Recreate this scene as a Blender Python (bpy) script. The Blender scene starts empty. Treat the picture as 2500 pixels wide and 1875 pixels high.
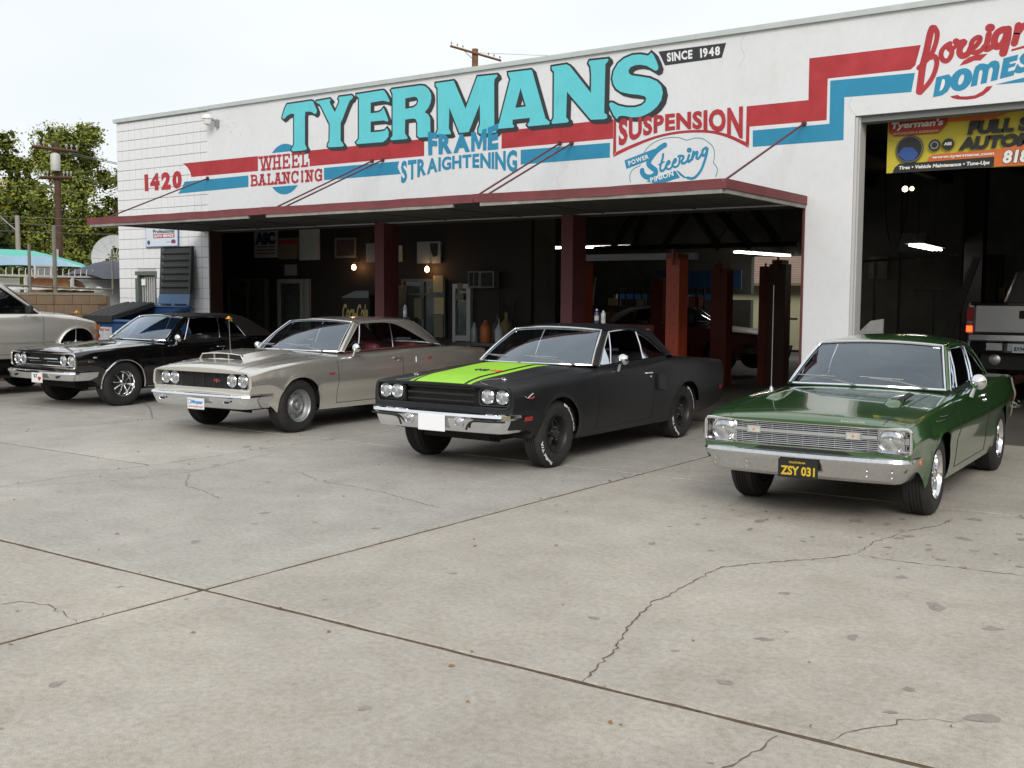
import bpy, bmesh, math, random
from math import sin, cos, pi, sqrt, radians
from mathutils import Vector, Matrix
random.seed(7)
S = bpy.context.scene
COL = S.collection
# ---------------------------------------------------------------- camera, world, sun, exposure
F_, PITCH, ROLL, YAW, HC = 2668.2/2500*36, .0792, .0064, .6173, 1.7324
fwv = Vector((-sin(YAW)*cos(PITCH), cos(YAW)*cos(PITCH), -sin(PITCH)))
r0 = Vector((cos(YAW), sin(YAW), 0)); u0 = r0.cross(fwv)
rv = r0*cos(ROLL)+u0*sin(ROLL); uv = u0*cos(ROLL)-r0*sin(ROLL)
cam = bpy.data.objects.new('camera', bpy.data.cameras.new('camera')); COL.objects.link(cam)
m = Matrix.Identity(4)
for i in range(3): m[i][0], m[i][1], m[i][2] = rv[i], uv[i], -fwv[i]
m[2][3] = HC
cam.matrix_world = m
cam.data.lens = F_; cam.data.sensor_width = 36; cam.data.clip_end = 2000; cam.data.clip_start = .05
S.camera = cam
SUN_EL, SUN_AZ = radians(33), radians(146)     # azimuth clockwise from +Y
w = bpy.data.worlds.new('World'); S.world = w; w.use_nodes = True
nt = w.node_tree; nt.nodes.clear()
out = nt.nodes.new('ShaderNodeOutputWorld'); bg = nt.nodes.new('ShaderNodeBackground')
sky = nt.nodes.new('ShaderNodeTexSky'); sky.sky_type = 'NISHITA'; sky.sun_disc = False
sky.sun_elevation = SUN_EL; sky.sun_rotation = SUN_AZ; sky.dust_density = 3
tc = nt.nodes.new('ShaderNodeTexCoord'); ns = nt.nodes.new('ShaderNodeTexNoise')
ns.inputs['Scale'].default_value = 1.6; ns.inputs['Detail'].default_value = 3
mp = nt.nodes.new('ShaderNodeMapping'); mp.inputs['Scale'].default_value = (1, 1, 3)
rmp = nt.nodes.new('ShaderNodeValToRGB')
rmp.color_ramp.elements[0].position = .35; rmp.color_ramp.elements[0].color = (6.5, 6.95, 7.15, 1)
rmp.color_ramp.elements[1].position = .62; rmp.color_ramp.elements[1].color = (7.7, 7.8, 7.85, 1)
mx = nt.nodes.new('ShaderNodeMixRGB'); mx.inputs[0].default_value = .87
nt.links.new(tc.outputs['Generated'], mp.inputs[0]); nt.links.new(mp.outputs[0], ns.inputs[0])
nt.links.new(ns.outputs[0], rmp.inputs[0]); nt.links.new(sky.outputs[0], mx.inputs[1]); nt.links.new(rmp.outputs[0], mx.inputs[2])
nt.links.new(mx.outputs[0], bg.inputs[0]); bg.inputs[1].default_value = .1; nt.links.new(bg.outputs[0], out.inputs[0])
sl = bpy.data.lights.new('sun', 'SUN'); sl.energy = 1.3; sl.angle = radians(26); sl.color = (1, .95, .88)
so = bpy.data.objects.new('sun', sl); COL.objects.link(so)
sd = Vector((sin(SUN_AZ)*cos(SUN_EL), cos(SUN_AZ)*cos(SUN_EL), sin(SUN_EL)))
so.rotation_euler = sd.to_track_quat('Z', 'Y').to_euler(); so.location = (0, 0, 30)
S.view_settings.view_transform = 'Standard'; S.view_settings.look = 'None'
S.view_settings.exposure = 0.48; S.view_settings.gamma = 1
S.cycles.max_bounces = 8; S.cycles.transparent_max_bounces = 16

# ---------------------------------------------------------------- materials
MATS = {}
def mat(name, col=(.5, .5, .5), rough=.6, metal=0, coat=0, emit=None, es=1, spec=.5, var=0, vscale=6, bump=0, bscale=60, alpha=1, col2=None, dirt=0):
    if name in MATS: return MATS[name]
    m = bpy.data.materials.new(name); m.use_nodes = True; nt = m.node_tree; b = nt.nodes['Principled BSDF']
    b.inputs['Base Color'].default_value = (*col, 1); b.inputs['Roughness'].default_value = rough
    b.inputs['Metallic'].default_value = metal; b.inputs['Coat Weight'].default_value = coat
    b.inputs['Coat Roughness'].default_value = .03; b.inputs['Specular IOR Level'].default_value = spec
    if alpha < 1: b.inputs['Alpha'].default_value = alpha
    if emit: b.inputs['Emission Color'].default_value = (*emit, 1); b.inputs['Emission Strength'].default_value = es
    if var or bump:
        t = nt.nodes.new('ShaderNodeTexCoord'); n = nt.nodes.new('ShaderNodeTexNoise')
        n.inputs['Scale'].default_value = vscale; n.inputs['Detail'].default_value = 6; n.inputs['Roughness'].default_value = .65
        nt.links.new(t.outputs['Object'], n.inputs['Vector'])
        if var:
            r = nt.nodes.new('ShaderNodeValToRGB'); c2 = col2 or tuple(c*(1+var) for c in col)
            r.color_ramp.elements[0].position = .3; r.color_ramp.elements[0].color = (*[c*(1-var) for c in col], 1)
            r.color_ramp.elements[1].position = .7; r.color_ramp.elements[1].color = (*c2, 1)
            nt.links.new(n.outputs[0], r.inputs[0]); nt.links.new(r.outputs[0], b.inputs['Base Color'])
            if rough < .9:
                mr = nt.nodes.new('ShaderNodeMapRange'); mr.inputs[3].default_value = max(rough-.06, .02); mr.inputs[4].default_value = rough+.08
                nt.links.new(n.outputs[0], mr.inputs[0]); nt.links.new(mr.outputs[0], b.inputs['Roughness'])
        if bump:
            n2 = nt.nodes.new('ShaderNodeTexNoise'); n2.inputs['Scale'].default_value = bscale; n2.inputs['Detail'].default_value = 4
            nt.links.new(t.outputs['Object'], n2.inputs['Vector'])
            bp = nt.nodes.new('ShaderNodeBump'); bp.inputs['Strength'].default_value = bump; bp.inputs['Distance'].default_value = .01
            nt.links.new(n2.outputs[0], bp.inputs['Height']); nt.links.new(bp.outputs[0], b.inputs['Normal'])
    MATS[name] = m; return m
def glassmat(name, tint=(.5, .55, .56), refl=.12):
    if name in MATS: return MATS[name]
    m = bpy.data.materials.new(name); m.use_nodes = True; nt = m.node_tree; nt.nodes.clear()
    o = nt.nodes.new('ShaderNodeOutputMaterial'); tr = nt.nodes.new('ShaderNodeBsdfTransparent'); gl = nt.nodes.new('ShaderNodeBsdfGlossy')
    mix = nt.nodes.new('ShaderNodeMixShader'); fr = nt.nodes.new('ShaderNodeFresnel'); fr.inputs[0].default_value = 1.5
    ad = nt.nodes.new('ShaderNodeMath'); ad.operation = 'ADD'; ad.inputs[1].default_value = refl; ad.use_clamp = True
    tr.inputs[0].default_value = (*tint, 1); gl.inputs['Roughness'].default_value = .02; gl.inputs[0].default_value = (.80, .90, 1, 1)
    nt.links.new(fr.outputs[0], ad.inputs[0]); nt.links.new(ad.outputs[0], mix.inputs[0])
    nt.links.new(tr.outputs[0], mix.inputs[1]); nt.links.new(gl.outputs[0], mix.inputs[2]); nt.links.new(mix.outputs[0], o.inputs[0])
    MATS[name] = m; return m
M = dict(
 chrome=mat('chrome', (.82, .83, .85), .09, 1, var=.06, vscale=9),
 chrome2=mat('aged_chrome', (.62, .63, .65), .22, 1, var=.12, vscale=14),
 rubber=mat('tyre_rubber', (.018, .018, .018), .75, var=.3, vscale=12),
 black=mat('flat_black', (.012, .012, .012), .7),
 dark=mat('dark_grille', (.02, .02, .021), .45),
 gloss_black=mat('gloss_black', (.006, .006, .007), .12, coat=1),
 lens=mat('headlamp_lens', (.50, .52, .54), .12, .8, coat=1, var=.4, vscale=22),
 amber=mat('amber_lens', (.75, .22, .02), .2, coat=.6), redl=mat('red_lens', (.35, .015, .02), .2, coat=.6),
 gsilver=mat('grille_silver', (.55, .56, .57), .38, .8),
 white=mat('white_plastic', (.8, .8, .8), .5), wpaint=mat('white_letter', (.78, .78, .76), .6),
 steel=mat('steel', (.45, .45, .46), .35, .9, var=.1, vscale=20), greysteel=mat('grey_steel_wheel', (.3, .31, .32), .4, .6),
 glass=glassmat('window_glass', (.66, .70, .72), .05), glass2=glassmat('shield_glass', (.45, .51, .55), .19), clear=glassmat('clear_glass', (.74, .78, .79), .05), clear2=glassmat('shield_glass_clear', (.66, .71, .73), .13),
 seat_black=mat('black_vinyl', (.03, .03, .032), .55), seat_red=mat('red_vinyl', (.085, .012, .018), .5),
)
# ---------------------------------------------------------------- mesh helpers
class MB:
    def __init__(s): s.v = []; s.f = []; s.mi = []; s.cur = 0
    def add(s, vs, fs):
        n = len(s.v); s.v += [tuple(v) for v in vs]; s.f += [tuple(i+n for i in f) for f in fs]; s.mi += [s.cur]*len(fs); return s
    def box(s, c, d, rz=0, R=None):
        x, y, z = d[0]/2, d[1]/2, d[2]/2; vs = []
        for a, b, e in ((-1,-1,-1),(1,-1,-1),(1,1,-1),(-1,1,-1),(-1,-1,1),(1,-1,1),(1,1,1),(-1,1,1)):
            p = Vector((a*x, b*y, e*z))
            if R is not None: p = R @ p
            elif rz: p = Vector((p.x*cos(rz)-p.y*sin(rz), p.x*sin(rz)+p.y*cos(rz), p.z))
            vs.append((p.x+c[0], p.y+c[1], p.z+c[2]))
        return s.add(vs, [(0,3,2,1),(4,5,6,7),(0,1,5,4),(1,2,6,5),(2,3,7,6),(3,0,4,7)])
    def bx(s, x0, x1, y0, y1, z0, z1): return s.box(((x0+x1)/2, (y0+y1)/2, (z0+z1)/2), (abs(x1-x0), abs(y1-y0), abs(z1-z0)))
    def tube(s, pts, r, n=6, cap=True, closed=False):
        pts = [Vector(p) for p in pts]; rings = []; N = len(pts)
        rr = r if isinstance(r, (list, tuple)) else [r]*N; up0 = None
        for i, p in enumerate(pts):
            a = pts[(i-1) % N] if (i or closed) else p; b = pts[(i+1) % N] if (i < N-1 or closed) else p
            t = (b-a).normalized()
            up = up0 if up0 is not None else (Vector((0, 0, 1)) if abs(t.z) < .9 else Vector((1, 0, 0)))
            u = t.cross(up); u = u.normalized() if u.length > 1e-6 else Vector((1,0,0)); v = u.cross(t).normalized(); up0 = v
            rings.append([p+u*rr[i]*cos(2*pi*k/n)+v*rr[i]*sin(2*pi*k/n) for k in range(n)])
        vs = [q for g in rings for q in g]; fs = []
        for i in range(N-1 + (1 if closed else 0)):
            j = (i+1) % N
            for k in range(n): fs.append((i*n+k, i*n+(k+1) % n, j*n+(k+1) % n, j*n+k))
        if cap and not closed: fs += [tuple(range(n))[::-1], tuple((N-1)*n+k for k in range(n))]
        return s.add(vs, fs)
    def lathe(s, prof, c=(0,0,0), axis='y', n=32, a0=0, a1=2*pi, sgn=1):
        """prof: (radius, along); axis along y/x/z; sgn flips the along direction"""
        full = abs(a1-a0-2*pi) < 1e-6; cols = n if full else n+1; vs = []
        for i in range(cols):
            a = a0+(a1-a0)*i/n
            for r, h in prof:
                u, v, h2 = r*cos(a), r*sin(a), h*sgn
                p = (u, h2, v) if axis == 'y' else (h2, u, v) if axis == 'x' else (u, v, h2)
                vs.append((p[0]+c[0], p[1]+c[1], p[2]+c[2]))
        k = len(prof); fs = []
        for i in range(n):
            j = (i+1) % cols
            for q in range(k-1): fs.append((i*k+q, j*k+q, j*k+q+1, i*k+q+1))
        return s.add(vs, fs)
    def grid(s, rows, closed=False):
        n = len(rows[0]); vs = [p for r in rows for p in r]; fs = []
        for i in range(len(rows)-1):
            for j in range(n-1): fs.append((i*n+j, i*n+j+1, (i+1)*n+j+1, (i+1)*n+j))
            if closed: fs.append((i*n+n-1, i*n, (i+1)*n, (i+1)*n+n-1))
        return s.add(vs, fs)
    def prism(s, poly, fn0, fn1):
        """poly: 2D pts; fn0/fn1 map (a,b)->3D for front and back"""
        n = len(poly); vs = [fn0(*p) for p in poly]+[fn1(*p) for p in poly]
        return s.add(vs, [tuple(range(n)), tuple(range(2*n-1, n-1, -1))]+[(i, (i+1) % n, n+(i+1) % n, n+i) for i in range(n)])
    def build(s, name, mats, parent=None, smooth=False, loc=None, rz=0, warp=None, recalc=False, bevel=0, **props):
        me = bpy.data.meshes.new(name); v = s.v if warp is None else [warp(*p) for p in s.v]
        me.from_pydata(v, [], s.f)
        if not isinstance(mats, (list, tuple)): mats = [mats]
        for q in mats: me.materials.append(q if not isinstance(q, str) else M[q])
        if len(mats) > 1: me.polygons.foreach_set('material_index', s.mi)
        if recalc:
            b = bmesh.new(); b.from_mesh(me); bmesh.ops.remove_doubles(b, verts=b.verts, dist=1e-5); bmesh.ops.recalc_face_normals(b, faces=b.faces); b.to_mesh(me); b.free()
        if bevel:
            b = bmesh.new(); b.from_mesh(me); bmesh.ops.bevel(b, geom=[e for e in b.edges if len(e.link_faces) == 2 and e.calc_face_angle(0) > .6], offset=bevel, segments=1, affect='EDGES'); b.to_mesh(me); b.free()
        if smooth:
            me.polygons.foreach_set('use_smooth', [True]*len(me.polygons))
            try: me.set_sharp_from_angle(angle=radians(smooth if smooth is not True else 40))
            except Exception: pass
        me.update()
        o = bpy.data.objects.new(name, me); COL.objects.link(o)
        if parent is not None: o.parent = parent
        if loc is not None: o.location = loc
        if rz: o.rotation_euler[2] = rz
        for k, q in props.items(): o[k] = q
        return o
def thing(name, label, cat, loc=(0,0,0), rz=0, group=None):
    o = bpy.data.objects.new(name, None); COL.objects.link(o); o.location = loc; o.rotation_euler[2] = rz
    o['label'] = label; o['category'] = cat
    if group: o['group'] = group
    return o
def tag(o, label, cat, group=None):
    o['label'] = label; o['category'] = cat
    if group: o['group'] = group
    return o
def inst(o, name, parent=None, loc=(0,0,0), rz=0, scale=None):
    c = o.copy(); c.name = name; COL.objects.link(c); c.parent = parent; c.location = loc; c.rotation_euler[2] = rz
    if scale: c.scale = scale
    return c
def K(keys):
    """monotone-ish cubic interpolation through (x, value) keys"""
    keys = sorted(keys); xs = [k[0] for k in keys]; ys = [k[1] for k in keys]; n = len(xs)
    if n == 1: return lambda x: ys[0]
    d = [(ys[i+1]-ys[i])/(xs[i+1]-xs[i]) for i in range(n-1)]
    t = [d[0]]+[0 if d[i-1]*d[i] <= 0 else 2*d[i-1]*d[i]/(d[i-1]+d[i]) for i in range(1, n-1)]+[d[-1]]
    def f(x):
        if x <= xs[0]: return ys[0]
        if x >= xs[-1]: return ys[-1]
        i = max(j for j in range(n-1) if xs[j] <= x); h = xs[i+1]-xs[i]; u = (x-xs[i])/h
        return (2*u**3-3*u*u+1)*ys[i]+(u**3-2*u*u+u)*h*t[i]+(-2*u**3+3*u*u)*ys[i+1]+(u**3-u*u)*h*t[i+1]
    return f
def curve_pts(keys, n):
    """resample a 3D polyline with Catmull-Rom"""
    P = [Vector(k) for k in keys]; P = [P[0]*2-P[1]]+P+[P[-1]*2-P[-2]]; L = [0]
    for i in range(2, len(P)-1): L.append(L[-1]+(P[i]-P[i-1]).length)
    out = []
    for k in range(n+1):
        s = L[-1]*k/n; i = 0
        while i < len(L)-2 and s > L[i+1]: i += 1
        u = (s-L[i])/(L[i+1]-L[i]); a, b, c, d = P[i:i+4]
        out.append(.5*((2*b)+(c-a)*u+(2*a-5*b+4*c-d)*u*u+(3*b-a-3*c+d)*u**3))
    return out
def lerp(a, b, t): return a+(b-a)*t
_tc = {}
def text_geo(txt, bold=0, space=1, shear=0):
    """built-in font as flat geometry, scaled so that capitals are 1 high; returns (verts2d, faces, width)"""
    key = (txt, bold, space, shear)
    if key in _tc: return _tc[key]
    c = bpy.data.curves.new('t', 'FONT'); c.body = txt; c.size = 1; c.offset = bold; c.space_character = space; c.shear = shear
    c.resolution_u = 3; c.fill_mode = 'FRONT' if hasattr(c, 'fill_mode') else 'FRONT'
    o = bpy.data.objects.new('t', c); COL.objects.link(o)
    dg = bpy.context.evaluated_depsgraph_get(); me = bpy.data.meshes.new_from_object(o.evaluated_get(dg))
    vs = [(v.co.x, v.co.y) for v in me.vertices]; fs = [tuple(p.vertices) for p in me.polygons]
    bpy.data.objects.remove(o); bpy.data.curves.remove(c); bpy.data.meshes.remove(me)
    x0 = min(v[0] for v in vs); x1 = max(v[0] for v in vs); y0 = min(v[1] for v in vs); y1 = max(v[1] for v in vs)
    r = ([((v[0]-x0)/(x1-x0), (v[1]-y0)/(y1-y0)) for v in vs], fs, (x1-x0)/(y1-y0))
    _tc[key] = r; return r
def text_obj(name, txt, m, fn, parent, bold=0, space=1, shear=0, **kw):
    """fn(u,v in 0..1) -> 3D point"""
    vs, fs, wd = text_geo(txt, bold, space, shear); b = MB(); b.add([fn(u, v) for u, v in vs], fs)
    return b.build(name, m, parent, **kw)
# ---------------------------------------------------------------- painted lettering outlines on the facade (x, z in mm)
BIG={
'T':([(-15057,5199),(-14445,5203),(-14396,5188),(-14355,5121),(-14304,5029),(-14305,4995),(-14336,4968),(-14377,4982),(-14419,5010),(-14489,5026),(-14594,5031),(-14605,4948),(-14611,4457),(-14595,4426),(-14560,4379),(-14581,4356),(-14695,4352),(-14924,4353),(-14953,4378),(-14938,4406),(-14894,4448),(-14882,4517),(-14875,5022),(-14966,5028),(-15053,5008),(-15126,4960),(-15155,4952),(-15184,4975),(-15169,5018),(-15124,5114),(-15087,5170)],[]),
'Y':([(-14305,5184),(-13976,5193),(-13955,5175),(-13987,5154),(-13976,5119),(-13858,4944),(-13747,5111),(-13740,5144),(-13766,5180),(-13752,5203),(-13453,5201),(-13420,5175),(-13440,5148),(-13493,5125),(-13560,5027),(-13682,4809),(-13723,4760),(-13725,4448),(-13679,4406),(-13648,4366),(-13672,4348),(-13997,4358),(-14035,4385),(-14024,4423),(-13989,4444),(-13980,4758),(-14020,4819),(-14196,5096),(-14237,5134),(-14306,5165)],[]),
'E':([(-13335,5206),(-12731,5213),(-12693,5200),(-12631,5115),(-12575,5022),(-12606,5011),(-12656,5030),(-12732,5046),(-12897,5044),(-13009,5040),(-13013,4854),(-12846,4853),(-12770,4869),(-12713,4915),(-12669,4832),(-12607,4706),(-12626,4687),(-12708,4715),(-12860,4719),(-13011,4722),(-13014,4533),(-12797,4527),(-12683,4536),(-12639,4570),(-12601,4511),(-12608,4433),(-12658,4386),(-12734,4354),(-13327,4366),(-13347,4391),(-13281,4443),(-13276,5142),(-13335,5185)],[]),
'R':([(-12540,5195),(-12522,5208),(-11899,5206),(-11804,5187),(-11721,5124),(-11673,5048),(-11668,4976),(-11685,4906),(-11733,4829),(-11813,4765),(-11732,4721),(-11691,4655),(-11685,4456),(-11738,4361),(-11924,4367),(-11960,4397),(-11960,4606),(-11996,4672),(-12044,4690),(-12233,4688),(-12239,4455),(-12197,4406),(-12178,4377),(-12203,4365),(-12537,4370),(-12555,4393),(-12505,4440),(-12503,5131)],[[(-12229,5035),(-12044,5044),(-11983,5034),(-11947,4994),(-11941,4948),(-11971,4897),(-12044,4863),(-12229,4855)]]),
'M':([(-11568,5207),(-11197,5207),(-10952,4735),(-10714,5220),(-10331,5209),(-10325,5187),(-10379,5150),(-10389,5082),(-10380,4384),(-10336,4338),(-10357,4322),(-10665,4329),(-10687,4349),(-10687,4410),(-10654,4468),(-10662,4808),(-10888,4374),(-11075,4375),(-11288,4810),(-11299,4460),(-11264,4404),(-11253,4376),(-11276,4369),(-11538,4381),(-11549,4409),(-11520,4461),(-11527,5131),(-11568,5171)],[]),
'A':([(-10110,5216),(-9686,5211),(-9665,5196),(-9412,4452),(-9335,4396),(-9345,4363),(-9719,4366),(-9740,4388),(-9699,4436),(-9695,4494),(-10025,4493),(-10030,4421),(-9998,4389),(-10008,4373),(-10303,4376),(-10325,4403),(-10276,4468),(-10067,5114),(-10105,5186)],[[(-9876,4971),(-9769,4665),(-9979,4662)]]),
'N':([(-9298,5213),(-9039,5217),(-8980,5184),(-8600,4744),(-8599,5012),(-8615,5143),(-8649,5195),(-8634,5223),(-8321,5215),(-8315,5195),(-8366,5144),(-8376,4442),(-8328,4410),(-8323,4373),(-8370,4357),(-8599,4369),(-9029,4826),(-9040,4436),(-8999,4400),(-8994,4375),(-9019,4364),(-9279,4366),(-9294,4392),(-9255,4455),(-9257,5134),(-9298,5180)],[]),
'S':([(-7608,5215),(-7575,5183),(-7526,5093),(-7492,5006),(-7502,4970),(-7534,4959),(-7577,4987),(-7674,5045),(-7772,5073),(-7870,5077),(-7946,5057),(-7978,5014),(-7967,4965),(-7922,4932),(-7802,4905),(-7628,4862),(-7509,4803),(-7439,4730),(-7416,4635),(-7441,4535),(-7503,4457),(-7598,4391),(-7727,4346),(-7835,4337),(-7923,4345),(-7989,4365),(-8056,4380),(-8123,4377),(-8156,4341),(-8201,4389),(-8259,4490),(-8288,4560),(-8266,4582),(-8227,4573),(-8136,4522),(-7991,4484),(-7859,4472),(-7751,4490),(-7687,4531),(-7671,4586),(-7699,4621),(-7786,4649),(-7951,4680),(-8095,4723),(-8174,4778),(-8220,4850),(-8238,4928),(-8217,5031),(-8146,5128),(-8047,5187),(-7916,5219),(-7785,5213),(-7655,5178)],[]),
}
POLYS={
'blue':[[(-8022,3732),(-7518,3868),(-7654,3698),(-7987,3607)],[(-7660,3409),(-7199,3536),(-7121,3432),(-7233,3409),(-7444,3355)],[(-3704,4211),(-3673,4448),(-3528,4469),(-3497,4432),(-3492,4386),(-3503,4320),(-3533,4264),(-3597,4224)],[(-3272,4291),(-3241,4476),(-3221,4526),(-3181,4551),(-3138,4553),(-3090,4534),(-3051,4565),(-3002,4572),(-2964,4549),(-2951,4502),(-2972,4343),(-3048,4331),(-3026,4465),(-3036,4496),(-3061,4492),(-3072,4464),(-3091,4320),(-3160,4311),(-3140,4452),(-3150,4479),(-3175,4472),(-3183,4444),(-3200,4302)],[(-2947,4350),(-2913,4585),(-2754,4610),(-2763,4544),(-2841,4534),(-2847,4509),(-2774,4517),(-2785,4480),(-2854,4465),(-2858,4424),(-2783,4435),(-2793,4375)],[(-2991,4290),(-2629,4344),(-1900,4420),(-1890,4370),(-2627,4283),(-2899,4286)],[(-7183,3535),(-7152,3530),(-7046,3445),(-6983,3413),(-7056,3422),(-7119,3463)]],
'white':[[(-3631,4274),(-3603,4411),(-3591,4417),(-3574,4408),(-3569,4367),(-3578,4328),(-3599,4290)]],
'red':[[(-3409,4554),(-3366,4609),(-3298,4646),(-3217,4663),(-3092,4660),(-3170,4589),(-3239,4597),(-3314,4570)],[(-3505,4201),(-3419,4211),(-3383,4189),(-3312,4182),(-3218,4186),(-3137,4224),(-3090,4274),(-3021,4278),(-3057,4228),(-3123,4176),(-3210,4146),(-3311,4142),(-3413,4156),(-3472,4175)],[(-2834,4655),(-2829,4680),(-2644,4715),(-2000,4790),(-2300,4720),(-2643,4683)]],
}
STROKES=[
('blue',75,[(-7369,3904),(-7454,3863),(-7538,3794),(-7611,3705),(-7621,3648),(-7566,3598),(-7512,3557),(-7516,3500),(-7596,3467),(-7672,3481),(-7722,3531),(-7728,3570)]),
('blue',34,[(-7393,3779),(-7398,3728),(-7418,3664),(-7436,3590),(-7421,3542),(-7384,3553),(-7352,3580),(-7343,3612)]),
('blue',20,[(-7460,3633),(-7375,3670)]),
('blue',30,[(-7353,3603),(-7301,3637),(-7285,3664),(-7307,3677),(-7338,3630),(-7337,3579),(-7289,3562),(-7237,3605)]),
('blue',30,[(-7248,3625),(-7196,3658),(-7186,3686),(-7202,3701),(-7233,3652),(-7237,3605),(-7195,3584),(-7143,3618),(-7129,3710)]),
('blue',34,[(-7151,3730),(-7125,3737),(-7073,3724),(-7082,3688),(-7102,3652),(-7081,3628),(-7040,3639),(-6999,3673)]),
('blue',36,[(-6985,3737),(-7004,3674),(-6988,3645),(-6953,3670)]),
('blue',36,[(-6919,3778),(-6938,3697),(-6942,3665),(-6918,3723),(-6878,3771),(-6858,3765),(-6871,3692),(-6840,3681),(-6796,3733)]),
('blue',38,[(-6727,3820),(-6772,3796),(-6786,3742),(-6765,3713),(-6725,3746),(-6707,3818),(-6715,3746),(-6753,3620),(-6801,3513),(-6871,3435),(-6932,3410),(-7004,3424)]),
('blue',70,[(-6989,3806),(-6980,3803)]),
('teal',10,[(-7917,3414),(-7930,3486),(-7909,3562),(-7849,3611),(-7773,3634),(-7760,3657)]),
('teal',10,[(-7700,3824),(-7647,3887),(-7541,3954),(-7403,3995),(-7266,4003),(-7140,3989),(-7026,3948),(-6903,3966),(-6801,3953),(-6719,3910),(-6637,3840),(-6600,3756),(-6603,3656),(-6610,3606),(-6565,3549),(-6551,3489),(-6577,3408)]),
('red',85,[(-3743,5042),(-3767,4969),(-3800,4780),(-3834,4630),(-3847,4531),(-3869,4298)]),
('red',60,[(-3717,5049),(-3683,4984),(-3686,4899),(-3709,4809),(-3748,4720),(-3815,4648),(-3886,4586)]),
('red',60,[(-3741,4693),(-3705,4702),(-3681,4666),(-3675,4598),(-3704,4488),(-3760,4387),(-3855,4283)]),
('red',60,[(-3528,4832),(-3579,4806),(-3619,4758),(-3627,4699),(-3599,4643),(-3553,4631),(-3516,4672),(-3502,4730),(-3520,4779)]),
('red',80,[(-3533,4787),(-3513,4764)]),
('red',75,[(-3461,4850),(-3425,4826),(-3362,4831),(-3398,4783),(-3415,4733),(-3401,4685),(-3362,4667),(-3312,4694),(-3283,4756)]),
('red',50,[(-3512,4758),(-3475,4780),(-3444,4815)]),
('red',60,[(-3282,4736),(-3233,4763),(-3191,4816),(-3186,4854),(-3218,4865),(-3267,4832),(-3284,4769),(-3269,4708),(-3224,4690),(-3168,4709),(-3133,4750)]),
('red',70,[(-3088,4887),(-3103,4792),(-3119,4729),(-3094,4713),(-3045,4739)]),
('red',95,[(-3085,4961),(-3069,4957)]),
('red',80,[(-2881,4911),(-2936,4918),(-2990,4893),(-3018,4839),(-3022,4775),(-3002,4734),(-2959,4735),(-2924,4769),(-2890,4842)]),
('red',95,[(-2881,4911),(-2888,4797),(-2919,4650)]),
('red',80,[(-2767,4944),(-2781,4840),(-2801,4747)]),
('red',80,[(-2776,4859),(-2730,4916),(-2677,4941)]),
('red',80,[(-2640,4915),(-2625,4880),(-2640,4800),(-2600,4770),(-2540,4800)]),
]
# ---------------------------------------------------------------- setting: ground and concrete slabs
D = 14.1
def concrete(name, base):
    m = bpy.data.materials.new(name); m.use_nodes = True; nt = m.node_tree; b = nt.nodes['Principled BSDF']; L = nt.links.new
    g = nt.nodes.new('ShaderNodeNewGeometry')
    def noise(sc, det=5, ro=.6, dist=0):
        n = nt.nodes.new('ShaderNodeTexNoise'); n.inputs['Scale'].default_value = sc; n.inputs['Detail'].default_value = det
        n.inputs['Roughness'].default_value = ro; n.inputs['Distortion'].default_value = dist; L(g.outputs['Position'], n.inputs['Vector']); return n.outputs[0]
    def ramp(src, p0, c0, p1, c1):
        r = nt.nodes.new('ShaderNodeValToRGB'); e = r.color_ramp.elements; e[0].position = p0; e[0].color = (*c0, 1); e[1].position = p1; e[1].color = (*c1, 1); L(src, r.inputs[0]); return r.outputs[0]
    def mult(a, c, f=1):
        x = nt.nodes.new('ShaderNodeMixRGB'); x.blend_type = 'MULTIPLY'; x.inputs[0].default_value = f; L(a, x.inputs[1]); L(c, x.inputs[2]); return x.outputs[0]
    c = ramp(noise(.45, 4, .6, .4), .3, [v*.86 for v in base], .7, [v*1.10 for v in base])
    c = mult(c, ramp(noise(2.2, 8, .7, .3), .3, (.86, .85, .83), .62, (1.04, 1.04, 1.04)))
    c = mult(c, ramp(noise(26, 6, .75), .35, (.80, .78, .75), .6, (1.06, 1.06, 1.06)))
    c = mult(c, ramp(noise(190, 3, .6), .3, (.70, .69, .67), .65, (1.16, 1.16, 1.16)))
    # grime of the parking rows: the slabs beyond the second joint are greyer and dirtier
    sx = nt.nodes.new('ShaderNodeSeparateXYZ'); L(g.outputs['Position'], sx.inputs[0]); ma = nt.nodes.new('ShaderNodeMath'); ma.operation = 'MULTIPLY_ADD'; L(noise(.7, 5, .65), ma.inputs[0]); ma.inputs[1].default_value = 5.5; L(sx.outputs[1], ma.inputs[2])
    mr = nt.nodes.new('ShaderNodeMapRange'); mr.inputs[1].default_value = 8; mr.inputs[2].default_value = 13.5; L(ma.outputs[0], mr.inputs[0])
    c = mult(c, ramp(mr.outputs[0], 0, (1, 1, 1), 1, (.82, .83, .84)))
    c = mult(c, ramp(noise(.9, 7, .75, 1.2), .56, (1, 1, 1), .70, (.86, .85, .83)))
    c = mult(c, ramp(noise(.6, 6, .7, .8), .30, (1.10, 1.10, 1.10), .42, (1, 1, 1)))
    L(c, b.inputs['Base Color']); b.inputs['Roughness'].default_value = .78
    bp = nt.nodes.new('ShaderNodeBump'); bp.inputs['Strength'].default_value = .35; bp.inputs['Distance'].default_value = .004
    L(noise(150, 5, .7), bp.inputs['Height']); L(bp.outputs[0], b.inputs['Normal']); return m
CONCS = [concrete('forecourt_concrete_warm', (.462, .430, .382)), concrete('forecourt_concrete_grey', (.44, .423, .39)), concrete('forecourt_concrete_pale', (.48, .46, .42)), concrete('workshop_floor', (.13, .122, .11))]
JOINT = mat('joint_dirt', (.095, .066, .040), .9, var=.6, vscale=30)
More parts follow.
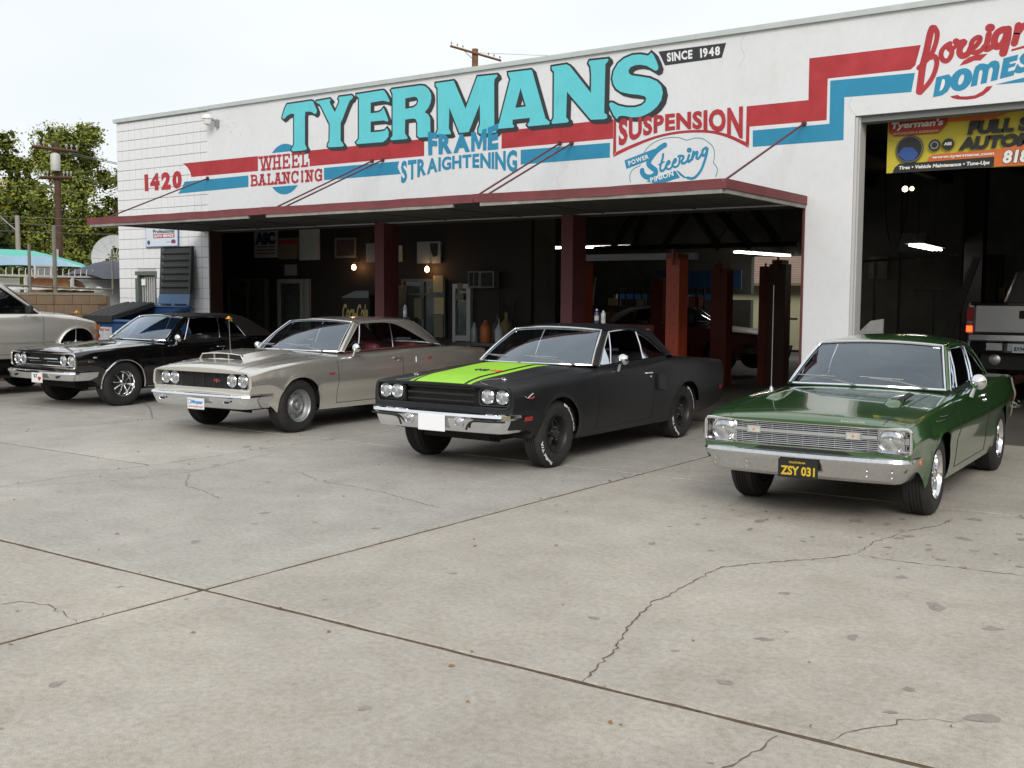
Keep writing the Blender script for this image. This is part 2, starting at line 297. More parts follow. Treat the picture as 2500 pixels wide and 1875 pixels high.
MB().bx(-400, 400, -400, 400, -.5, -.07).build('ground', mat('asphalt', (.075, .073, .07), .85, var=.2, vscale=3), None, kind='structure')
fore = thing('forecourt', '', ''); del fore['label']; del fore['category']; fore['kind'] = 'structure'
MB().bx(-40, 20, -8, 32, -.069, -.007).build('joint_bed', JOINT, fore)
# slab outlines: joints run along x and along y as in the photograph
def slab(x0, x1, y0, y1, g=.018):
    b = MB(); n = max(2, int((x1-x0)/.16)); k = max(2, int((y1-y0)/.16)); rnd = random.Random(int(x0*77+y0*13))
    top = []
    def jit(t): return rnd.uniform(-.004, .005)
    xs = [lerp(x0+g, x1-g, i/n) for i in range(n+1)]; ys = [lerp(y0+g, y1-g, i/k) for i in range(k+1)]
    per = [(x, y0+g+jit(x)) for x in xs]+[(x1-g+jit(0), y) for y in ys[1:-1]]+[(x, y1-g+jit(x)) for x in xs[::-1]]+[(x0+g+jit(0), y) for y in ys[::-1][1:-1]]
    N = len(per); b.add([(x, y, -.06) for x, y in per]+[(x, y, -.008) for x, y in per]+[(lerp(x, (x0+x1)/2, .008/(x1-x0)*2), lerp(y, (y0+y1)/2, .008/(y1-y0)*2), 0) for x, y in per],
        [(i, (i+1) % N, N+(i+1) % N, N+i) for i in range(N)]+[(N+i, N+(i+1) % N, 2*N+(i+1) % N, 2*N+i) for i in range(N)]+[tuple(range(2*N, 3*N))])
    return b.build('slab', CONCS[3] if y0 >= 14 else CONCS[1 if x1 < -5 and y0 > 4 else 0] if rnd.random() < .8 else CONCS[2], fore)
XS = [-40, -29, -21.5, -17.4, -12.92, -9.43, -5.15, 1.2, 6.5, 20]; YS = [-8, -4.3, -.2, 4.12, 9.45, 14.1, 32]
for i in range(len(XS)-1):
    for j in range(len(YS)-1):
        x0, x1, y0, y1 = XS[i], XS[i+1], YS[j], YS[j+1]
        if j == 3 and x0 == -9.43: slab(x0, x1, y0, y1)
        elif j == 3 and x0 == -12.92: slab(x0, x1, y0, 6.9); slab(x0, x1, 6.9, y1)
        else: slab(x0, x1, y0, y1)
# cracks and the thin sawn line across the parking rows
CR = [([(-2.523,4.107),(-2.643,4.627),(-2.727,4.844),(-2.889,5.475),(-2.872,5.671),(-2.901,5.974),(-2.913,6.467),(-2.636,6.877),(-2.419,7.152),(-2.324,7.39)],.011),
 ([(-2.324,7.39),(-2.346,7.819),(-2.276,8.261),(-2.118,8.693),(-2.099,9.04)],.009), ([(-2.303,7.323),(-1.98,7.321),(-1.589,7.383),(-1.0,7.40)],.009),
 ([(-1.683,3.4),(-1.604,3.767),(-1.581,3.888),(-1.575,4.059)],.012), ([(-5.9,3.1),(-5.729,3.359),(-5.541,3.384),(-5.156,3.292)],.007),
 ([(-1.402,4.102),(-1.336,4.292),(-1.205,4.538),(-.95,4.7)],.006), ([(-14.987,10.858),(-14.2,10.4),(-12.918,9.506)],.012),
 ([(-7.9,7.5),(-7.335,7.226),(-6.921,7.227),(-6.447,7.141),(-5.558,6.887)],.006), ([(-8.727,6.838),(-8.118,6.307),(-7.795,6.255),(-7.314,6.062)],.006),
 ([(-6.9,2.6),(-6.3,3.0),(-5.9,3.1)],.006), ([(-9.4,5.2),(-8.9,6.0),(-8.727,6.838),(-8.9,7.6),(-9.1,8.3)],.006)]
crm = mat('crack_dirt', (.13, .105, .08), .95)
for pts, wd in CR:
    rnd = random.Random(int(pts[0][0]*100)); P = [Vector((*p, 0)) for p in pts]; Q = []
    for a, c in zip(P, P[1:]):
        n = max(3, int((c-a).length/.035)); d = (c-a).normalized(); nn = Vector((-d.y, d.x, 0))
        for i in range(n): Q.append((a.lerp(c, i/n)+nn*rnd.gauss(0, .009), nn))
    Q.append((P[-1], nn)); b = MB(); rows = []
    for i, (q, nn) in enumerate(Q):
        w_ = wd*.55*rnd.uniform(.2, 1.2)*(1 if 2 < i < len(Q)-3 else .4)
        rows.append([(q.x+nn.x*w_, q.y+nn.y*w_, .0025), (q.x-nn.x*w_, q.y-nn.y*w_, .0025)])
    b.grid(rows); b.build('crack', crm, fore)
# oil stains: ragged dark patches soaked into the slabs, at the places of the photograph
stm = mat('oil_stain', (.265, .245, .215), .6, var=.3, vscale=18)
ST = [(-1.55,6.35,.05),(-1.2,6.1,.045),(-1.05,7.9,.06),(-.9,8.05,.05),(-2.1,5.2,.035),(-3.6,6.8,.03),(-1.9,6.9,.035),(-4.2,5.3,.03),(-1.3,4.9,.035),(-.75,5.3,.03),(-2.0,4.5,.04),(-3.1,3.3,.03),(-2.7,8.5,.05),(-2.2,8.15,.05),(-1.85,8.3,.045),(-1.5,8.55,.05),(-1.7,7.95,.045),(-3.3,8.0,.04),(-6.6,5.9,.035),(-7.7,6.9,.03),(-1.95,9.1,.06),(-1.6,9.4,.06),(-1.3,9.8,.05),(-4.4,2.7,.03),(-6.2,4.9,.045),(-5.5,6.0,.03),(-9.7,8.4,.05),(-8.9,7.3,.03),(-3.0,5.0,.03),(-1.75,5.5,.03),(-2.35,6.1,.03),(-.95,4.75,.05),(-1.1,3.75,.04)]
b = MB(); rnd = random.Random(5)
ex = [(rnd.uniform(-9, -.6), rnd.uniform(2.2, 9.2), rnd.uniform(.006, .02)) for _ in range(55)]+[(rnd.gauss(-2.4, 1), rnd.gauss(8.2, .5), rnd.uniform(.008, .03)) for _ in range(60)]
for k, (x, y, r) in enumerate(ST+ex):
    n = 11; el = rnd.uniform(1, 2.2); an = rnd.uniform(0, 3); pts = []; zz = .0012+.00001*k
    for i in range(n):
        a = 2*pi*i/n; q = r*rnd.uniform(.6, 1.15); u, v = q*cos(a)*el, q*sin(a)
        pts.append((x+u*cos(an)-v*sin(an), y+u*sin(an)+v*cos(an), zz))
    b.add(pts, [tuple(range(n))])
b.build('oil_spots', stm, fore, kind='stuff')
# fallen leaves and grit in the joints
b = MB(); lm = mat('dry_leaf', (.28, .14, .05), .8)
for _ in range(190):
    if rnd.random() < .55: x, y = (rnd.uniform(-20, 0), rnd.choice([4.12, 9.45])+rnd.gauss(0, .03)) if rnd.random() < .5 else (rnd.choice([-5.15, -9.43, -12.92])+rnd.gauss(0, .03), rnd.uniform(2, 12))
    else: x, y = rnd.uniform(-16, 0), rnd.uniform(3, 11)
    a = rnd.uniform(0, 6); s = rnd.uniform(.008, .022); b.add([(x+s*cos(a), y+s*sin(a), .004), (x-s*.5*sin(a), y+s*.5*cos(a), .012), (x-s*cos(a), y-s*sin(a), .004), (x+s*.5*sin(a), y-s*.5*cos(a), .006)], [(0,1,2,3)])
b.build('fallen_leaves', lm, None, kind='stuff')

# ---------------------------------------------------------------- the workshop building
WALL = mat('white_stucco', (.715, .732, .765), .75, var=.03, vscale=1.2, bump=.35, bscale=90)
def streaks(m):
    # rain streaks and grime: noise stretched downwards, plus faint broad stains
    nt = m.node_tree; b = nt.nodes['Principled BSDF']; src = b.inputs['Base Color'].links[0].from_socket; g = nt.nodes.new('ShaderNodeNewGeometry'); out = src
    for sc, vec, lo, p0, p1 in ((1.0, (3.1, 3.1, .35), .98, .30, .42), (1.3, (9, 9, 7), .975, .35, .5), (.7, (1, 1, 1.2), .97, .32, .62)):
        mp = nt.nodes.new('ShaderNodeMapping'); mp.inputs['Scale'].default_value = vec; n = nt.nodes.new('ShaderNodeTexNoise'); n.inputs['Scale'].default_value = sc; n.inputs['Detail'].default_value = 5
        r = nt.nodes.new('ShaderNodeValToRGB'); r.color_ramp.elements[0].position = p0; r.color_ramp.elements[0].color = (lo, lo*.995, lo*.98, 1); r.color_ramp.elements[1].position = p1; r.color_ramp.elements[1].color = (1, 1, 1, 1)
        x = nt.nodes.new('ShaderNodeMixRGB'); x.blend_type = 'MULTIPLY'; x.inputs[0].default_value = 1
        nt.links.new(g.outputs['Position'], mp.inputs[0]); nt.links.new(mp.outputs[0], n.inputs['Vector']); nt.links.new(n.outputs[0], r.inputs[0]); nt.links.new(out, x.inputs[1]); nt.links.new(r.outputs[0], x.inputs[2]); out = x.outputs[0]
    nt.links.new(out, b.inputs['Base Color'])
streaks(WALL)
BLOCK = mat('white_block', (.73, .74, .765), .6, var=.035, vscale=3, bump=.2, bscale=60)
MAROON = mat('maroon_paint', (.105, .024, .028), .55, var=.15, vscale=4)
bld = thing('workshop_building', 'long white auto workshop with painted lettering, canopy and two open bays', 'building')
def part(mb, name, m, **k): return mb.build(name, m, bld, **k)
b = MB()
b.bx(-17.3, -5.28, D, D+.25, 2.99, 5.312); b.bx(-5.28, -4.66, D, D+.25, 0, 5.312); b.bx(-4.66, .6, D, D+.25, 4.07, 5.312); b.bx(.6, 5, D, D+.25, 0, 5.312)
part(b, 'facade_wall', WALL)
part(MB().bx(-20.19, -19.6, D+.02, D+.25, 0, 5.3).bx(-18.96, -17.3, D+.02, D+.25, 0, 5.3).bx(-19.6, -18.96, D+.02, D+.25, 2.15, 5.3), 'block_backing', mat('mortar', (.50, .505, .51), .9))
# scored 16 inch blocks in stack bond
cw = 2.9/7; meshes = {}
def blockmesh(wd, ht):
    key = (round(wd, 3), round(ht, 3))
    if key not in meshes:
        b = MB(); hw = wd/2
        for sx in ((-hw, 0), (0, hw)):
            x0, x1, z0, z1, e = sx[0]+.005, sx[1]-.005, .005, ht-.005, .004
            b.add([(x0, .02, z0), (x1, .02, z0), (x1, .02, z1), (x0, .02, z1), (x0, e, z0), (x1, e, z0), (x1, e, z1), (x0, e, z1), (x0+e, 0, z0+e), (x1-e, 0, z0+e), (x1-e, 0, z1-e), (x0+e, 0, z1-e)],
                [(0,1,5,4),(1,2,6,5),(2,3,7,6),(3,0,4,7),(4,5,9,8),(5,6,10,9),(6,7,11,10),(7,4,8,11),(8,9,10,11)])
            if wd < .25: break
        if wd < .25: b.v = [(v[0]*2+hw, v[1], v[2]) for v in b.v]
        me = bpy.data.meshes.new('block'); me.from_pydata(b.v, [], b.f); me.materials.append(BLOCK); meshes[key] = me
    return meshes[key]
zt = 5.28; rows = []; z = zt-.165
rows.append((z, .165))
while z > .21: z -= .203; rows.append((z, .203))
rows.append((0, z))
rnd = random.Random(3)
for z, ht in rows:
    for c in range(7):
        x0 = -20.2+c*cw; segs = [(x0, cw)]
        if z < 2.12 and c in (1, 2):
            segs = [(x0, cw/2)] if c == 1 else []
            if c == 2: segs = []
        for xa, wd in segs:
            o = bpy.data.objects.new('block', blockmesh(wd, ht)); COL.objects.link(o); o.parent = bld; o.location = (xa+wd/2, D+rnd.uniform(-.001, .001), z)
# coping, roof, parapet
part(MB().bx(-20.24, -17.2, D-.05, D+.3, 5.30, 5.375).bx(-17.199, -11.4, D-.045, D+.3, 5.31, 5.38).bx(-11.398, -7.0, D-.045, D+.3, 5.31, 5.38).bx(-6.998, 5, D-.045, D+.3, 5.31, 5.38), 'coping', mat('coping_metal', (.50, .54, .53), .5, .2, var=.08, vscale=3))
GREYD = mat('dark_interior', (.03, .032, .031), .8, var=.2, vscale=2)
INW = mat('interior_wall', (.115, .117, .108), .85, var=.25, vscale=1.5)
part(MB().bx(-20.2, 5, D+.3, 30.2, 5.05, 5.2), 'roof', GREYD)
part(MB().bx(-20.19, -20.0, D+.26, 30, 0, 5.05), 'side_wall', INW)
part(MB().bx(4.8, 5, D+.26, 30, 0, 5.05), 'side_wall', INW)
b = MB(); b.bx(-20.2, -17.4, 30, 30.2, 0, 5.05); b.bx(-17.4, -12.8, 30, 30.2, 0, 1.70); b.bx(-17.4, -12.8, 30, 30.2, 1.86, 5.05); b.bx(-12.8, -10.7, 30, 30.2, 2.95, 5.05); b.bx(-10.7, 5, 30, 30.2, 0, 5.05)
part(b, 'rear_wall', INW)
for i in range(9):   # tilt-up panel joints of the rear wall
    part(MB().bx(-10.2+i*1.6, -10.17+i*1.6, 29.975, 29.999, 0, 5), 'wall_rib', GREYD)
for i in range(12):
    part(MB().bx(-19.5+i*2, -19.3+i*2, D+.3, 30, 4.75, 5.04), 'roof_beam', GREYD)
# red jambs and header of the open bays
part(MB().bx(-17.3, -17.26, D-.004, D+.3, 0, 2.985), 'jamb', mat('jamb_dark', (.035, .016, .014), .6))
part(MB().bx(-5.31, -5.282, D-.02, D+.26, 0, 2.985), 'jamb', MAROON)
part(MB().bx(-4.66, -4.60, D+.05, D+.27, 0, 4.06).bx(-4.655, -4.62, D+.01, D+.045, 0, 4.05), 'jamb', mat('grey_trim', (.5, .5, .5), .5))
part(MB().bx(-4.66, .6, D+.06, D+.27, 3.99, 4.068), 'lintel', mat('lintel_grey', (.16, .17, .17), .6))
for x in (-12.95, -9.12):
    part(MB().bx(x, x+.21, D+.02, D+.40, 0, 2.985), 'bay_post', MAROON)
# canopy
FAS = mat('canopy_fascia', (.17, .04, .045), .6, var=.2, vscale=3); LIP = mat('weathered_lip', (.27, .26, .235), .8, var=.3, vscale=5)
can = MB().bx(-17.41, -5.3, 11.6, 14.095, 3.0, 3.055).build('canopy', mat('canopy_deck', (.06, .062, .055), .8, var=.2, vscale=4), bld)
rnd = random.Random(21)
for x0, x1 in ((-17.41, -12.95), (-12.949, -8.85), (-8.849, -5.30)):
    n = 14; rows = []; ph = rnd.uniform(0, 6)
    for i in range(n+1):
        x = lerp(x0, x1, i/n); dy, dz = rnd.uniform(-.006, .006), -.010*sin(pi*i/n)+rnd.uniform(-.003, .003); rows.append([(x, 11.598, 2.975+dz), (x, 11.555+dy, 2.975+dz), (x, 11.557+dy*.4, 3.03+dz), (x, 11.555-dy*.5, 3.085+dz), (x, 11.598, 3.087+dz)])
    MB().grid(rows).build('fascia', FAS, can, smooth=20)
MB().bx(-5.298, -5.255, 11.555, 14.09, 2.975, 3.085).build('fascia', FAS, can)
MB().bx(-17.455, -17.412, 11.555, 14.09, 2.975, 3.085).build('fascia', FAS, can)
for x0, x1 in ((-17.40, -16.1), (-16.09, -13.25), (-12.85, -9.2), (-8.75, -5.31)):
    MB().bx(x0, x1, 11.57, 11.60, 2.925, 2.974).build('lip', LIP, can)
MB().bx(-5.31, -5.27, 11.60, 14.08, 2.925, 2.974).build('lip', LIP, can)
for i in range(9):
    MB().bx(-17.3+i*1.49, -17.28+i*1.49, 11.62, 14.08, 2.975, 2.984).build('joist', mat('canopy_deck', ), can)
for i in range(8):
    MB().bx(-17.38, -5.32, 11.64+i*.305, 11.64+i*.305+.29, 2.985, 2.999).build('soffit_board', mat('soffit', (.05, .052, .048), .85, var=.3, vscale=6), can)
for xw, zw, xc in ((-17.29, 4.0, -16.98), (-12.97, 4.05, -12.70), (-12.73, 4.05, -12.50), (-9.14, 4.06, -8.83), (-8.93, 4.045, -8.67), (-5.325, 4.03, -5.31)):
    r = part(MB().tube([(xw, D-.01, zw), (xc, 11.62, 3.07)], .013, 6), 'tie_rod', MAROON)
    MB().tube([(xw, D-.03, zw), (xw, D, zw)], .035, 8).build('anchor_plate', MAROON, r)
# paint: stripes and lettering, each its own thin skin
COLP = dict(red=mat('sign_red', (.40, .022, .028), .55, var=.14, vscale=3, col2=(.46, .035, .045)), blue=mat('sign_blue', (.018, .24, .42), .5, var=.06, vscale=3), cyan=mat('sign_cyan', (.115, .58, .66), .5, var=.06, vscale=2.5),
    ink=mat('sign_black', (.022, .026, .03), .5), white=mat('sign_white', (.76, .765, .78), .6), teal=mat('sign_teal', (.06, .25, .33), .5))
for q_ in ('red', 'blue', 'cyan'): streaks(COLP[q_])
facade = bpy.data.objects['facade_wall']; _dep = [0]
def dep(layer): _dep[0] += 1; return D-.0015-layer*.0012-(_dep[0] % 30)*.00002
def flat(name, c, pts, layer=0, holes=(), off=0, dx=0, dz=0, wallm=None):
    cu = bpy.data.curves.new('c', 'CURVE'); cu.dimensions = '2D'; cu.fill_mode = 'BOTH'; cu.offset = off
    for P in [pts]+list(holes):
        sp = cu.splines.new('POLY'); sp.points.add(len(P)-1); sp.use_cyclic_u = True
        for k, (x, z) in enumerate(P): sp.points[k].co = (x, z, 0, 1)
    o = bpy.data.objects.new('c', cu); COL.objects.link(o); me = bpy.data.meshes.new_from_object(o.evaluated_get(bpy.context.evaluated_depsgraph_get()))
    y = dep(layer); b = MB(); b.add([(v.co.x+dx, y, v.co.y+dz) for v in me.vertices], [tuple(p.vertices) for p in me.polygons])
    bpy.data.objects.remove(o); bpy.data.curves.remove(cu); bpy.data.meshes.remove(me)
    return b.build(name, COLP[c], facade)
def sm(P): return [(x/1000, z/1000) for x, z in P]
RZ0, RZ1, BZ0, BZ1 = 4.055, 4.33, 3.79, 4.005
flat('red_stripe', 'red', [(-18.04, 4.335), (-17.90, 4.25), (-17.82, 4.15), (-17.79, RZ0), (-15.86, RZ0), (-15.86, RZ1)])
flat('red_stripe', 'red', [(-14.50, RZ0), (-11.82, RZ0), (-11.82, 4.335), (-14.53, 4.335), (-14.53, 4.19), (-14.50, 4.19)])
flat('red_stripe', 'red', [(-10.24, 4.06), (-8.22, 4.06), (-8.22, 4.34), (-10.24, 4.335)])
flat('red_stripe', 'red', [(-6.13, 4.055), (-5.03, 4.05), (-5.03, 4.58), (-3.985, 4.575), (-3.93, 4.62), (-3.872, 4.86), (-5.283, 4.865), (-5.28, 4.33), (-6.13, 4.33)])
flat('blue_stripe', 'blue', [(-18.21, 3.75), (-16.13, 3.775), (-16.13, 3.99), (-18.0, 3.975), (-18.08, 3.86)])
flat('blue_stripe', 'blue', [(-14.14, BZ0), (-12.33, BZ0), (-12.40, 3.9), (-12.37, BZ1), (-14.14, BZ1)])
flat('blue_stripe', 'blue', [(-9.87, BZ0), (-8.27, BZ0), (-8.27, BZ1), (-9.87, BZ1+.01)])
flat('blue_stripe', 'blue', [(-6.04, 3.78), (-4.80, 3.777), (-4.805, 4.32), (-3.967, 4.30), (-3.93, 4.53), (-4.995, 4.548), (-4.99, 4.0), (-6.045, 4.0)])
# the balancing disc
def arcp(a0, a1, n=24): return [(-15.145+.455*cos(radians(a0+(a1-a0)*i/n)), 4.045+.458*sin(radians(a0+(a1-a0)*i/n))) for i in range(n+1)]
flat('blue_disc', 'blue', arcp(43, 137)); flat('blue_disc', 'blue', arcp(222, 318))
O_ = lambda cx, cz, a, b_, sh: [(cx+a*cos(t)+sh*b_*sin(t), cz+b_*sin(t)) for t in [2*pi*i/28 for i in range(28)]]
flat('letter', 'blue', O_(-3.382, 4.388, .125, .133, .15), 1, [O_(-3.382, 4.388, .030, .062, .25)])
for k, (o, hs) in BIG.items():
    P = sm(o); H = [sm(h) for h in hs]
    for q in range(4): flat('letter_shadow', 'ink', P, 3+.25*q, H, .034-.002*q, dx=.019*q, dz=-.014*q)
    flat('letter', 'cyan', P, 5, H, .004)
for c, ls in POLYS.items():
    for P in ls: flat('letter', c, sm(P), {'blue': 1, 'red': 0, 'white': 2}[c])
def stroke(name, c, w_, pts, layer=1, parent=None):
    P = [p for p in curve_pts([(x, z, 0) for x, z in pts], max(8, len(pts)*4))] if len(pts) > 2 else [Vector((*p, 0)) for p in pts]
    b = MB(); y = dep(layer); L = []; N = len(P)
    for i, p in enumerate(P):
        t = (P[min(i+1, N-1)]-P[max(i-1, 0)]).normalized(); n = Vector((-t.y, t.x, 0)); L.append(((p+n*w_/2), (p-n*w_/2)))
    for i in range(N-1):
        y2 = y-.000004*i; b.add([(q.x, y2, q.y) for q in (L[i][0], L[i][1], L[i+1][1], L[i+1][0])], [(0, 1, 2, 3)])
    for p, q_ in ((P[0], P[1]), (P[-1], P[-2])):
        d = (p-q_).normalized(); n = Vector((-d.y, d.x, 0)); b.add([(v.x, y, v.y) for v in [p+n*w_/2*cos(a*pi/8)+d*w_/2*sin(a*pi/8) for a in range(9)]], [tuple(range(9))])
    return b.build(name, COLP[c], facade)
for c, w_, P in STROKES: stroke('letter', c, w_/1000, sm(P))
def quad(TL, TR, BR, BL, layer, mid=None):
    """text box on the facade; mid = (top, bottom) z-offset at the centre for an arched box"""
    y = dep(layer); mt, mb_ = mid or (0, 0)
    def f(u, v):
        a = 4*u*(1-u); xt, zt_ = lerp(TL[0], TR[0], u), lerp(TL[1], TR[1], u)+mt*a; xb, zb_ = lerp(BL[0], BR[0], u), lerp(BL[1], BR[1], u)+mb_*a
        return (lerp(xb, xt, v), y, lerp(zb_, zt_, v))
    return f
MPOLY = ([(0,0),(0,1),(.27,1),(.5,.42),(.73,1),(1,1),(1,0),(.77,0),(.77,.58),(.57,.10),(.43,.10),(.23,.58),(.23,0)], [tuple(range(13))], 1.0)
def ftext(txt, c, q, layer=1, bold=.03, mid=None, space=1, shear=0):
    # one object per letter, all set in the warped box
    ws = []; tot = 0
    for ch in txt:
        if ch == ' ': ws.append((tot, .35)); tot += .35+.09; continue
        g = text_geo(ch, bold, 1, shear); wd = max(g[2], .12); wd = wd if ch not in '.,-•\'' else wd*.2
        ws.append((tot, wd)); tot += wd+.13*space
    tot -= .13*space; f = quad(*q, layer, mid)
    for ch, (a, wd) in zip(txt, ws):
        if ch == ' ': continue
        vs, fs, _ = MPOLY if ch == 'M' else text_geo(ch, bold, 1, shear); b = MB(); b.add([f((a+u*wd)/tot, v) for u, v in vs], fs); b.build('letter', COLP[c], facade)
ftext('STIC', 'blue', ((-2.76, 4.635), (-1.75, 4.72), (-1.80, 4.475), (-2.80, 4.385)), 1, .06, shear=.2)
ftext('1420', 'red', ((-19.28, 4.19), (-18.08, 4.205), (-18.09, 3.847), (-19.27, 3.849)), 1, .07)
ftext('FRAME', 'blue', ((-11.736, 4.445), (-10.293, 4.457), (-10.30, 4.059), (-11.726, 4.061)), 6.5, .055, (-.10, 0), .6)
ftext('STRAIGHTENING', 'blue', ((-12.326, 4.007), (-9.937, 4.024), (-9.934, 3.66), (-12.327, 3.62)), 2, .04, (0, .165), .6)
ftext('SUSPENSION', 'red', ((-8.127, 4.335), (-6.191, 4.335), (-6.186, 3.90), (-8.121, 3.93)), 4.6, .045, (0, .19), .6)
flat('since_box', 'ink', [(-7.494, 5.221), (-6.461, 5.212), (-6.52, 5.02), (-7.387, 5.015)], 1)
ftext('SINCE', 'white', ((-7.364, 5.185), (-6.965, 5.183), (-6.963, 5.060), (-7.351, 5.06)), 2.5, .04)
ftext('1948', 'white', ((-6.85, 5.182), (-6.55, 5.180), (-6.546, 5.058), (-6.84, 5.055)), 2.5, .04)
ftext('POWER', 'white', ((-7.967, 3.714), (-7.635, 3.796), (-7.617, 3.733), (-7.943, 3.65)), 3, .03)
ftext('PINION', 'white', ((-7.60, 3.455), (-7.235, 3.535), (-7.218, 3.465), (-7.583, 3.385)), 3, .03)
# the arched red frame under SUSPENSION, and the white clearance around it
y_ = 0
up = curve_pts([(-8.214, 3.79, 0), (-7.9, 3.90, 0), (-7.5, 4.01, 0), (-7.1, 4.047, 0), (-6.7, 4.02, 0), (-6.4, 3.93, 0), (-6.091, 3.77, 0)], 24)
lo = curve_pts([(-8.16, 3.865, 0), (-7.9, 3.95, 0), (-7.5, 4.047, 0), (-7.1, 4.083, 0), (-6.7, 4.058, 0), (-6.4, 3.975, 0), (-6.135, 3.85, 0)], 24)
flat('arch_frame', 'red', [(p.x, p.y) for p in up]+[(p.x, p.y) for p in lo[::-1]], 1)
flat('arch_frame', 'red', [(-8.215, 3.80), (-8.165, 3.87), (-8.17, 4.33), (-8.215, 4.34)], 1.2); flat('arch_frame', 'red', [(-6.14, 3.85), (-6.092, 3.79), (-6.092, 4.33), (-6.14, 4.33)], 1.2)
# slab-serif WHEEL BALANCING from strokes
SER = {'W': [[(0,1),(.25,0)],[(.25,0),(.5,1)],[(.5,1),(.75,0)],[(.75,0),(1,1)],('s',0,1),('s',.5,1),('s',1,1),('s',.25,0),('s',.75,0)], 'H': [[(.15,0),(.15,1)],[(.85,0),(.85,1)],[(.15,.5),(.85,.5)],('s',.15,0),('s',.15,1),('s',.85,0),('s',.85,1)],
 'E': [[(.2,0),(.2,1)],[(0,.96),(1,.96)],[(0,.04),(1,.04)],[(.2,.5),(.7,.5)],[(.95,1),(.95,.75)],[(.95,0),(.95,.25)],[(.68,.62),(.68,.38)]], 'L': [[(.3,0),(.3,1)],[(0,.04),(1,.04)],('s',.3,1),[(.95,0),(.95,.28)]],
 'B': [[(.2,0),(.2,1)],[(0,.96),(.6,.96),(.85,.9),(.9,.75),(.8,.57),(.6,.53),(.2,.53)],[(.6,.53),(.9,.48),(1,.27),(.9,.08),(.6,.04),(0,.04)]], 'A': [[(.12,0),(.5,1)],[(.5,1),(.88,0)],[(.28,.35),(.72,.35)],('s',.12,0),('s',.88,0),('s',.5,1)],
 'N': [[(.18,0),(.18,1)],[(.18,1),(.82,0)],[(.82,0),(.82,1)],('s',.18,0),('s',.1,1),('s',.82,1)], 'C': [[(.9,.7),(.8,.93),(.5,1),(.15,.85),(.05,.5),(.15,.15),(.5,0),(.8,.07),(.93,.25)],[(.92,1),(.92,.66)]], 'I': [[(.5,0),(.5,1)],('s',.5,0),('s',.5,1)],
 'G': [[(.9,.7),(.8,.93),(.5,1),(.15,.85),(.05,.5),(.15,.15),(.5,0),(.85,.1),(.9,.45)],[(.92,1),(.92,.66)],[(.55,.45),(1,.45)],[(.92,.45),(.92,0)]]}
def serif(txt, x0, x1, z0, z1, gap=.3, tw=.042):
    wts = [{'I': .55, 'W': 1.5, 'L': .85}.get(ch, 1) for ch in txt]; tot = sum(wts)+gap*(len(txt)-1); a = 0
    for ch, wt in zip(txt, wts):
        xa = lerp(x0, x1, a/tot); xb = lerp(x0, x1, (a+wt)/tot); a += wt+gap; k = 0; b = MB()
        for s_ in SER[ch]:
            if s_[0] == 's':
                cx, cz = lerp(xa, xb, s_[1]), lerp(z0, z1, s_[2]); hh = .022; hw = min(.062, (xb-xa)*.3); y = dep(4.2); cz += hh*(1 if s_[2] == 0 else -1)
                b.add([(cx-hw, y, cz-hh), (cx+hw, y, cz-hh), (cx+hw, y, cz+hh), (cx-hw, y, cz+hh)], [(0,1,2,3)])
            else:
                P = [Vector((lerp(xa, xb, u), lerp(z0+.01, z1-.01, v), 0)) for u, v in s_]
                for p, q in zip(P, P[1:]):
                    t = (q-p).normalized(); n = Vector((-t.y, t.x, 0))*tw/2*(1 if abs(t.y) > .4 else .85); y = dep(4); e = t*tw*.12
                    b.add([(v.x, y, v.y) for v in (p+n-e, p-n-e, q-n+e, q+n+e)], [(0,1,2,3)])
        b.build('letter', COLP['red'], facade)
serif('WHEEL', -15.78, -14.55, 4.05, 4.32); serif('BALANCING', -16.06, -14.19, 3.78, 3.995)
b = MB(); rnd = random.Random(8)
for k in range(46):
    x, z, r_ = -16.75+rnd.gauss(0, .28), 5.02+rnd.gauss(0, .16), rnd.uniform(.002, .009)
    if z > 5.29 or x < -17.25: continue
    b.add([(x+r_*cos(a)*rnd.uniform(.5, 1.4), D-.0012-.00002*k, z+r_*sin(a)*rnd.uniform(.5, 1.8)) for a in [2*pi*i/7 for i in range(7)]], [tuple(range(7))])
b.build('paint_flecks', mat('fleck_grey', (.22, .22, .23), .8), bpy.data.objects['facade_wall'], kind='stuff')
# hairline cracks in the stucco
for P in ([(-6.2, 5.3), (-6.24, 5.15), (-6.18, 5.0), (-6.26, 4.86)], [(-4.64, 4.06), (-4.75, 4.2), (-4.72, 4.33), (-4.82, 4.5)], [(-16.3, 3.4), (-16.1, 3.52), (-16.12, 3.62), (-15.95, 3.7)], [(-9.1, 3.35), (-9.2, 3.5), (-9.12, 3.62)]):
    q = curve_pts([(x+rnd.uniform(-.01, .01), z, 0) for x, z in P], 16); b = MB(); b.grid([[(p.x-.0016, D-.0011, p.y), (p.x+.0016, D-.0011, p.y)] for p in q]); b.build('hairline_crack', mat('crack_grey', (.33, .33, .33), .9), bpy.data.objects['facade_wall'])
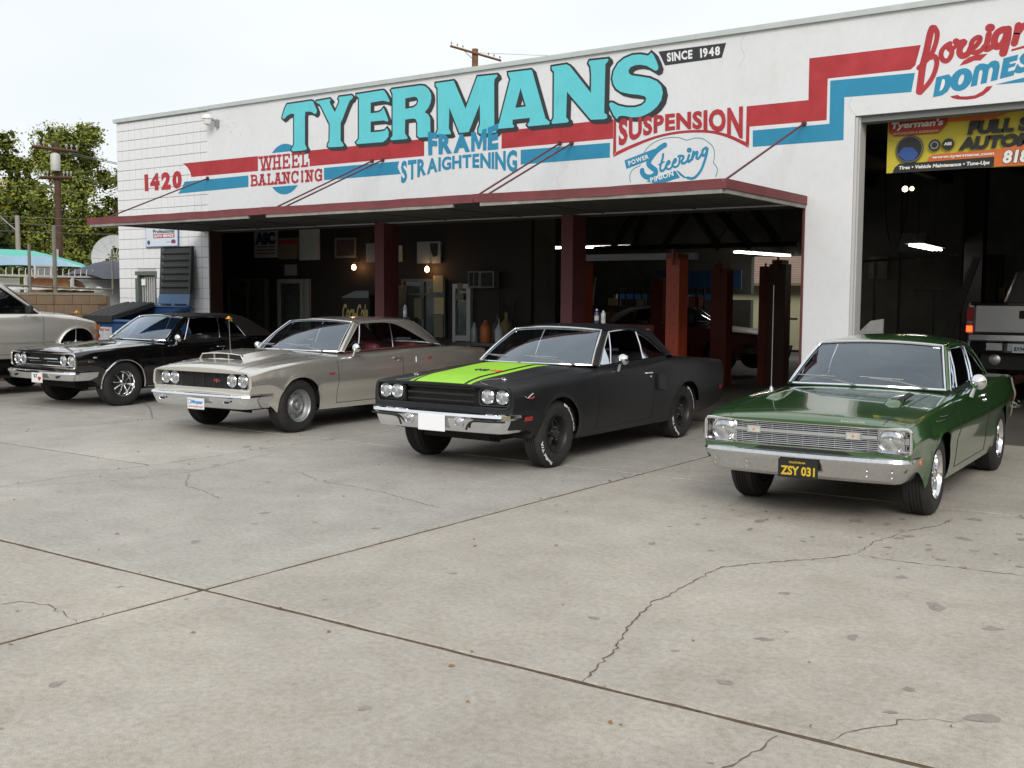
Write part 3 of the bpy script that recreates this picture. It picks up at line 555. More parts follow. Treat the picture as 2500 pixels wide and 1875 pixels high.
# white ground behind WHEEL (it interrupts the stripe), wall lamp, window in the block wall
DOOR = mat('grey_green_frame', (.10, .125, .11), .5); 
wn = part(MB().bx(-19.66, -19.56, D+.0, D+.12, 0, 2.20).bx(-19.0, -18.93, D+.0, D+.12, 0, 2.20).bx(-19.66, -18.93, D-.003, D+.12, 2.14, 2.22), 'door', DOOR)
MB().bx(-19.56, -19.0, D+.16, D+.18, 0, 2.14).build('pane', mat('curtained_glass', (.30, .32, .32), .25, var=.3, vscale=5), wn)
for i in range(7): MB().bx(-19.5+i*.075, -19.485+i*.075, D+.06, D+.075, .1, 2.1).build('bar', mat('white_bar', (.6, .6, .6), .5), wn)
MB().bx(-19.49, -19.36, D+.03, D+.035, 1.93, 2.06).build('notice', 'white', wn)
b = MB().box((-16.96, D-.035, 5.02), (.06, .06, .14)).tube([(-16.96, D-.05, 5.06), (-17.02, D-.13, 5.09)], .02, 8)
lampo = b.build('wall_lamp', mat('lamp_grey', (.30, .30, .29), .5, .3), None, smooth=True)
tag(lampo, 'white barn lamp with grey bracket high at the corner of block and stucco', 'lamp')
MB().lathe([(.01, .13), (.06, .12), (.10, .08), (.11, .04), (.098, .035), (.09, .03), (.07, -.06), (.02, -.08)], (-17.07, D-.17, 5.06), 'z', 20).build('lamp_shade', mat('lamp_white', (.75, .75, .73), .4), lampo, smooth=True)
# enamel sign on the block wall
sg = MB().bx(-19.235, -18.19, D-.03, D-.006, 2.70, 3.35).build('wall_sign', mat('sign_blue_edge', (.08, .12, .3), .4), None)
tag(sg, 'white service sign with a red band on the block wall under the canopy', 'sign')
MB().bx(-19.215, -18.21, D-.036, D-.031, 2.72, 3.33).build('sign_face', mat('sign_enamel', (.62, .68, .76), .3), sg)
MB().bx(-18.975, -18.30, D-.04, D-.037, 2.885, 2.965).build('red_band', COLP['red'], sg)
def wtext(name, txt, m, parent, x0, x1, z0, z1, y, bold=.02, sh=0, space=1):
    return text_obj(name, txt, m, lambda u, v: (lerp(x0, x1, u), y, lerp(z0, z1, v)), parent, bold, space, sh)
wtext('lettering', 'AUTO SERVICE', COLP['white'], sg, -18.955, -18.32, 2.898, 2.952, D-.043, .05)
wtext('lettering', 'Professional', COLP['ink'], sg, -18.98, -18.30, 2.98, 3.06, D-.040, .02)
MB().lathe([(0, 0), (.045, 0), (.045, .003)], (-19.13, D-.037, 2.80), 'y', 16, sgn=-1).build('emblem', mat('emblem_blue', (.03, .08, .25), .4), sg)
MB().bx(-18.40, -18.27, D-.04, D-.037, 2.77, 2.83).build('emblem', COLP['red'], sg)
MB().bx(-18.38, -18.29, D-.043, D-.041, 2.80, 2.845).build('emblem', mat('emblem_blue', ), sg)
wtext('lettering', 'Sponsored', COLP['ink'], sg, -18.56, -18.43, 2.79, 2.81, D-.040)
# ---------------------------------------------------------------- banner in the tall bay
bnm = lambda n, c=(.3, .3, .3): mat(n, c, .45)
ban = MB()
rows = []
for i in range(25):
    x = lerp(-4.39, .3, i/24); w_ = .012*sin(i*1.3); rows.append([(x, 14.6+w_, 3.375+.012*sin(i*.5)), (x, 14.6-w_, 3.7), (x, 14.6+w_*.5, 4.05)])
ban.grid(rows); bn = ban.build('banner', mat('banner_yellow', (.62, .52, .04), .5), None, smooth=True)
tag(bn, 'yellow and orange vinyl banner hung inside the top of the tall bay', 'banner')
yb = 14.575
def bq(name, c, pts, k=0): return MB().add([(x, yb-.004*k, z) for x, z in pts], [tuple(range(len(pts)))]).build(name, c, bn)
OR = bnm('banner_orange', (.62, .14, .03)); RD = bnm('banner_red', (.42, .035, .02)); BK = bnm('banner_black', (.015, .015, .015)); WT = bnm('banner_white', (.75, .75, .72)); CR_ = bnm('banner_cream', (.62, .45, .2))
bq('swoosh', RD, [(-4.37, 4.045), (-3.62, 4.045), (-3.66, 3.93), (-3.75, 3.84), (-4.30, 3.84), (-4.37, 3.90)], 1)
bq('swoosh', OR, [(-3.62, 4.05), (-2.9, 4.05), (-2.98, 4.0), (-3.10, 3.965), (-3.64, 3.965)], 1)
bq('strip', BK, [(-4.30, 3.37), (-3.08, 3.375), (-3.08, 3.495), (-4.22, 3.485), (-4.28, 3.44)], 1)
bq('strip', OR, [(-3.86, 3.49), (-3.0, 3.50), (-2.98, 3.59), (-3.80, 3.575), (-3.86, 3.54)], 2)
bq('strip', OR, [(-3.07, 3.375), (.28, 3.375), (.28, 3.62), (-2.90, 3.62), (-3.0, 3.58), (-3.07, 3.50)], 3)
def bt(txt, c, x0, x1, z0, z1, k, bold=.04, sh=.15): return wtext('lettering', txt, c, bn, x0, x1, z0, z1, yb-.004*k, bold, sh)
bt("Tyerman's", WT, -4.34, -3.69, 3.91, 4.02, 3); bt('AUTOMOTIVE & SUSPENSION', CR_, -4.32, -3.74, 3.855, 3.885, 3)
bt('FULL SERVICE', BK, -3.40, -1.90, 3.785, 3.955, 3, .07); bt('AUTOMOTIVE', BK, -3.50, -1.95, 3.60, 3.765, 4, .07)
bt('www.tyermans.com', WT, -3.81, -3.07, 3.51, 3.555, 4); bt('Tires • Vehicle Maintenance • Tune-Ups', WT, -4.22, -3.12, 3.395, 3.455, 4)
bt('818', BK, -2.975, -2.66, 3.40, 3.57, 5, .09); bt('818', WT, -2.97, -2.665, 3.405, 3.565, 6, .05)
def disc(name, c, x, z, r, k, sx=1, n=24): return MB().add([(x+r*sx*cos(2*pi*i/n), yb-.004*k, z+r*sin(2*pi*i/n)) for i in range(n)], [tuple(range(n))]).build(name, c, bn)
disc('round_emblem', BK, -4.095, 3.66, .175, 3); disc('round_emblem', bnm('banner_grey', (.3, .3, .3)), -4.095, 3.66, .165, 4); disc('round_emblem', BK, -4.095, 3.66, .158, 5)
bq('emblem_shape', bnm('banner_blue', (.03, .08, .3)), [(-4.24, 3.60), (-4.17, 3.69), (-4.05, 3.68), (-3.98, 3.60), (-4.03, 3.52), (-4.13, 3.51)], 6)
for x in (-3.785, -3.62):
    gear = [(x+(.078 if i % 2 else .068)*cos(2*pi*i/40), yb-.016, 3.69+(.078 if i % 2 else .068)*sin(2*pi*i/40)) for i in range(40)]
    MB().add(gear, [tuple(range(40))]).build('badge', BK, bn)
disc('badge', bnm('banner_grey', ), -3.785, 3.69, .05, 5); disc('badge', BK, -3.785, 3.69, .035, 6)
bt('ASE', WT, -3.67, -3.575, 3.675, 3.715, 6, .06, 0)
# ---------------------------------------------------------------- cars
SEAM = mat('panel_gap', (.004, .004, .004), .9)
UNDER = mat('underbody', (.012, .011, .010), .9)
def rrect(y0, y1, z0, z1, r, n=6):
    P = []
    for cy, cz, a0 in ((y1-r, z1-r, 0), (y0+r, z1-r, 90), (y0+r, z0+r, 180), (y1-r, z0+r, 270)):
        for i in range(n+1): a = radians(a0+90*i/n); P.append((cy+r*cos(a), cz+r*sin(a)))
    return P
def wheel(parent, x, s, yo, R, rimR, kind, w_=.21, letters=False, zc=None):
    """s = side sign; yo = outer face distance from the centre line"""
    zc = R-.006 if zc is None else zc
    wroot = bpy.data.objects.new('wheel', None); COL.objects.link(wroot); wroot.parent = parent; wroot.location = (x, s*yo, zc)
    k = R/.345
    pr = [(rimR-.004, -.03), (rimR+.004, -.004), (rimR+.02, .004), (rimR+.5*(R-rimR), .014), (R-.045*k, .008), (R-.022*k, -.006), (R-.006, -.028), (R, -.045)]
    for g in range(4):
        a = -.045-(w_-.10)*(g+.5)/4.5; pr += [(R, a+.006), (R-.008, a+.004), (R-.008, a-.004), (R, a-.006)]
    pr += [(R-.008, -w_+.03), (R-.05, -w_+.004), (rimR, -w_+.01)]
    MB().lathe(pr, (0, 0, 0), 'y', 44, sgn=s).build('tyre', 'rubber', wroot, smooth=30)
    rim = MB()
    if kind == 'steel':
        rim.lathe([(rimR+.004, .004), (rimR-.004, -.004), (rimR-.012, -.028), (rimR-.030, -.040), (rimR-.045, -.062), (.125, -.050), (.105, -.022), (.085, -.020), (.062, -.040), (.05, -.040), (.045, -.012), (.036, -.004), (0, -.002)], (0,0,0), 'y', 40, sgn=s)
        ro = rim.build('rim', 'greysteel', wroot, smooth=35)
        sl = MB()
        for i in range(8):
            a = 2*pi*i/8; sl.lathe([(0, .001), (.011, .001)], (.142*cos(a), s*-.054, .142*sin(a)), 'y', 8, sgn=s)
        sl.build('slot', 'black', ro)
        nu = MB()
        for i in range(5):
            a = 2*pi*i/5+.3; nu.lathe([(0, .018), (.009, .016), (.011, 0)], (.066*cos(a), s*-.042, .066*sin(a)), 'y', 6, sgn=s)
        nu.build('lug_nuts', 'steel', ro)
    else:
        n, mt, mlip, wout, win = dict(black5=(5, 'dark', 'dark', .030, .020), chrome8=(8, 'chrome', 'chrome', .026, .012), chrome5=(5, 'chrome2', 'chrome', .034, .026))[kind]
        rim.lathe([(rimR+.004, .006), (rimR-.004, .006), (rimR-.010, -.006), (rimR-.016, -.03), (rimR-.020, -.075), (rimR-.045, -.085), (rimR-.05, -.10), (0, -.10)], (0,0,0), 'y', 40, sgn=s)
        ro = rim.build('rim', mlip, wroot, smooth=35)
        if kind != 'black5': MB().lathe([(rimR-.03, -.074), (.0, -.070)], (0,0,0), 'y', 40, sgn=s).build('drum', 'black', ro)
        for i in range(n):
            a = 2*pi*i/n+.2; sp = MB(); c, q = cos(a), sin(a)
            prs = ((.035, win), (.08, win*.9), (.13, lerp(win, wout, .6)), (rimR-.018, wout)); rows = []
            for r_, h in prs:
                dz = -.030-.03*(r_/rimR); rows.append([(r_*c-h*q, s*(dz-.03), r_*q+h*c), (r_*c-h*q*.7, s*dz, r_*q+h*c*.7), (r_*c, s*(dz+(.004 if kind != 'black5' else -.008)), r_*q), (r_*c+h*q*.7, s*dz, r_*q-h*c*.7), (r_*c+h*q, s*(dz-.03), r_*q-h*c)])
            sp.grid(rows); sp.build('spoke', mt, ro, smooth=25)
        MB().lathe([(.048, -.045), (.045, -.012), (.03, -.004), (0, -.002)], (0,0,0), 'y', 20, sgn=s).build('centre_cap', mt if kind == 'black5' else 'chrome', ro, smooth=35)
        nu = MB()
        for i in range(5):
            a = 2*pi*i/5+.5; nu.lathe([(0, .016), (.008, .014), (.01, 0)], (.066*cos(a), s*-.035, .066*sin(a)), 'y', 6, sgn=s)
        nu.build('lug_nuts', 'steel', ro)
    MB().lathe([(rimR-.01, -.1), (rimR-.01, -w_+.01), (0, -w_+.01)], (0,0,0), 'y', 20, sgn=s).build('inner_barrel', 'black', wroot)
    if letters:
        for txt, ac, rr_ in (('BFGoodrich', 35, (R-.032)), ('Radial T/A', 218, (R-.032))):
            vs, fs, wd = text_geo(txt, .04); hgt = .030; span = 1.20 if txt[0] == 'B' else 1.05; b = MB(); L = []
            for u, v in vs:
                r_ = rr_-hgt*.75+v*hgt; a = radians(ac)-(u-.5)*span
                # seen from outside on side s: clockwise text
                xx = r_*cos(a)*(-1 if s > 0 else 1)*-1; L.append((-xx if s > 0 else xx, s*(.017-.22*max(0, r_-(R-.05))), r_*sin(a)))
            b.add(L, fs); b.build('tyre_lettering', 'wpaint', wroot)
    return wroot
class Car:
    def __init__(c, sp, loc, rz, label, cat='car', name='parked_car'):
        c.sp = sp; c.root = thing(name, label, cat, loc, rz); g = sp.get
        c.W = K(g('W')); c.zb = K(g('zb')); c.zc = K(g('zc')); c.zk = K(g('zk')); c.Sf = K(g('S')); c.xf, c.xr = g('xf'), g('xr')
        c.k = g('sweep', .04); c.bulge = g('bulge', lambda x, y: 0); c.seam = g('seam', .2); c.paint = g('paint')
        c.crown = g('crown', 2.2); c.lean = g('lean', 0)
    def warp(c, x, y, z):
        t = min(1, max(0, (x+.05)/(c.xf+.05))); t = t*t*(3-2*t)
        tr = min(1, max(0, (c.xr+.6-x)/.6)); return (x-t*c.k*(abs(y)/.9)**2.4+t*c.lean*(z-.6)+tr*.05*(abs(y)/.9)**2.4, y, z)
    def side_y(c, x, z):
        zk, zb = c.zk(x), c.zb(x); return c.W(x)*c.Sf((z-zk)/(zb-zk))
    def top_z(c, x, y):
        ye = c.W(x)*c.Sf(1); u = max(0, 1-abs(y)/ye); return c.zb(x)+(c.zc(x)-c.zb(x))*(1-(1-u)**c.crown)+c.bulge(x, abs(y))
    def zlow(c, x):
        z = c.zk(x)
        for xa, R, za in c.sp['arches']:
            d = abs(x-xa)
            if d < R: z = max(z, za+R*sqrt(max(0, 1-(d/R)**2.3))*c.sp.get('archh', 1))
        return z
    def body(c):
        sp = c.sp; xs = set(); n = int((c.xf-c.xr)/.05)
        for i in range(n+1): xs.add(round(lerp(c.xf, c.xr, i/n), 4))
        for xa, R, za in sp['arches']:
            for q in (-1, 1):
                xs.add(xa+q*(R+.003)); xs.add(xa+q*(R-.0005))
                for e in (.99, .965, .93, .88, .8, .7): xs.add(xa+q*R*e)
        for q in sp['door']+[sp['cowl'], sp['deck'], c.xf-.02]: xs.add(q)
        xs = sorted(xs, reverse=True); xs = [x for i, x in enumerate(xs) if i == 0 or xs[i-1]-x > .0009]
        sr = [0, .04, .08, .14, .2, .27, .34, .41, .48, .55, .61, .67, .73, .78, .83, .87, .9, .93, .955, .975, .99, 1]
        tu = [.012, .03, .06, .1, .15, c.seam, .26, .33, .4, .47, .54, .61, .68, .75, .82, .88, .94, 1]
        P = []
        for x in xs:
            zl, zb = c.zlow(x), c.zb(x); col = []
            for s_ in sr:
                z = zl+(zb-zl)*s_; y = c.side_y(x, z)
                for xa, R, za in sp['arches']:
                    dd = sqrt((x-xa)**2+(z-za)**2)-R
                    if abs(x-xa) < R+.12 and z > za-.05: y += sp.get('flare', .010)*math.exp(-(dd/.03)**2)
                col.append((y, z))
            ye = col[-1][0]
            for u in tu: y = ye*(1-u); col.append((y, c.top_z(x, y)))
            P.append(col)
        ns = len(sr); xw0, xw1, yw = sp['ws_c'], sp['ws_s'], sp['ws_y']
        def xws(y): return lerp(xw0, xw1, min(1, (abs(y)/yw)**2.2))
        bodyb, hood, trunk = MB(), MB(), MB(); doors = {1: MB(), -1: MB()}
        for s in (1, -1):
            for i in range(len(xs)-1):
                xm = (xs[i]+xs[i+1])/2
                for j in range(len(P[0])-1):
                    q = [(i, j), (i, j+1), (i+1, j+1), (i+1, j)]; pts = [(xs[a], s*P[a][b][0], P[a][b][1]) for a, b in q]
                    ym = abs(sum(p[1] for p in pts)/4); zm = sum(p[2] for p in pts)/4; tgt = bodyb
                    if j >= ns-1:
                        inner = j-ns+1 >= 6
                        if inner and xm > sp['cowl']: tgt = hood
                        elif inner and sp['deck'] < xm < xws(ym)-.05: continue
                        elif inner and xm < sp['deck']: tgt = trunk
                    elif sp['door'][1] < xm < sp['door'][0] and zm > c.zk(xm)+.07 and 'nodoor' not in sp: tgt = doors[s]
                    pts = [c.warp(*p) for p in pts]; tgt.add(pts, [(0, 3, 2, 1) if s > 0 else (0, 1, 2, 3)])
        def mk(b, n, par=None):
            if not b.f: return None
            me = b; o = me.build(n, c.paint, par or c.root, recalc=False)
            bm = bmesh.new(); bm.from_mesh(o.data); bmesh.ops.remove_doubles(bm, verts=bm.verts, dist=.0004); bm.to_mesh(o.data); bm.free()
            o.data.polygons.foreach_set('use_smooth', [True]*len(o.data.polygons))
            try: o.data.set_sharp_from_angle(angle=radians(sp.get('sharp', 50)))
            except Exception: pass
            return o
        c.body_o = mk(bodyb, 'body'); c.hood_o = mk(hood, 'hood'); mk(trunk, 'trunk_lid'); c.doors = {s: mk(doors[s], 'door') for s in (1, -1)}
        # shut lines, each its own dark gap
        class Gaps:
            def tube(s, *a, **k): s.q = getattr(s, 'q', [])+[MB().tube(*a, **k)]
            def flush(s, p): [g.build('panel_gap', SEAM, p) for g in s.q]
        b = Gaps()
        if 'nodoor' not in sp:
            for s in (1, -1):
                for xd in sp['door']:
                    z0, z1 = c.zk(xd)+.07, c.zb(xd); b.tube([c.warp(xd, s*(c.side_y(xd, lerp(z0, z1, t/14))-.001), lerp(z0, z1, t/14)) for t in range(15)], .0042, 5)
                x0, x1 = sp['door']; b.tube([c.warp(lerp(x0, x1, t/10), s*(c.side_y(lerp(x0, x1, t/10), c.zk(lerp(x0, x1, t/10))+.07)-.001), c.zk(lerp(x0, x1, t/10))+.07) for t in range(11)], .004, 5)
        for s in (1, -1):
            L = []
            for t in range(24):
                x = lerp(c.xf-.03, sp['cowl'], t/23); y = s*c.W(x)*c.Sf(1)*(1-c.seam); L.append(c.warp(x, y, c.top_z(x, y)-.0015))
            b.tube(L, .0042, 5)
            L = []
            for t in range(20):
                x = lerp(sp['deck']-.02, c.xr+.03, t/19); y = s*c.W(x)*c.Sf(1)*(1-c.seam); L.append(c.warp(x, y, c.top_z(x, y)-.0015))
            b.tube(L, .004, 5)
        b.flush(c.body_o)
        # wheel wells, floor pan, rear closure
        b = MB()
        for xa, R, za in sp['arches']:
            for s in (1, -1):
                yo = c.W(xa)*.93; b.lathe([(R+.035, 0), (R+.05, -.30), (0, -.30)], (xa, s*yo, za), 'y', 20, .0, pi, sgn=s)
        zf = max(.22, sp.get('floor', .24)); b.bx(sp['arches'][1][0]+.3, sp['arches'][0][0]-.3, -.80, .80, zf, zf+.05); b.bx(c.xf-.30, sp['arches'][0][0]+.2, -.42, .42, zf+.05, zf+.3)
        b.bx(sp['arches'][0][0]-.4, sp['arches'][0][0]+.4, -.48, .48, zf+.05, zf+.35); b.bx(c.xr+.1, sp['arches'][1][0]+.4, -.5, .5, zf+.05, zf+.2)
        b.tube([(sp['arches'][0][0], -.6, .3), (sp['arches'][0][0], .6, .3)], .035, 8); b.tube([(.1+sp['arches'][0][0], -.4, zf), (.3, .35, zf+.02)], .02, 6)
        b.build('underbody', UNDER, c.root)
        for xx, nm in ((c.xr, 'rear_panel'),):
            sec = [(p[0], p[1]) for p in P[-1]]; loop = [(xx, y, z) for y, z in sec]+[(xx, -y, z) for y, z in sec[::-1][1:]]
            MB().add([c.warp(*p) for p in loop], [tuple(range(len(loop)))]).build(nm, c.paint, c.root)
        c.sec0 = P[0]
    def front(c, y, z0, z1, r, depth=.10, face=None, inner='dark', back='dark', ring=None, rr=.011, zlow=.45, shape=None):
        """close the nose: face around a rounded opening, recessed cavity with a back plate"""
        sec = c.sec0; out = [(p[0], p[1]) for p in sec if p[1] >= zlow]; out = [(out[0][0]*.985, zlow)]+out
        loop = out+[(-a, b_) for a, b_ in out[::-1][1:]]            # right bottom -> up -> left bottom
        inn = rrect(-y, y, z0, z1, r, 7) if shape is None else shape
        cz = (z0+z1)/2
        def hit(a):
            dx, dz = cos(a), sin(a); best = None; N = len(loop)
            for i in range(N):
                (ax, az), (bx_, bz) = loop[i], loop[(i+1) % N]; ex, ez = bx_-ax, bz-az; den = dx*ez-dz*ex
                if abs(den) < 1e-9: continue
                t = ((ax)*ez-(az-cz)*ex)/den; u = (ax*dz-(az-cz)*dx)/den
                if t > 0 and -1e-6 <= u <= 1+1e-6 and (best is None or t < best): best = t
            return (dx*(best or 0), cz+dz*(best or 0))
        angs = [math.atan2(b_-cz, a) for a, b_ in inn]
        extra = [math.atan2(b_-cz, a) for a, b_ in loop]
        pts = sorted([(a, p) for a, p in zip(angs, inn)]+[(a, None) for a in extra], key=lambda q: q[0])
        def inhit(a):
            dx, dz = cos(a), sin(a); best = None; N = len(inn)
            for i in range(N):
                (ax, az), (bx_, bz) = inn[i], inn[(i+1) % N]; ex, ez = bx_-ax, bz-az; den = dx*ez-dz*ex
                if abs(den) < 1e-9: continue
                t = ((ax)*ez-(az-cz)*ex)/den; u = (ax*dz-(az-cz)*dx)/den
                if t > 0 and -1e-6 <= u <= 1+1e-6 and (best is None or t > best): best = t
            return (dx*(best or 0), cz+dz*(best or 0))
        I = [p if p is not None else inhit(a) for a, p in pts]; O = [hit(a) for a, _ in pts]; x = c.xf
        b = MB(); N = len(I); e = .004
        rows = [[(x, *q) for q in O], [(x, lerp(o[0], i[0], .5), lerp(o[1], i[1], .5)) for o, i in zip(O, I)], [(x-e, *q) for q in I]]
        b.grid(rows, closed=True); b.build('nose_panel', face or c.paint, c.root, smooth=30, warp=c.warp)
        # horizontal subdivided cavity walls and back plate so that the sweep warp bends them
        b = MB(); b.grid([[(x-.004, *q) for q in I], [(x-depth, *q) for q in I]], closed=True); c.cav = b.build('grille_surround', inner, c.root, warp=c.warp)
        b = MB(); n = 24; b.grid([[(x-depth+.001, lerp(-y*.995, y*.995, i/n), zz) for i in range(n+1)] for zz in (z0+.005, z1-.005)])
        b.build('back_plate', back, c.cav, warp=c.warp)
        if ring: MB().tube([c.warp(x+.002, *q) for q in inn], rr, 6, closed=True).build('grille_trim', ring, c.root, smooth=True)
    def lamp(c, y, z, r=.085, dx=-.02, ringm='chrome', name='headlight', lens='lens'):
        x = c.xf+dx; b = MB(); b.lathe([(r+.007, -.03), (r+.009, .002), (r+.004, .006), (r, .002), (r-.002, -.01)], (0,0,0), 'x', 28)
        p = c.warp(x, y, z); o = b.build(name, ringm, c.root, smooth=40, loc=p)
        MB().lathe([(r, -.010), (r*.92, -.001), (r*.7, .006), (r*.35, .010), (0, .011)], (0,0,0), 'x', 28).build('lens', lens, o, smooth=50)
        MB().lathe([(r*.22, .0112), (0, .014)], (0,0,0), 'x', 12).build('bulb_cap', 'chrome', o, smooth=True)
        return o
    def bumper(c, prof, yw, xb, bend=.05, wrap=.32, m='chrome', name='bumper', ywr=None, rear=False):
        path = []; n = 30
        for i in range(n+1):
            y = lerp(-yw, yw, i/n); path.append((xb-bend*(abs(y)/yw)**2.2-.05*max(0, (abs(y)/yw-.9)/.1)**2, y))
        a, e = path[0], path[-1]
        yw -= .05; path = [(x, y*yw/(yw+.05)) for x, y in path]; path = [(a[0]-wrap, -(yw+.028)), (a[0]-wrap*.5, -(yw+.026)), (a[0]-.035, -(yw+.014))]+path+[(e[0]-.035, yw+.014), (e[0]-wrap*.5, yw+.026), (e[0]-wrap, yw+.028)]; zt_ = max(z for d, z in prof)
        if rear: path = [(2*c.xr_b-x+0, y) for x, y in path] if False else path
        rows = []; N = len(path)
        for i, (x, y) in enumerate(path):
            p0, p1 = path[max(0, i-1)], path[min(N-1, i+1)]; t = Vector((p1[0]-p0[0], p1[1]-p0[1], 0)).normalized(); nn = Vector((t.y, -t.x, 0))
            f = min(1, .45+.55*min(i, N-1-i)/3)
            rows.append([(x+nn.x*d*f, (y+nn.y*d*f)*(1-.25*(zt_-z)*(abs(y)/yw)**6), z) for d, z in prof])
        b = MB(); b.grid(rows, closed=True); k = len(prof); b.f += [tuple(range(k))[::-1], tuple(range((N-1)*k, N*k))]; b.mi += [0, 0]
        if rear: b.v = [(2*c.xr-.0-v[0]+(c.xf-c.xr)*0-(c.xr-(-c.xr))*0, v[1], v[2]) for v in b.v]
        o = b.build(name, m, c.root, smooth=28, recalc=True); return o
    def glasshouse(c):
        sp = c.sp; A0, A1 = Vector(sp['A0']), Vector(sp['A1']); T = curve_pts(sp['T'], 26); Sx = curve_pts(sp['Sx'], 26); ks = sp['ks']
        xc0, zc0, xc1, zc1 = sp['cowl_pt']+sp['head_pt']; kS = max(1, int(round(ks*26)))
        mir = lambda p: Vector((p.x, -p.y, p.z)); roofp = sp.get('roof', c.paint)
        # windshield with chrome surround
        def wb(t): return Vector((lerp(xc0, A0.x, abs(t)**2.2), A0.y*t, lerp(zc0, A0.z, t*t)))
        def wt(t): return Vector((lerp(xc1, A1.x, abs(t)**2.2), A1.y*t, lerp(zc1, A1.z, t*t)))
        rows = []
        for i in range(9):
            v = i/8; rows.append([wb(-1+2*j/20).lerp(wt(-1+2*j/20), v)+Vector((.02, 0, .03))*4*v*(1-v)*.5 for j in range(21)])
        wsd = MB().grid(rows).build('windshield', sp.get('wglass', 'glass2'), c.root, smooth=80)
        loop = [wb(-1+2*j/20) for j in range(21)]+[wb(1).lerp(wt(1), i/8)+Vector((.02, 0, .03))*4*(i/8)*(1-i/8)*.5 for i in range(1, 8)]+[wt(1-2*j/20) for j in range(21)]+[wb(-1).lerp(wt(-1), i/8)+Vector((.02, 0, .03))*4*(i/8)*(1-i/8)*.5 for i in range(7, 0, -1)]
        MB().tube([p+Vector((.008, 0, .006)) for p in loop], sp.get('trimr', .011), 6, closed=True).build('windshield_trim', 'chrome', c.root, smooth=True)
        MB().tube([p*1.0+Vector((-.004, -.018 if p.y > 0 else .018, -.0)) for p in loop], .014, 5, closed=True).build('seal', 'black', wsd, smooth=True)
        # roof panel and sail panels
        rf = MB(); n = 20; rr_ = []
        for i in range(kS+1):
            s_ = Sx[i]; zc_ = sp['roofc'](s_.x); row = []
            for j in range(n+1):
                t = -1+2*j/n; x = s_.x+(xc1-A1.x)*(1-abs(t)**2.2)*max(0, 1-i/6); edge = s_.z; row.append(Vector((x, s_.y*t, lerp(zc_ if i else max(zc1, edge)+.008, edge, abs(t)**2.6))))
            rr_.append(row)
        front_row = [wt(-1+2*j/n)+Vector((0, 0, .012)) for j in range(n+1)]; rr_ = [front_row]+rr_
        rf.grid(rr_); roof = rf.build('roof', roofp, c.root, smooth=60)
        for s in (1, -1):
            fx = (lambda p: p) if s > 0 else mir; rows = []
            for a, b_ in zip(T, Sx):
                mid = (a+b_)/2+Vector((0, .012, .012)); rows.append([fx(a), fx(a.lerp(mid, .5)+Vector((0, .008, .002))), fx(mid), fx(mid.lerp(b_, .5)+Vector((0, .001, .005))), fx(b_)])
            MB().grid(rows).build('sail_panel', roofp, c.root, smooth=60)
            # A pillar
            P0, P1 = A0, A1; Q0, Q1 = Vector(sp['B0']), T[0]
            MB().grid([[fx(P0.lerp(P1, i/6)+Vector((.004, 0, .004))), fx((P0.lerp(P1, i/6)+Q0.lerp(Q1, i/6))/2+Vector((.012, .016, .006))), fx(Q0.lerp(Q1, i/6))] for i in range(7)]).build('pillar', roofp if sp.get('pill') else c.paint, c.root, smooth=80)
            # side glass
            segs = sp['sideglass']; xb0, xb1 = Q0.x, T[-1].x
            def topat(x):
                if x > Q1.x: return Q0.lerp(Q1, (x-Q0.x)/(Q1.x-Q0.x))
                for a, b_ in zip(T, T[1:]):
                    if b_.x <= x <= a.x: return a.lerp(b_, (x-a.x)/(b_.x-a.x+1e-9))
                return T[-1]
            tipy = T[-1].y
            def botat(x): t = (x-xb0)/(xb1-xb0); return Vector((x, lerp(Q0.y, tipy, t), lerp(Q0.z, T[-1].z, t)))
            for x0, x1 in segs:
                rows = []
                for i in range(9):
                    x = lerp(x0, x1, i/8); a, b_ = botat(x), topat(x); off = Vector((0, -.012, 0)); rows.append([fx(a.lerp(b_, k_/4)+off+Vector((0, .015, 0))*4*(k_/4)*(1-k_/4)*.6) for k_ in range(5)])
                MB().grid(rows).build('side_window', sp.get('sglass', 'glass'), c.root, smooth=80)
            edge = [fx(Q0.lerp(Q1, i/5)+Vector((0, .004, 0))) for i in range(5)]+[fx(p+Vector((0, .006, -.002))) for p in T]
            MB().tube(edge, sp.get('dripr', .008), 5).build('drip_rail', sp.get('dripm', 'chrome'), c.root, smooth=True)
            MB().tube([fx(botat(lerp(xb0, xb1, i/10))+Vector((0, .006, .002))) for i in range(11)], .006, 5).build('belt_trim', sp.get('beltm', 'chrome'), c.root, smooth=True)
            for (xa, xt, r_) in sp['bars']:
                MB().tube([fx(botat(xa)+Vector((0, 0, 0))), fx(botat(xa).lerp(topat(xt), .5)+Vector((0, .008, 0))), fx(topat(xt)+Vector((0, -.004, -.005)))], r_, 6).build('window_divider', 'chrome', c.root, smooth=True)
            # inner trim below the glass and door inner panel
            MB().grid([[fx(botat(lerp(xb0-.0, xb1, i/10))+Vector((0, -.02, z_))) for z_ in (.0, -.5)] for i in range(11)]).build('inner_panel', sp['trim'], c.root)
        # rear window
        a0, a1 = Sx[kS], Sx[-1]; rows = []
        for i in range(7):
            p = Sx[min(26, kS+int(round((26-kS)*i/6)))]; dz = sp.get('rgz', .02); rows.append([Vector((p.x+.0, p.y*(-1+2*j/14), p.z+dz*(1-(abs(-1+2*j/14))**2.5))) for j in range(15)])
        MB().grid(rows).build('rear_window', 'glass', c.root, smooth=80)
        MB().tube([rows[0][j] for j in range(15)]+[r_[-1] for r_ in rows[1:-1]]+[rows[-1][j] for j in range(14, -1, -1)]+[r_[0] for r_ in rows[-2:0:-1]], .008, 5, closed=True).build('rear_trim', 'chrome', c.root, smooth=True)
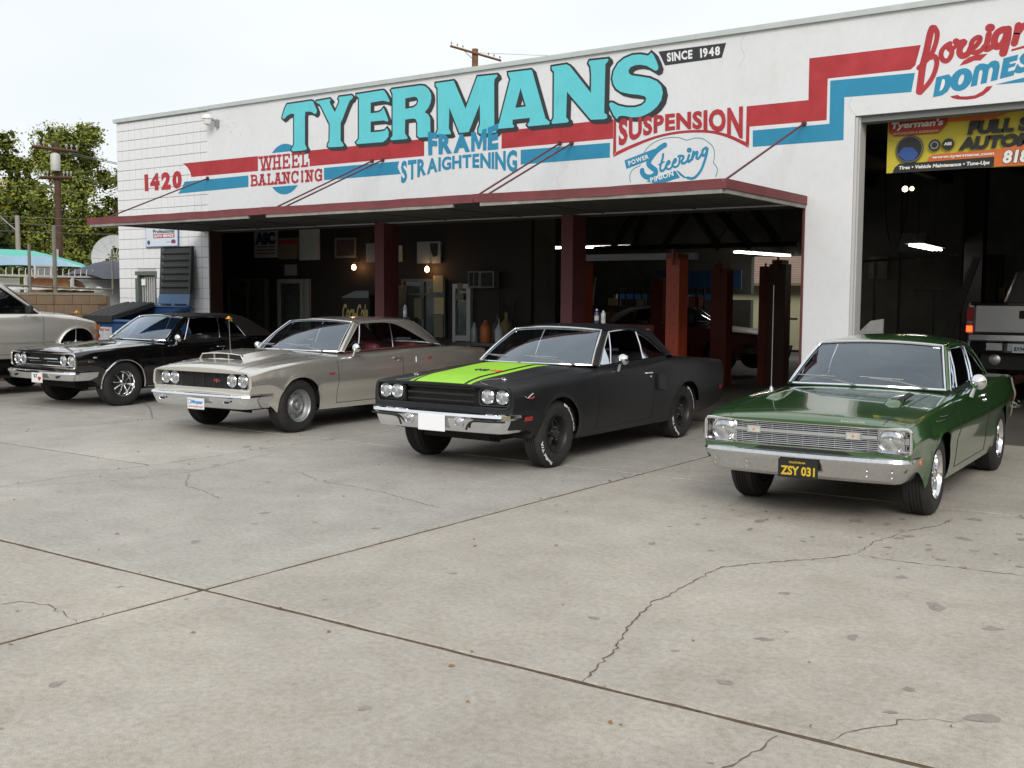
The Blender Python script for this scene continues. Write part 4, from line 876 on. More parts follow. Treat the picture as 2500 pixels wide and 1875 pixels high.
        # interior
        tr = sp['trim']; xm = A0.x; zb_ = .30
        MB().bx(xm-2.3, xm+.25, -.72, .72, zb_, zb_+.04).build('cabin_floor', 'black', c.root)
        for x0, nm in ((xm-.86, 'front_seat'), (xm-1.75, 'rear_seat')):
            for s in ((-1, 1) if nm == 'front_seat' else (0,)):
                b = MB(); hw = .28 if s else .62; b.bx(x0, x0+.5, s*.34-hw, s*.34+hw, .45, .62).box((x0-.10, s*.34, .80), (.15, hw*2, .52), R=Matrix.Rotation(-.22, 3, 'Y'))
                b.build('seat', tr, c.root, bevel=.035, smooth=50)
        MB().bx(sp['deck']+.02, sp['deck']+.55, -.62, .62, a1.z-.06, a1.z-.03).build('parcel_shelf', tr, c.root)
        MB().bx(xm-.08, xc0-.0, -.70, .70, A0.z-.16, A0.z-.045).bx(xm-.16, xm-.06, -.70, .70, A0.z-.30, A0.z-.05).build('dashboard', sp.get('dash', tr), c.root, bevel=.02)
        sw = MB(); cx, cy, cz = xm-.34, .36, A0.z-.06; R_ = Matrix.Rotation(radians(-68), 3, 'Y')
        def swp(a, r_): return Vector((cx, cy, cz))+R_ @ Vector((r_*cos(a), r_*sin(a), 0))
        sw.tube([swp(2*pi*i/28, .19) for i in range(28)], .011, 6, closed=True)
        for a in (0, pi, -pi/2): sw.tube([swp(a, 0), swp(a, .19)], .008, 5)
        sw.tube([swp(0, 0), Vector((xm-.1, cy, cz-.10))], .022, 8)
        sw.build('steering_wheel', sp.get('swm', 'seat_black'), c.root, smooth=True)
        MB().bx(xc1-.06, xc1-.05, -.11, .11, zc1-.12, zc1-.06).tube([(xc1-.05, 0, zc1-.07), (xc1-.02, 0, zc1-.01)], .006, 5).build('rear_view_mirror', 'steel', c.root)
        # wipers
        for y0, y1 in sp.get('wipers', ((.62, .12), (.02, -.48))):
            p0, p1 = wb(y0/A0.y), wb(y1/A0.y); q = lambda p, h: p+Vector((.035-.03*h, 0, .018+h*.05))
            o = MB().tube([q(p0, -.2), q(p0.lerp(p1, .5), .8), q(p1, 1.2)], .006, 5).tube([q(p0.lerp(p1, .42), 1.15), q(p1+Vector((0, -.08, 0)), 1.3)], .005, 4).build('wiper', 'steel', c.root, smooth=True)
    def mirror(c, x, y, z, r=.062):
        zs = c.top_z(x, abs(y)-.05) if abs(y) < c.W(x) else c.zb(x); base = (x, y-(.06 if y > 0 else -.06), c.zb(x)-.01)
        o = MB().tube([base, (x+.01, y-(.03 if y > 0 else -.03), z-.055), (x+.01, y, z-.03)], [.022, .012, .012], 8).build('mirror', 'chrome', c.root, smooth=60)
        MB().lathe([(r, -.012), (r, .0), (r*.92, .022), (r*.65, .042), (r*.3, .052), (0, .054)], (x, y, z), 'x', 24).build('mirror_shell', 'chrome', o, smooth=60)
        MB().lathe([(r-.002, -.013), (0, -.013)], (x, y, z), 'x', 24).build('mirror_glass', 'glass', o)
    def handle(c, x, z, s=1, off=.012):
        p = lambda dx, dy=0, dz=0: (x+dx, s*(c.side_y(x+dx, z+dz)+off+dy), z+dz)
        MB().tube([p(.09, -.012), p(.085, .008), p(-.05, .012), p(-.055, -.012)], .008, 6).lathe([(.016, 0), (.013, .012), (0, .014)], p(-.03, -.008, -.045), 'y', 12, sgn=s).build('handle', 'chrome', c.doors.get(s) or c.root, smooth=50)
    def plate(c, y, z0, z1, w_, x, m, border=None):
        o = MB().box((x, y, (z0+z1)/2), (.008, w_, z1-z0)).build('licence_plate', border or m, c.root, bevel=.002)
        MB().bx(x+.0042, x+.0052, y-w_/2+.006, y+w_/2-.006, z0+.006, z1-.006).build('plate_face', m, o); return o
    def ftext(c, txt, m, y0, y1, z0, z1, x, par=None, bold=.03, sh=0, slope=0, name='lettering'):
        return text_obj(name, txt, m, lambda u, v: c.warp(x, lerp(y0, y1, u), lerp(z0, z1, v)) if slope == 0 else (x, lerp(y0, y1, u), lerp(z0, z1, v)+slope*(u-.5)), par or c.root, bold, 1, sh)
    def stext(c, txt, m, x0, x1, z0, z1, s=1, bold=.04, sh=.2, off=.008, slope=0):
        """lettering on the flank; reads from front (u=0) to rear on the driver side"""
        return text_obj('emblem', txt, m, lambda u, v: (lerp(x0, x1, u), s*(c.side_y(lerp(x0, x1, u), lerp(z0, z1, v))+off), lerp(z0, z1, v)+slope*u), c.root, bold, 1, sh)
    def patch(c, name, m, ylo, yhi, xa, xb, off=.003, n=30, k=6):
        """skin that lies on the hood; ylo/yhi functions of x"""
        rows = []
        for i in range(n+1):
            x = lerp(xa, xb, i/n); rows.append([(lambda p: (p[0], p[1], p[2]))(c.warp(x, lerp(ylo(x), yhi(x), j/k), c.top_z(x, lerp(ylo(x), yhi(x), j/k))+off)) for j in range(k+1)])
        return MB().grid(rows).build(name, m, c.hood_o or c.root, smooth=60)
def base_spec(**k):
    d = dict(S=[(0, .93), (.12, .955), (.3, .985), (.5, 1.0), (.7, 1.0), (.88, .985), (.96, .965), (1, .945)],
        zk=[(.95, .45), (.60, .43), (.44, .34), (.36, .27), (-2.5, .25), (-3.3, .27), (-4.25, .36)], arches=[(0, .375, .33), (-2.95, .365, .33)], door=[-.72, -2.05], cowl=-.62, deck=-3.2,
        ws_c=-.62, ws_s=-.90, ws_y=.76, cowl_pt=(-.62, 1.005), head_pt=(-1.33, 1.385), A0=(-.90, .755, .985), A1=(-1.40, .59, 1.355), B0=(-.97, .785, .985),
        T=[(-1.47, .625, 1.345), (-1.75, .635, 1.36), (-2.1, .635, 1.345), (-2.45, .665, 1.24), (-2.82, .73, 1.03)],
        Sx=[(-1.40, .58, 1.362), (-1.8, .575, 1.395), (-2.2, .565, 1.39), (-2.55, .56, 1.35), (-2.9, .575, 1.20), (-3.22, .60, .995)], ks=.66,
        roofc=K([(-1.3, 1.39), (-1.8, 1.425), (-2.3, 1.42), (-2.7, 1.36), (-3.2, 1.1)]), sideglass=[], bars=[(-1.28, -1.5, .009)], trim='seat_black', crown=2.4)
    d.update(k); return d
def rotz(a): return a-pi/2
def windows_shadow(c): pass
def antenna(x, y, z, hgt, label, flower=None, base='chrome', lean=0):
    o = MB().lathe([(.022, 0), (.018, .02), (.007, .04), (0, .045)], (0, 0, 0), 'z', 12).tube([(0, 0, .03), (lean*.5, 0, hgt*.5), (lean, 0, hgt)], .0042, 6).build('mast', 'steel', None, smooth=40)
    return o
# ============ black coupe with the green hood stripe
FB = mat('satin_black_paint', (.010, .0105, .012), .40, coat=0, spec=.45, var=.18, vscale=5)
GREEN = mat('lime_stripe', (.30, .62, .03), .5, var=.05, vscale=4)
def build_rr():
    sp = base_spec(paint=FB, xf=.87, xr=-4.22, W=[(.87, .875), (.7, .905), (.3, .935), (-.7, .95), (-1.9, .94), (-2.6, .965), (-3.3, .965), (-4.22, .90)],
        zb=[(.87, .862), (.7, .875), (0, .905), (-.7, .94), (-1.8, .935), (-2.45, .985), (-3.2, .985), (-4.0, .94), (-4.22, .92)],
        zc=[(.87, .872), (.8, .892), (.4, .935), (-.62, 1.0), (-3.2, 1.0), (-3.5, .985), (-4.22, .94)],
        arches=[(.06, .385, .34), (-2.92, .37, .34)], A0=(-.90, .755, .99), B0=(-.98, .79, .985), sideglass=[(-.99, -1.27), (-2.12, -2.78)],
        bars=[(-1.27, -1.50, .011), (-2.10, -2.13, .013)], sweep=.05, dripm='chrome', seam=.24,
        bulge=lambda x, y: .022*(1/(1+math.exp((y-.36)/.025)))*min(1, max(0, (x+.62)/.25))*min(1, max(0, (.9-x)/.3)) if x > -.62 else 0, roof=FB)
    c = Car(sp, (-6.937, 9.341, 0), rotz(.025), 'matt black coupe with a lime green stripe along its hood', name='striped_coupe')
    c.body()
    c.front(.835, .650, .852, .055, depth=.13, ring='dark', rr=.012)
    # loop grille: inner frames
    rt = c.root; bk = MB()
    for s in (1, -1):
        b = MB(); P = [c.warp(c.xf-.03, y*s, z) for y, z in rrect(.475, .815, .675, .835, .04)]; b.tube(P, .008, 5, closed=True); b.build('lamp_bezel', 'dark', rt, smooth=True)
        MB().bx(-.0, .012, min(.47*s, .83*s), max(.47*s, .83*s), .655, .85).build('lamp_panel', 'black', rt, warp=lambda x, y, z: c.warp(c.xf-.06+x, y, z))
        for y in (.735, .572): c.lamp(s*y, .762, .066, -.03)
    for z, r in ((.765, .012), (.70, .010), (.83, .010)):
        MB().tube([c.warp(c.xf-.035-(0 if z > .75 else .0), lerp(-.42, .42, i/10), z) for i in range(11)], r, 6).build('grille_bar', 'black', rt, smooth=True)
    for i in range(33):
        y = lerp(-.40, .40, i/32); bk.tube([c.warp(c.xf-.07, y, .66), c.warp(c.xf-.07, y, .845)], .003, 4)
    bk.build('grille_mesh', 'black', rt, kind='stuff')
    c.bumper([(-.07, .607), (0, .610), (.036, .594), (.042, .566), (.014, .540), (.010, .505), (-.016, .412), (-.08, .408)], .895, .945, .055, .34)
    # black rubber insert line that dips to the lamps
    for s in (1, -1):
        L = [(.835, .536), (.68, .531), (.50, .527), (.44, .50), (.41, .44)]
        MB().tube([(.945+.015-.055*(y/.845)**2.2+(.012 if z < .5 else .01)-.0, s*y, z) for y, z in curve_pts_2(L, 16)], .011, 6).build('bumper_insert', 'black', rt, smooth=True)
        o = MB().lathe([(.056, -.01), (.055, .012), (.045, .016), (.043, .004)], (.952, s*.315, .503), 'x', 24).build('parking_lamp', 'chrome', rt, smooth=40)
        MB().lathe([(.044, .006), (.03, .014), (0, .018)], (.952, s*.315, .503), 'x', 20).build('lens', 'lens', o, smooth=60)
    c.plate(0, .405, .570, .335, .985, mat('blank_plate', (.86, .87, .9), .4))
    MB().bx(.50, .70, -.62, .62, .37, .43).build('valance', 'black', rt)
    # stripe: three skins on the hood
    xa, xb = .862, -.60; e = lambda w_: (lambda x: w_+.0*x)
    c.patch('hood_stripe', GREEN, e(-.305), e(.305), xa, xb, .003, 36, 14)
    for s in (1, -1): c.patch('hood_stripe', GREEN, e(s*.342), e(s*.388), xa, xb, .003, 36, 4)
    def hood_text(txt, m, x0, x1, y0, y1, bold=.06, off=.006):   # reads from the front of the car
        return text_obj('lettering', txt, m, lambda u, v: c.warp(lerp(x0, x1, v), lerp(y0, y1, u), c.top_z(lerp(x0, x1, v), lerp(y0, y1, u))+off), c.hood_o, bold, 1, .2)
    hood_text('440', COLP['ink'], .17, .30, -.02, .17); hood_text('+6', mat('decal_orange', (.75, .10, .01), .5), .17, .30, .19, .32)
    # hood pins with lanyards
    for s in (1, -1):
        x, y = .52, s*.56; z = c.top_z(x, y); o = MB().lathe([(.03, 0), (.028, .006), (.008, .008), (.007, .025), (0, .027)], (x-.0, y, z), 'z', 14).tube([(x-.06, y+.02, z+.012), (x+.03, y-.01, z+.018), (x+.05, y+.02, z+.012)], .005, 5).build('hood_pin', 'chrome', rt, smooth=40)
        P = curve_pts([(x+.02, y, z+.012), (x+.12, y-s*.10, z+.004), (x+.24, y-s*.12, z-.012), (x+.30, y-s*.04, z-.03), (x+.315, y+s*.02, z-.05)], 16)
        MB().tube([Vector((p.x, p.y, max(p.z, c.top_z(min(p.x, .86), p.y)+.005))) for p in P], .0035, 5).build('lanyard', 'steel', o, smooth=True)
    c.glasshouse()
    c.mirror(-1.18, .985, 1.055, .066); c.handle(-1.93, .865)
    # dummy brake scoop, marker lamp, bird emblem
    sc = MB(); sc.bx(0, .012, 0, .02, 0, .19)
    b = MB(); y = lambda x, z: c.side_y(x, z)+.004
    b.add([(x, y(x, z)+d, z) for x, z, d in ((-2.12, .845, 0), (-2.36, .82, 0), (-2.36, .645, 0), (-2.12, .66, 0), (-2.12, .845, .03), (-2.34, .815, .0), (-2.34, .65, .0), (-2.12, .665, .03))], [(0,1,2,3), (4,5,6,7), (0,3,7,4), (0,4,5,1), (3,2,6,7)])
    b.build('quarter_scoop', FB, rt); MB().add([(-2.118, y(-2.12, .75)+d, z) for d, z in ((0, .67), (.024, .67), (.024, .835), (0, .84))], [(0,1,2,3)]).build('scoop_opening', 'black', rt)
    b = MB(); b.add([(x, c.side_y(x, z)+.006, z) for x, z in ((.66, .57), (.54, .57), (.54, .525), (.66, .525))], [(0,1,2,3)]); b.build('side_marker', 'redl', rt)
    b = MB(); b.add([(x, c.side_y(x, z)+.006, z) for x, z in ((-4.0, .60), (-4.10, .60), (-4.10, .55), (-4.0, .55))], [(0,1,2,3)]); b.build('side_marker', 'redl', rt)
    MB().tube([(x, c.side_y(x, z)+.008, z) for x, z in ((.68, .775), (.64, .755), (.60, .775), (.55, .795))], .006, 5).build('emblem', 'chrome', rt)
    MB().tube([(x, c.side_y(x, z)+.008, z) for x, z in ((.62, .75), (.56, .75), (.54, .765))], .008, 5).build('emblem', 'redl', rt)
    wheel(rt, .06, 1, .90, .352, .19, 'black5', letters=True); wheel(rt, .06, -1, .84, .352, .19, 'black5'); wheel(rt, -2.92, 1, .90, .345, .19, 'black5', letters=True); wheel(rt, -2.92, -1, .86, .345, .19, 'black5')
    return c
def curve_pts_2(L, n): return [(p.x, p.y) for p in curve_pts([(a, b, 0) for a, b in L], n)]
RR = build_rr()
# ============ silver hardtop with the hood scoop
SIL = mat('silver_paint', (.74, .72, .655), .22, .75, coat=.8)
def slab_S(): return [(0, .935), (.10, .948), (.28, .962), (.38, .970), (.42, .982), (.47, .998), (.60, 1.0), (.70, .997), (.82, .985), (.92, .972), (.965, .957), (1, .925)]
def build_co():
    sp = base_spec(paint=SIL, xf=.84, xr=-4.28, W=[(.84, .895), (.6, .915), (0, .935), (-.7, .945), (-2.4, .955), (-3.2, .955), (-4.28, .90)], S=slab_S(),
        zb=[(.84, .795), (.72, .818), (.4, .862), (0, .895), (-.7, .935), (-1.7, .955), (-2.4, .985), (-3.2, .985), (-4.28, .93)],
        zc=[(.84, .838), (.8, .865), (.6, .905), (.2, .955), (-.62, 1.0), (-3.2, 1.0), (-4.28, .95)],
        arches=[(0, .375, .33), (-2.97, .33, .33)], T=[(-1.46, .625, 1.355), (-1.8, .635, 1.368), (-2.15, .635, 1.355), (-2.45, .66, 1.27), (-3.02, .72, 1.03)],
        Sx=[(-1.40, .58, 1.37), (-1.8, .575, 1.40), (-2.3, .57, 1.405), (-2.75, .56, 1.37), (-3.1, .575, 1.20), (-3.42, .60, 1.0)], ks=.64, deck=-3.4, A1=(-1.39, .59, 1.37), head_pt=(-1.32, 1.40),
        roofc=K([(-1.3, 1.40), (-1.8, 1.44), (-2.5, 1.435), (-2.9, 1.37), (-3.4, 1.1)]), sideglass=[(-.99, -1.27)], bars=[(-1.28, -1.49, .010), (-2.06, -2.13, .010)],
        trim='seat_red', sweep=.035, seam=.2, door=[-.70, -2.05], dripr=.006, dripm=SIL, trimr=.010, rgz=.03,
        bulge=lambda x, y: .010*math.exp(-((y-.30)/.03)**2)*min(1, max(0, (.75-x)/.2))*min(1, max(0, (x+.6)/.2)) if x > -.62 else 0)
    c = Car(sp, (-11.095, 9.66, 0), rotz(.045), 'silver hardtop with a wide three-slot hood scoop and red seats', name='silver_hardtop'); c.body(); rt = c.root
    c.front(.845, .588, .782, .035, depth=.10, inner=SIL, ring='chrome2', rr=.006)
    for s in (1, -1):
        for y in (.700, .520): c.lamp(s*y, .687, .072, -.06)
    # fine egg-crate grille with division posts
    b = MB()
    for i in range(15): b.tube([c.warp(c.xf-.085, lerp(-.41, .41, j/8), lerp(.60, .775, i/14)) for j in range(9)], .0028, 4)
    for i in range(45): y = lerp(-.41, .41, i/44); b.tube([c.warp(c.xf-.085, y, .595), c.warp(c.xf-.085, y, .78)], .0022, 4)
    b.build('grille_mesh', 'dark', rt, kind='stuff')
    for i in range(5): y = lerp(-.41, .41, i/4); MB().tube([c.warp(c.xf-.078, y, .595), c.warp(c.xf-.078, y, .78)], .006, 5).build('grille_post', 'dark', rt)
    rtm = mat('badge_red', (.45, .015, .03), .3)
    c.ftext('R', rtm, .20, .245, .67, .70, c.xf-.06, sh=.3, bold=.06); c.ftext('/', M['chrome'], .25, .27, .655, .705, c.xf-.06, bold=.02); c.ftext('T', rtm, .275, .32, .66, .69, c.xf-.06, sh=.3, bold=.06)
    c.bumper([(-.06, .530), (0, .534), (.034, .522), (.042, .500), (.024, .478), (.022, .465), (-.012, .375), (-.03, .352), (-.09, .350)], .915, .91, .05, .36)
    for s in (1, -1):
        MB().add([(.935-.05*(.6)**2.2, s*y, z) for y, z in ((.52, .45), (.64, .452), (.62, .415), (.545, .415))], [(0,1,2,3)]).build('bumper_slot', 'black', rt)
        MB().tube([(.941-.05*(.6)**2.2, s*y, z) for y, z in ((.52, .45), (.64, .452), (.62, .415), (.545, .415))], .004, 4, closed=True).build('slot_rim', 'chrome', rt)
    for y in (-.72, -.2, .05, .30, .80):
        MB().lathe([(.009, 0), (.006, .004), (0, .005)], (.935-.05*(abs(y)/.915)**2.2, y, .44), 'x', 8).build('bumper_bolt', 'chrome', rt)
    c.plate(.09, .330, .468, .30, .968, mat('promo_plate', (.72, .74, .76), .5))
    pl = bpy.data.objects.new('decal', None); bpy.data.objects.remove(pl)
    bl = mat('decal_blue', (.03, .22, .55), .5); rd = mat('decal_red', (.6, .08, .07), .5); xx = .9745
    c_ = MB().bx(xx-.001, xx, -.045, .005, .395, .445).build('decal', bl, rt)
    f = lambda y0, y1, z0, z1, d=0: (lambda u, v: (xx+d, lerp(y0, y1, u), lerp(z0, z1, v)))
    text_obj('lettering', 'Mopar', bl, f(.015, .225, .385, .445), rt, .05); text_obj('lettering', 'PERFORMANCE', rd, f(-.035, .22, .352, .372), rt, .03)
    MB().lathe([(.020, 0), (.0, .001)], (xx, -.02, .42), 'x', 8).build('decal', M['white'], rt)
    # hood scoop
    def zt_(x, y): return c.top_z(x, y)
    b = MB(); rows = []; hs = K([(.46, .068), (.2, .066), (-.2, .042), (-.52, .004)]); ws = K([(.46, .385), (0, .36), (-.52, .31)])
    for i in range(13):
        x = lerp(.46, -.52, i/12); h_, w_ = hs(x), ws(x); row = []
        for t, q in ((-1, -.004), (-.96, h_*.55), (-.90, h_*.95), (-.5, h_*1.05), (0, h_*1.1), (.5, h_*1.05), (.90, h_*.95), (.96, h_*.55), (1, -.004)):
            y = t*w_*(1.05 if abs(t) == 1 else 1); row.append((x-(.03 if i == 0 and abs(t) < .99 else 0)*0, y, zt_(x, y)+q))
        rows.append(row)
    b.grid(rows); sc = b.build('hood_scoop', SIL, rt, smooth=40); MB().grid([[(x, y, zt_(x, y)+.004) for y in (-.36, 0, .36)] for x in (.44, .15)]).build('scoop_floor', 'black', sc)
    MB().grid([[(.44, y, zt_(.44, y)+q) for q in (0, hs(.46)*.95)] for y in [lerp(-.37, .37, i/8) for i in range(9)]]).build('scoop_mouth', 'black', sc)
    P = [(.463, p[1], p[2]+.0) for p in rows[0]]; MB().tube(P, .007, 5).build('scoop_lip', SIL, sc, smooth=True); MB().tube([P[0], (.463, 0, zt_(.463, 0)+.006), P[-1]], .006, 5).build('scoop_lip', SIL, sc, smooth=True)
    for y in (-.13, .13): MB().bx(.42, .466, y-.005, y+.005, zt_(.46, y)-.005, zt_(.46, y)+hs(.46)*1.03).build('scoop_vane', SIL, sc)
    c.glasshouse(); c.mirror(-1.02, .975, 1.045, .063); c.handle(-1.93, .875)
    c.mirror(-1.10, -.955, 1.03, .05)
    c.stext('440', rtm, -.50, -.62, .715, .74, 1)
    c.stext('R/T', rtm, -2.62, -2.74, .83, .86, 1)
    MB().tube([(-2.35, c.side_y(-2.35, .80)+.005, .79), (-2.36, c.side_y(-2.36, .86)+.005, .87)], .006, 5).build('emblem', 'chrome', rt)
    wheel(rt, 0, 1, .895, .350, .205, 'steel', w_=.23); wheel(rt, 0, -1, .84, .350, .205, 'steel'); wheel(rt, -2.97, 1, .88, .345, .2, 'steel'); wheel(rt, -2.97, -1, .86, .345, .2, 'steel')
    return c
CO = build_co()
# ============ gloss black hardtop at the left
GB = mat('gloss_black_paint', (.004, .004, .0045), .10, coat=1, spec=.6)
VIN = mat('black_vinyl_roof', (.014, .014, .015), .55, bump=.2, bscale=120)
def build_gt():
    sp = base_spec(paint=GB, xf=.85, xr=-4.2, W=[(.85, .895), (.6, .92), (0, .94), (-.7, .945), (-2.4, .95), (-3.2, .955), (-4.2, .90)], S=slab_S(),
        zb=[(.85, .855), (.6, .885), (0, .91), (-.7, .94), (-1.7, .95), (-2.4, .985), (-3.2, .985), (-4.2, .93)],
        zc=[(.85, .865), (.78, .885), (.4, .935), (-.62, .995), (-3.2, 1.0), (-4.2, .95)],
        arches=[(.02, .385, .34), (-2.95, .36, .34)], A0=(-.90, .745, .985), T=[(-1.46, .61, 1.35), (-1.8, .62, 1.36), (-2.15, .62, 1.345), (-2.42, .65, 1.25), (-2.62, .72, 1.02)],
        Sx=[(-1.40, .57, 1.362), (-1.8, .565, 1.39), (-2.3, .56, 1.395), (-2.7, .55, 1.36), (-3.05, .565, 1.20), (-3.4, .60, 1.0)], ks=.62, deck=-3.38,
        roofc=K([(-1.3, 1.39), (-1.8, 1.425), (-2.5, 1.42), (-2.9, 1.35), (-3.4, 1.1)]), sideglass=[(-.99, -1.25)], bars=[(-1.26, -1.49, .012), (-2.02, -2.08, .010)], roof=VIN, sweep=.03, door=[-.70, -2.03])
    c = Car(sp, (-15.699, 10.38, 0), rotz(.01), 'glossy black hardtop with chrome wheel arch trim and a flower on its aerial', name='black_hardtop'); c.body(); rt = c.root
    c.front(.845, .615, .835, .05, depth=.10, ring='chrome', rr=.016, inner='dark')
    for s in (1, -1):
        for y in (.715, .535): c.lamp(s*y, .727, .070, -.03)
        MB().tube([c.warp(c.xf-.03, s*y, .745) for y in (.40, .2, .08)], .010, 6).build('grille_bar', 'chrome', rt)
        MB().tube([c.warp(c.xf-.05, s*y, .70) for y in (.40, .2, .08)], .005, 6).build('grille_bar', 'chrome2', rt)
    MB().box((c.xf-.04, 0, .745), (.02, .10, .03)).build('grille_emblem', 'chrome', rt, bevel=.004)
    MB().tube([c.warp(c.xf-.02, lerp(-.8, .8, i/10), .645) for i in range(11)], .006, 5).build('grille_bar', 'chrome', rt)
    b = MB()
    for i in range(9): b.tube([c.warp(c.xf-.085, lerp(-.40, .40, j/4), lerp(.63, .82, i/8)) for j in range(5)], .003, 4)
    b.build('grille_mesh', 'dark', rt, kind='stuff')
    c.ftext('PLYMOUTH', M['chrome'], -.38, .38, .868, .886, c.xf+.006, bold=.03)
    c.bumper([(-.06, .566), (0, .570), (.036, .556), (.042, .53), (.024, .505), (.02, .49), (-.01, .43), (-.08, .425)], .925, .925, .045, .36)
    for s in (1, -1): MB().add([(.953-.045*(.6)**2.2, s*y, z) for y, z in ((.50, .492), (.60, .494), (.585, .462), (.52, .462))], [(0,1,2,3)]).build('bumper_slot', 'black', rt)
    c.plate(.10, .385, .535, .28, .985, mat('number_plate_white', (.76, .77, .78), .5))
    xx = .9915
    text_obj('lettering', "'67", COLP['ink'], lambda u, v: (xx, lerp(.01, .12, u), lerp(.455, .52, v)), rt, .03)
    hrt = MB().add([(xx, .17+.045*math.copysign(abs(sin(a))**3, sin(a)), .45+.0032*(13*cos(a)-5*cos(2*a)-2*cos(3*a)-cos(4*a))*.8) for a in [2*pi*i/30 for i in range(30)]], [tuple(range(30))]).build('heart_decal', COLP['red'], rt)
    for s in (1, -1):
        x0, y = .10, s*.42; z = c.top_z(x0, y); b = MB()
        b.box((x0-.12, y, z+.006), (.34, .13, .022)); b.build('hood_insert', 'chrome2', rt, bevel=.008); MB().box((x0+.0, y, z+.014), (.10, .10, .016)).build('insert_grille', 'black', rt)
        # chrome arch lips
        for xa, R, za in sp['arches']:
            L = []
            for i in range(25):
                a = radians(lerp(-8, 188, i/24)); x = xa+R*cos(a)*1.01; z = za+R*sin(a)*1.0 if sin(a) > 0 else za+R*sin(a); L.append((x, s*(c.side_y(x, max(z, c.zk(x)+.01))+.012), z+.004))
            MB().tube(L, .013, 6).build('arch_trim', 'chrome', rt, smooth=True)
        MB().tube([(x, s*(c.side_y(x, .31)+.004), .295) for x in (-.42, -1.5, -2.55)], .016, 6).build('sill_trim', 'chrome2', rt)
    MB().bx(.50, .78, 0, .008, .765, .785).build('side_trim', 'chrome', rt, warp=lambda x, y, z: (x-.0, c.side_y(x, z)+y-.03*(x > .6), z))
    c.stext('GTX', M['chrome'], .66, .54, .705, .745, 1)
    c.glasshouse(); c.mirror(-.98, .965, 1.035, .066); c.handle(-1.9, .87)
    wheel(rt, .02, 1, .90, .362, .20, 'chrome8', w_=.25); wheel(rt, .02, -1, .84, .36, .2, 'chrome8'); wheel(rt, -2.95, 1, .88, .355, .2, 'chrome8'); wheel(rt, -2.95, -1, .86, .355, .2, 'chrome8')
    return c
GT = build_gt()
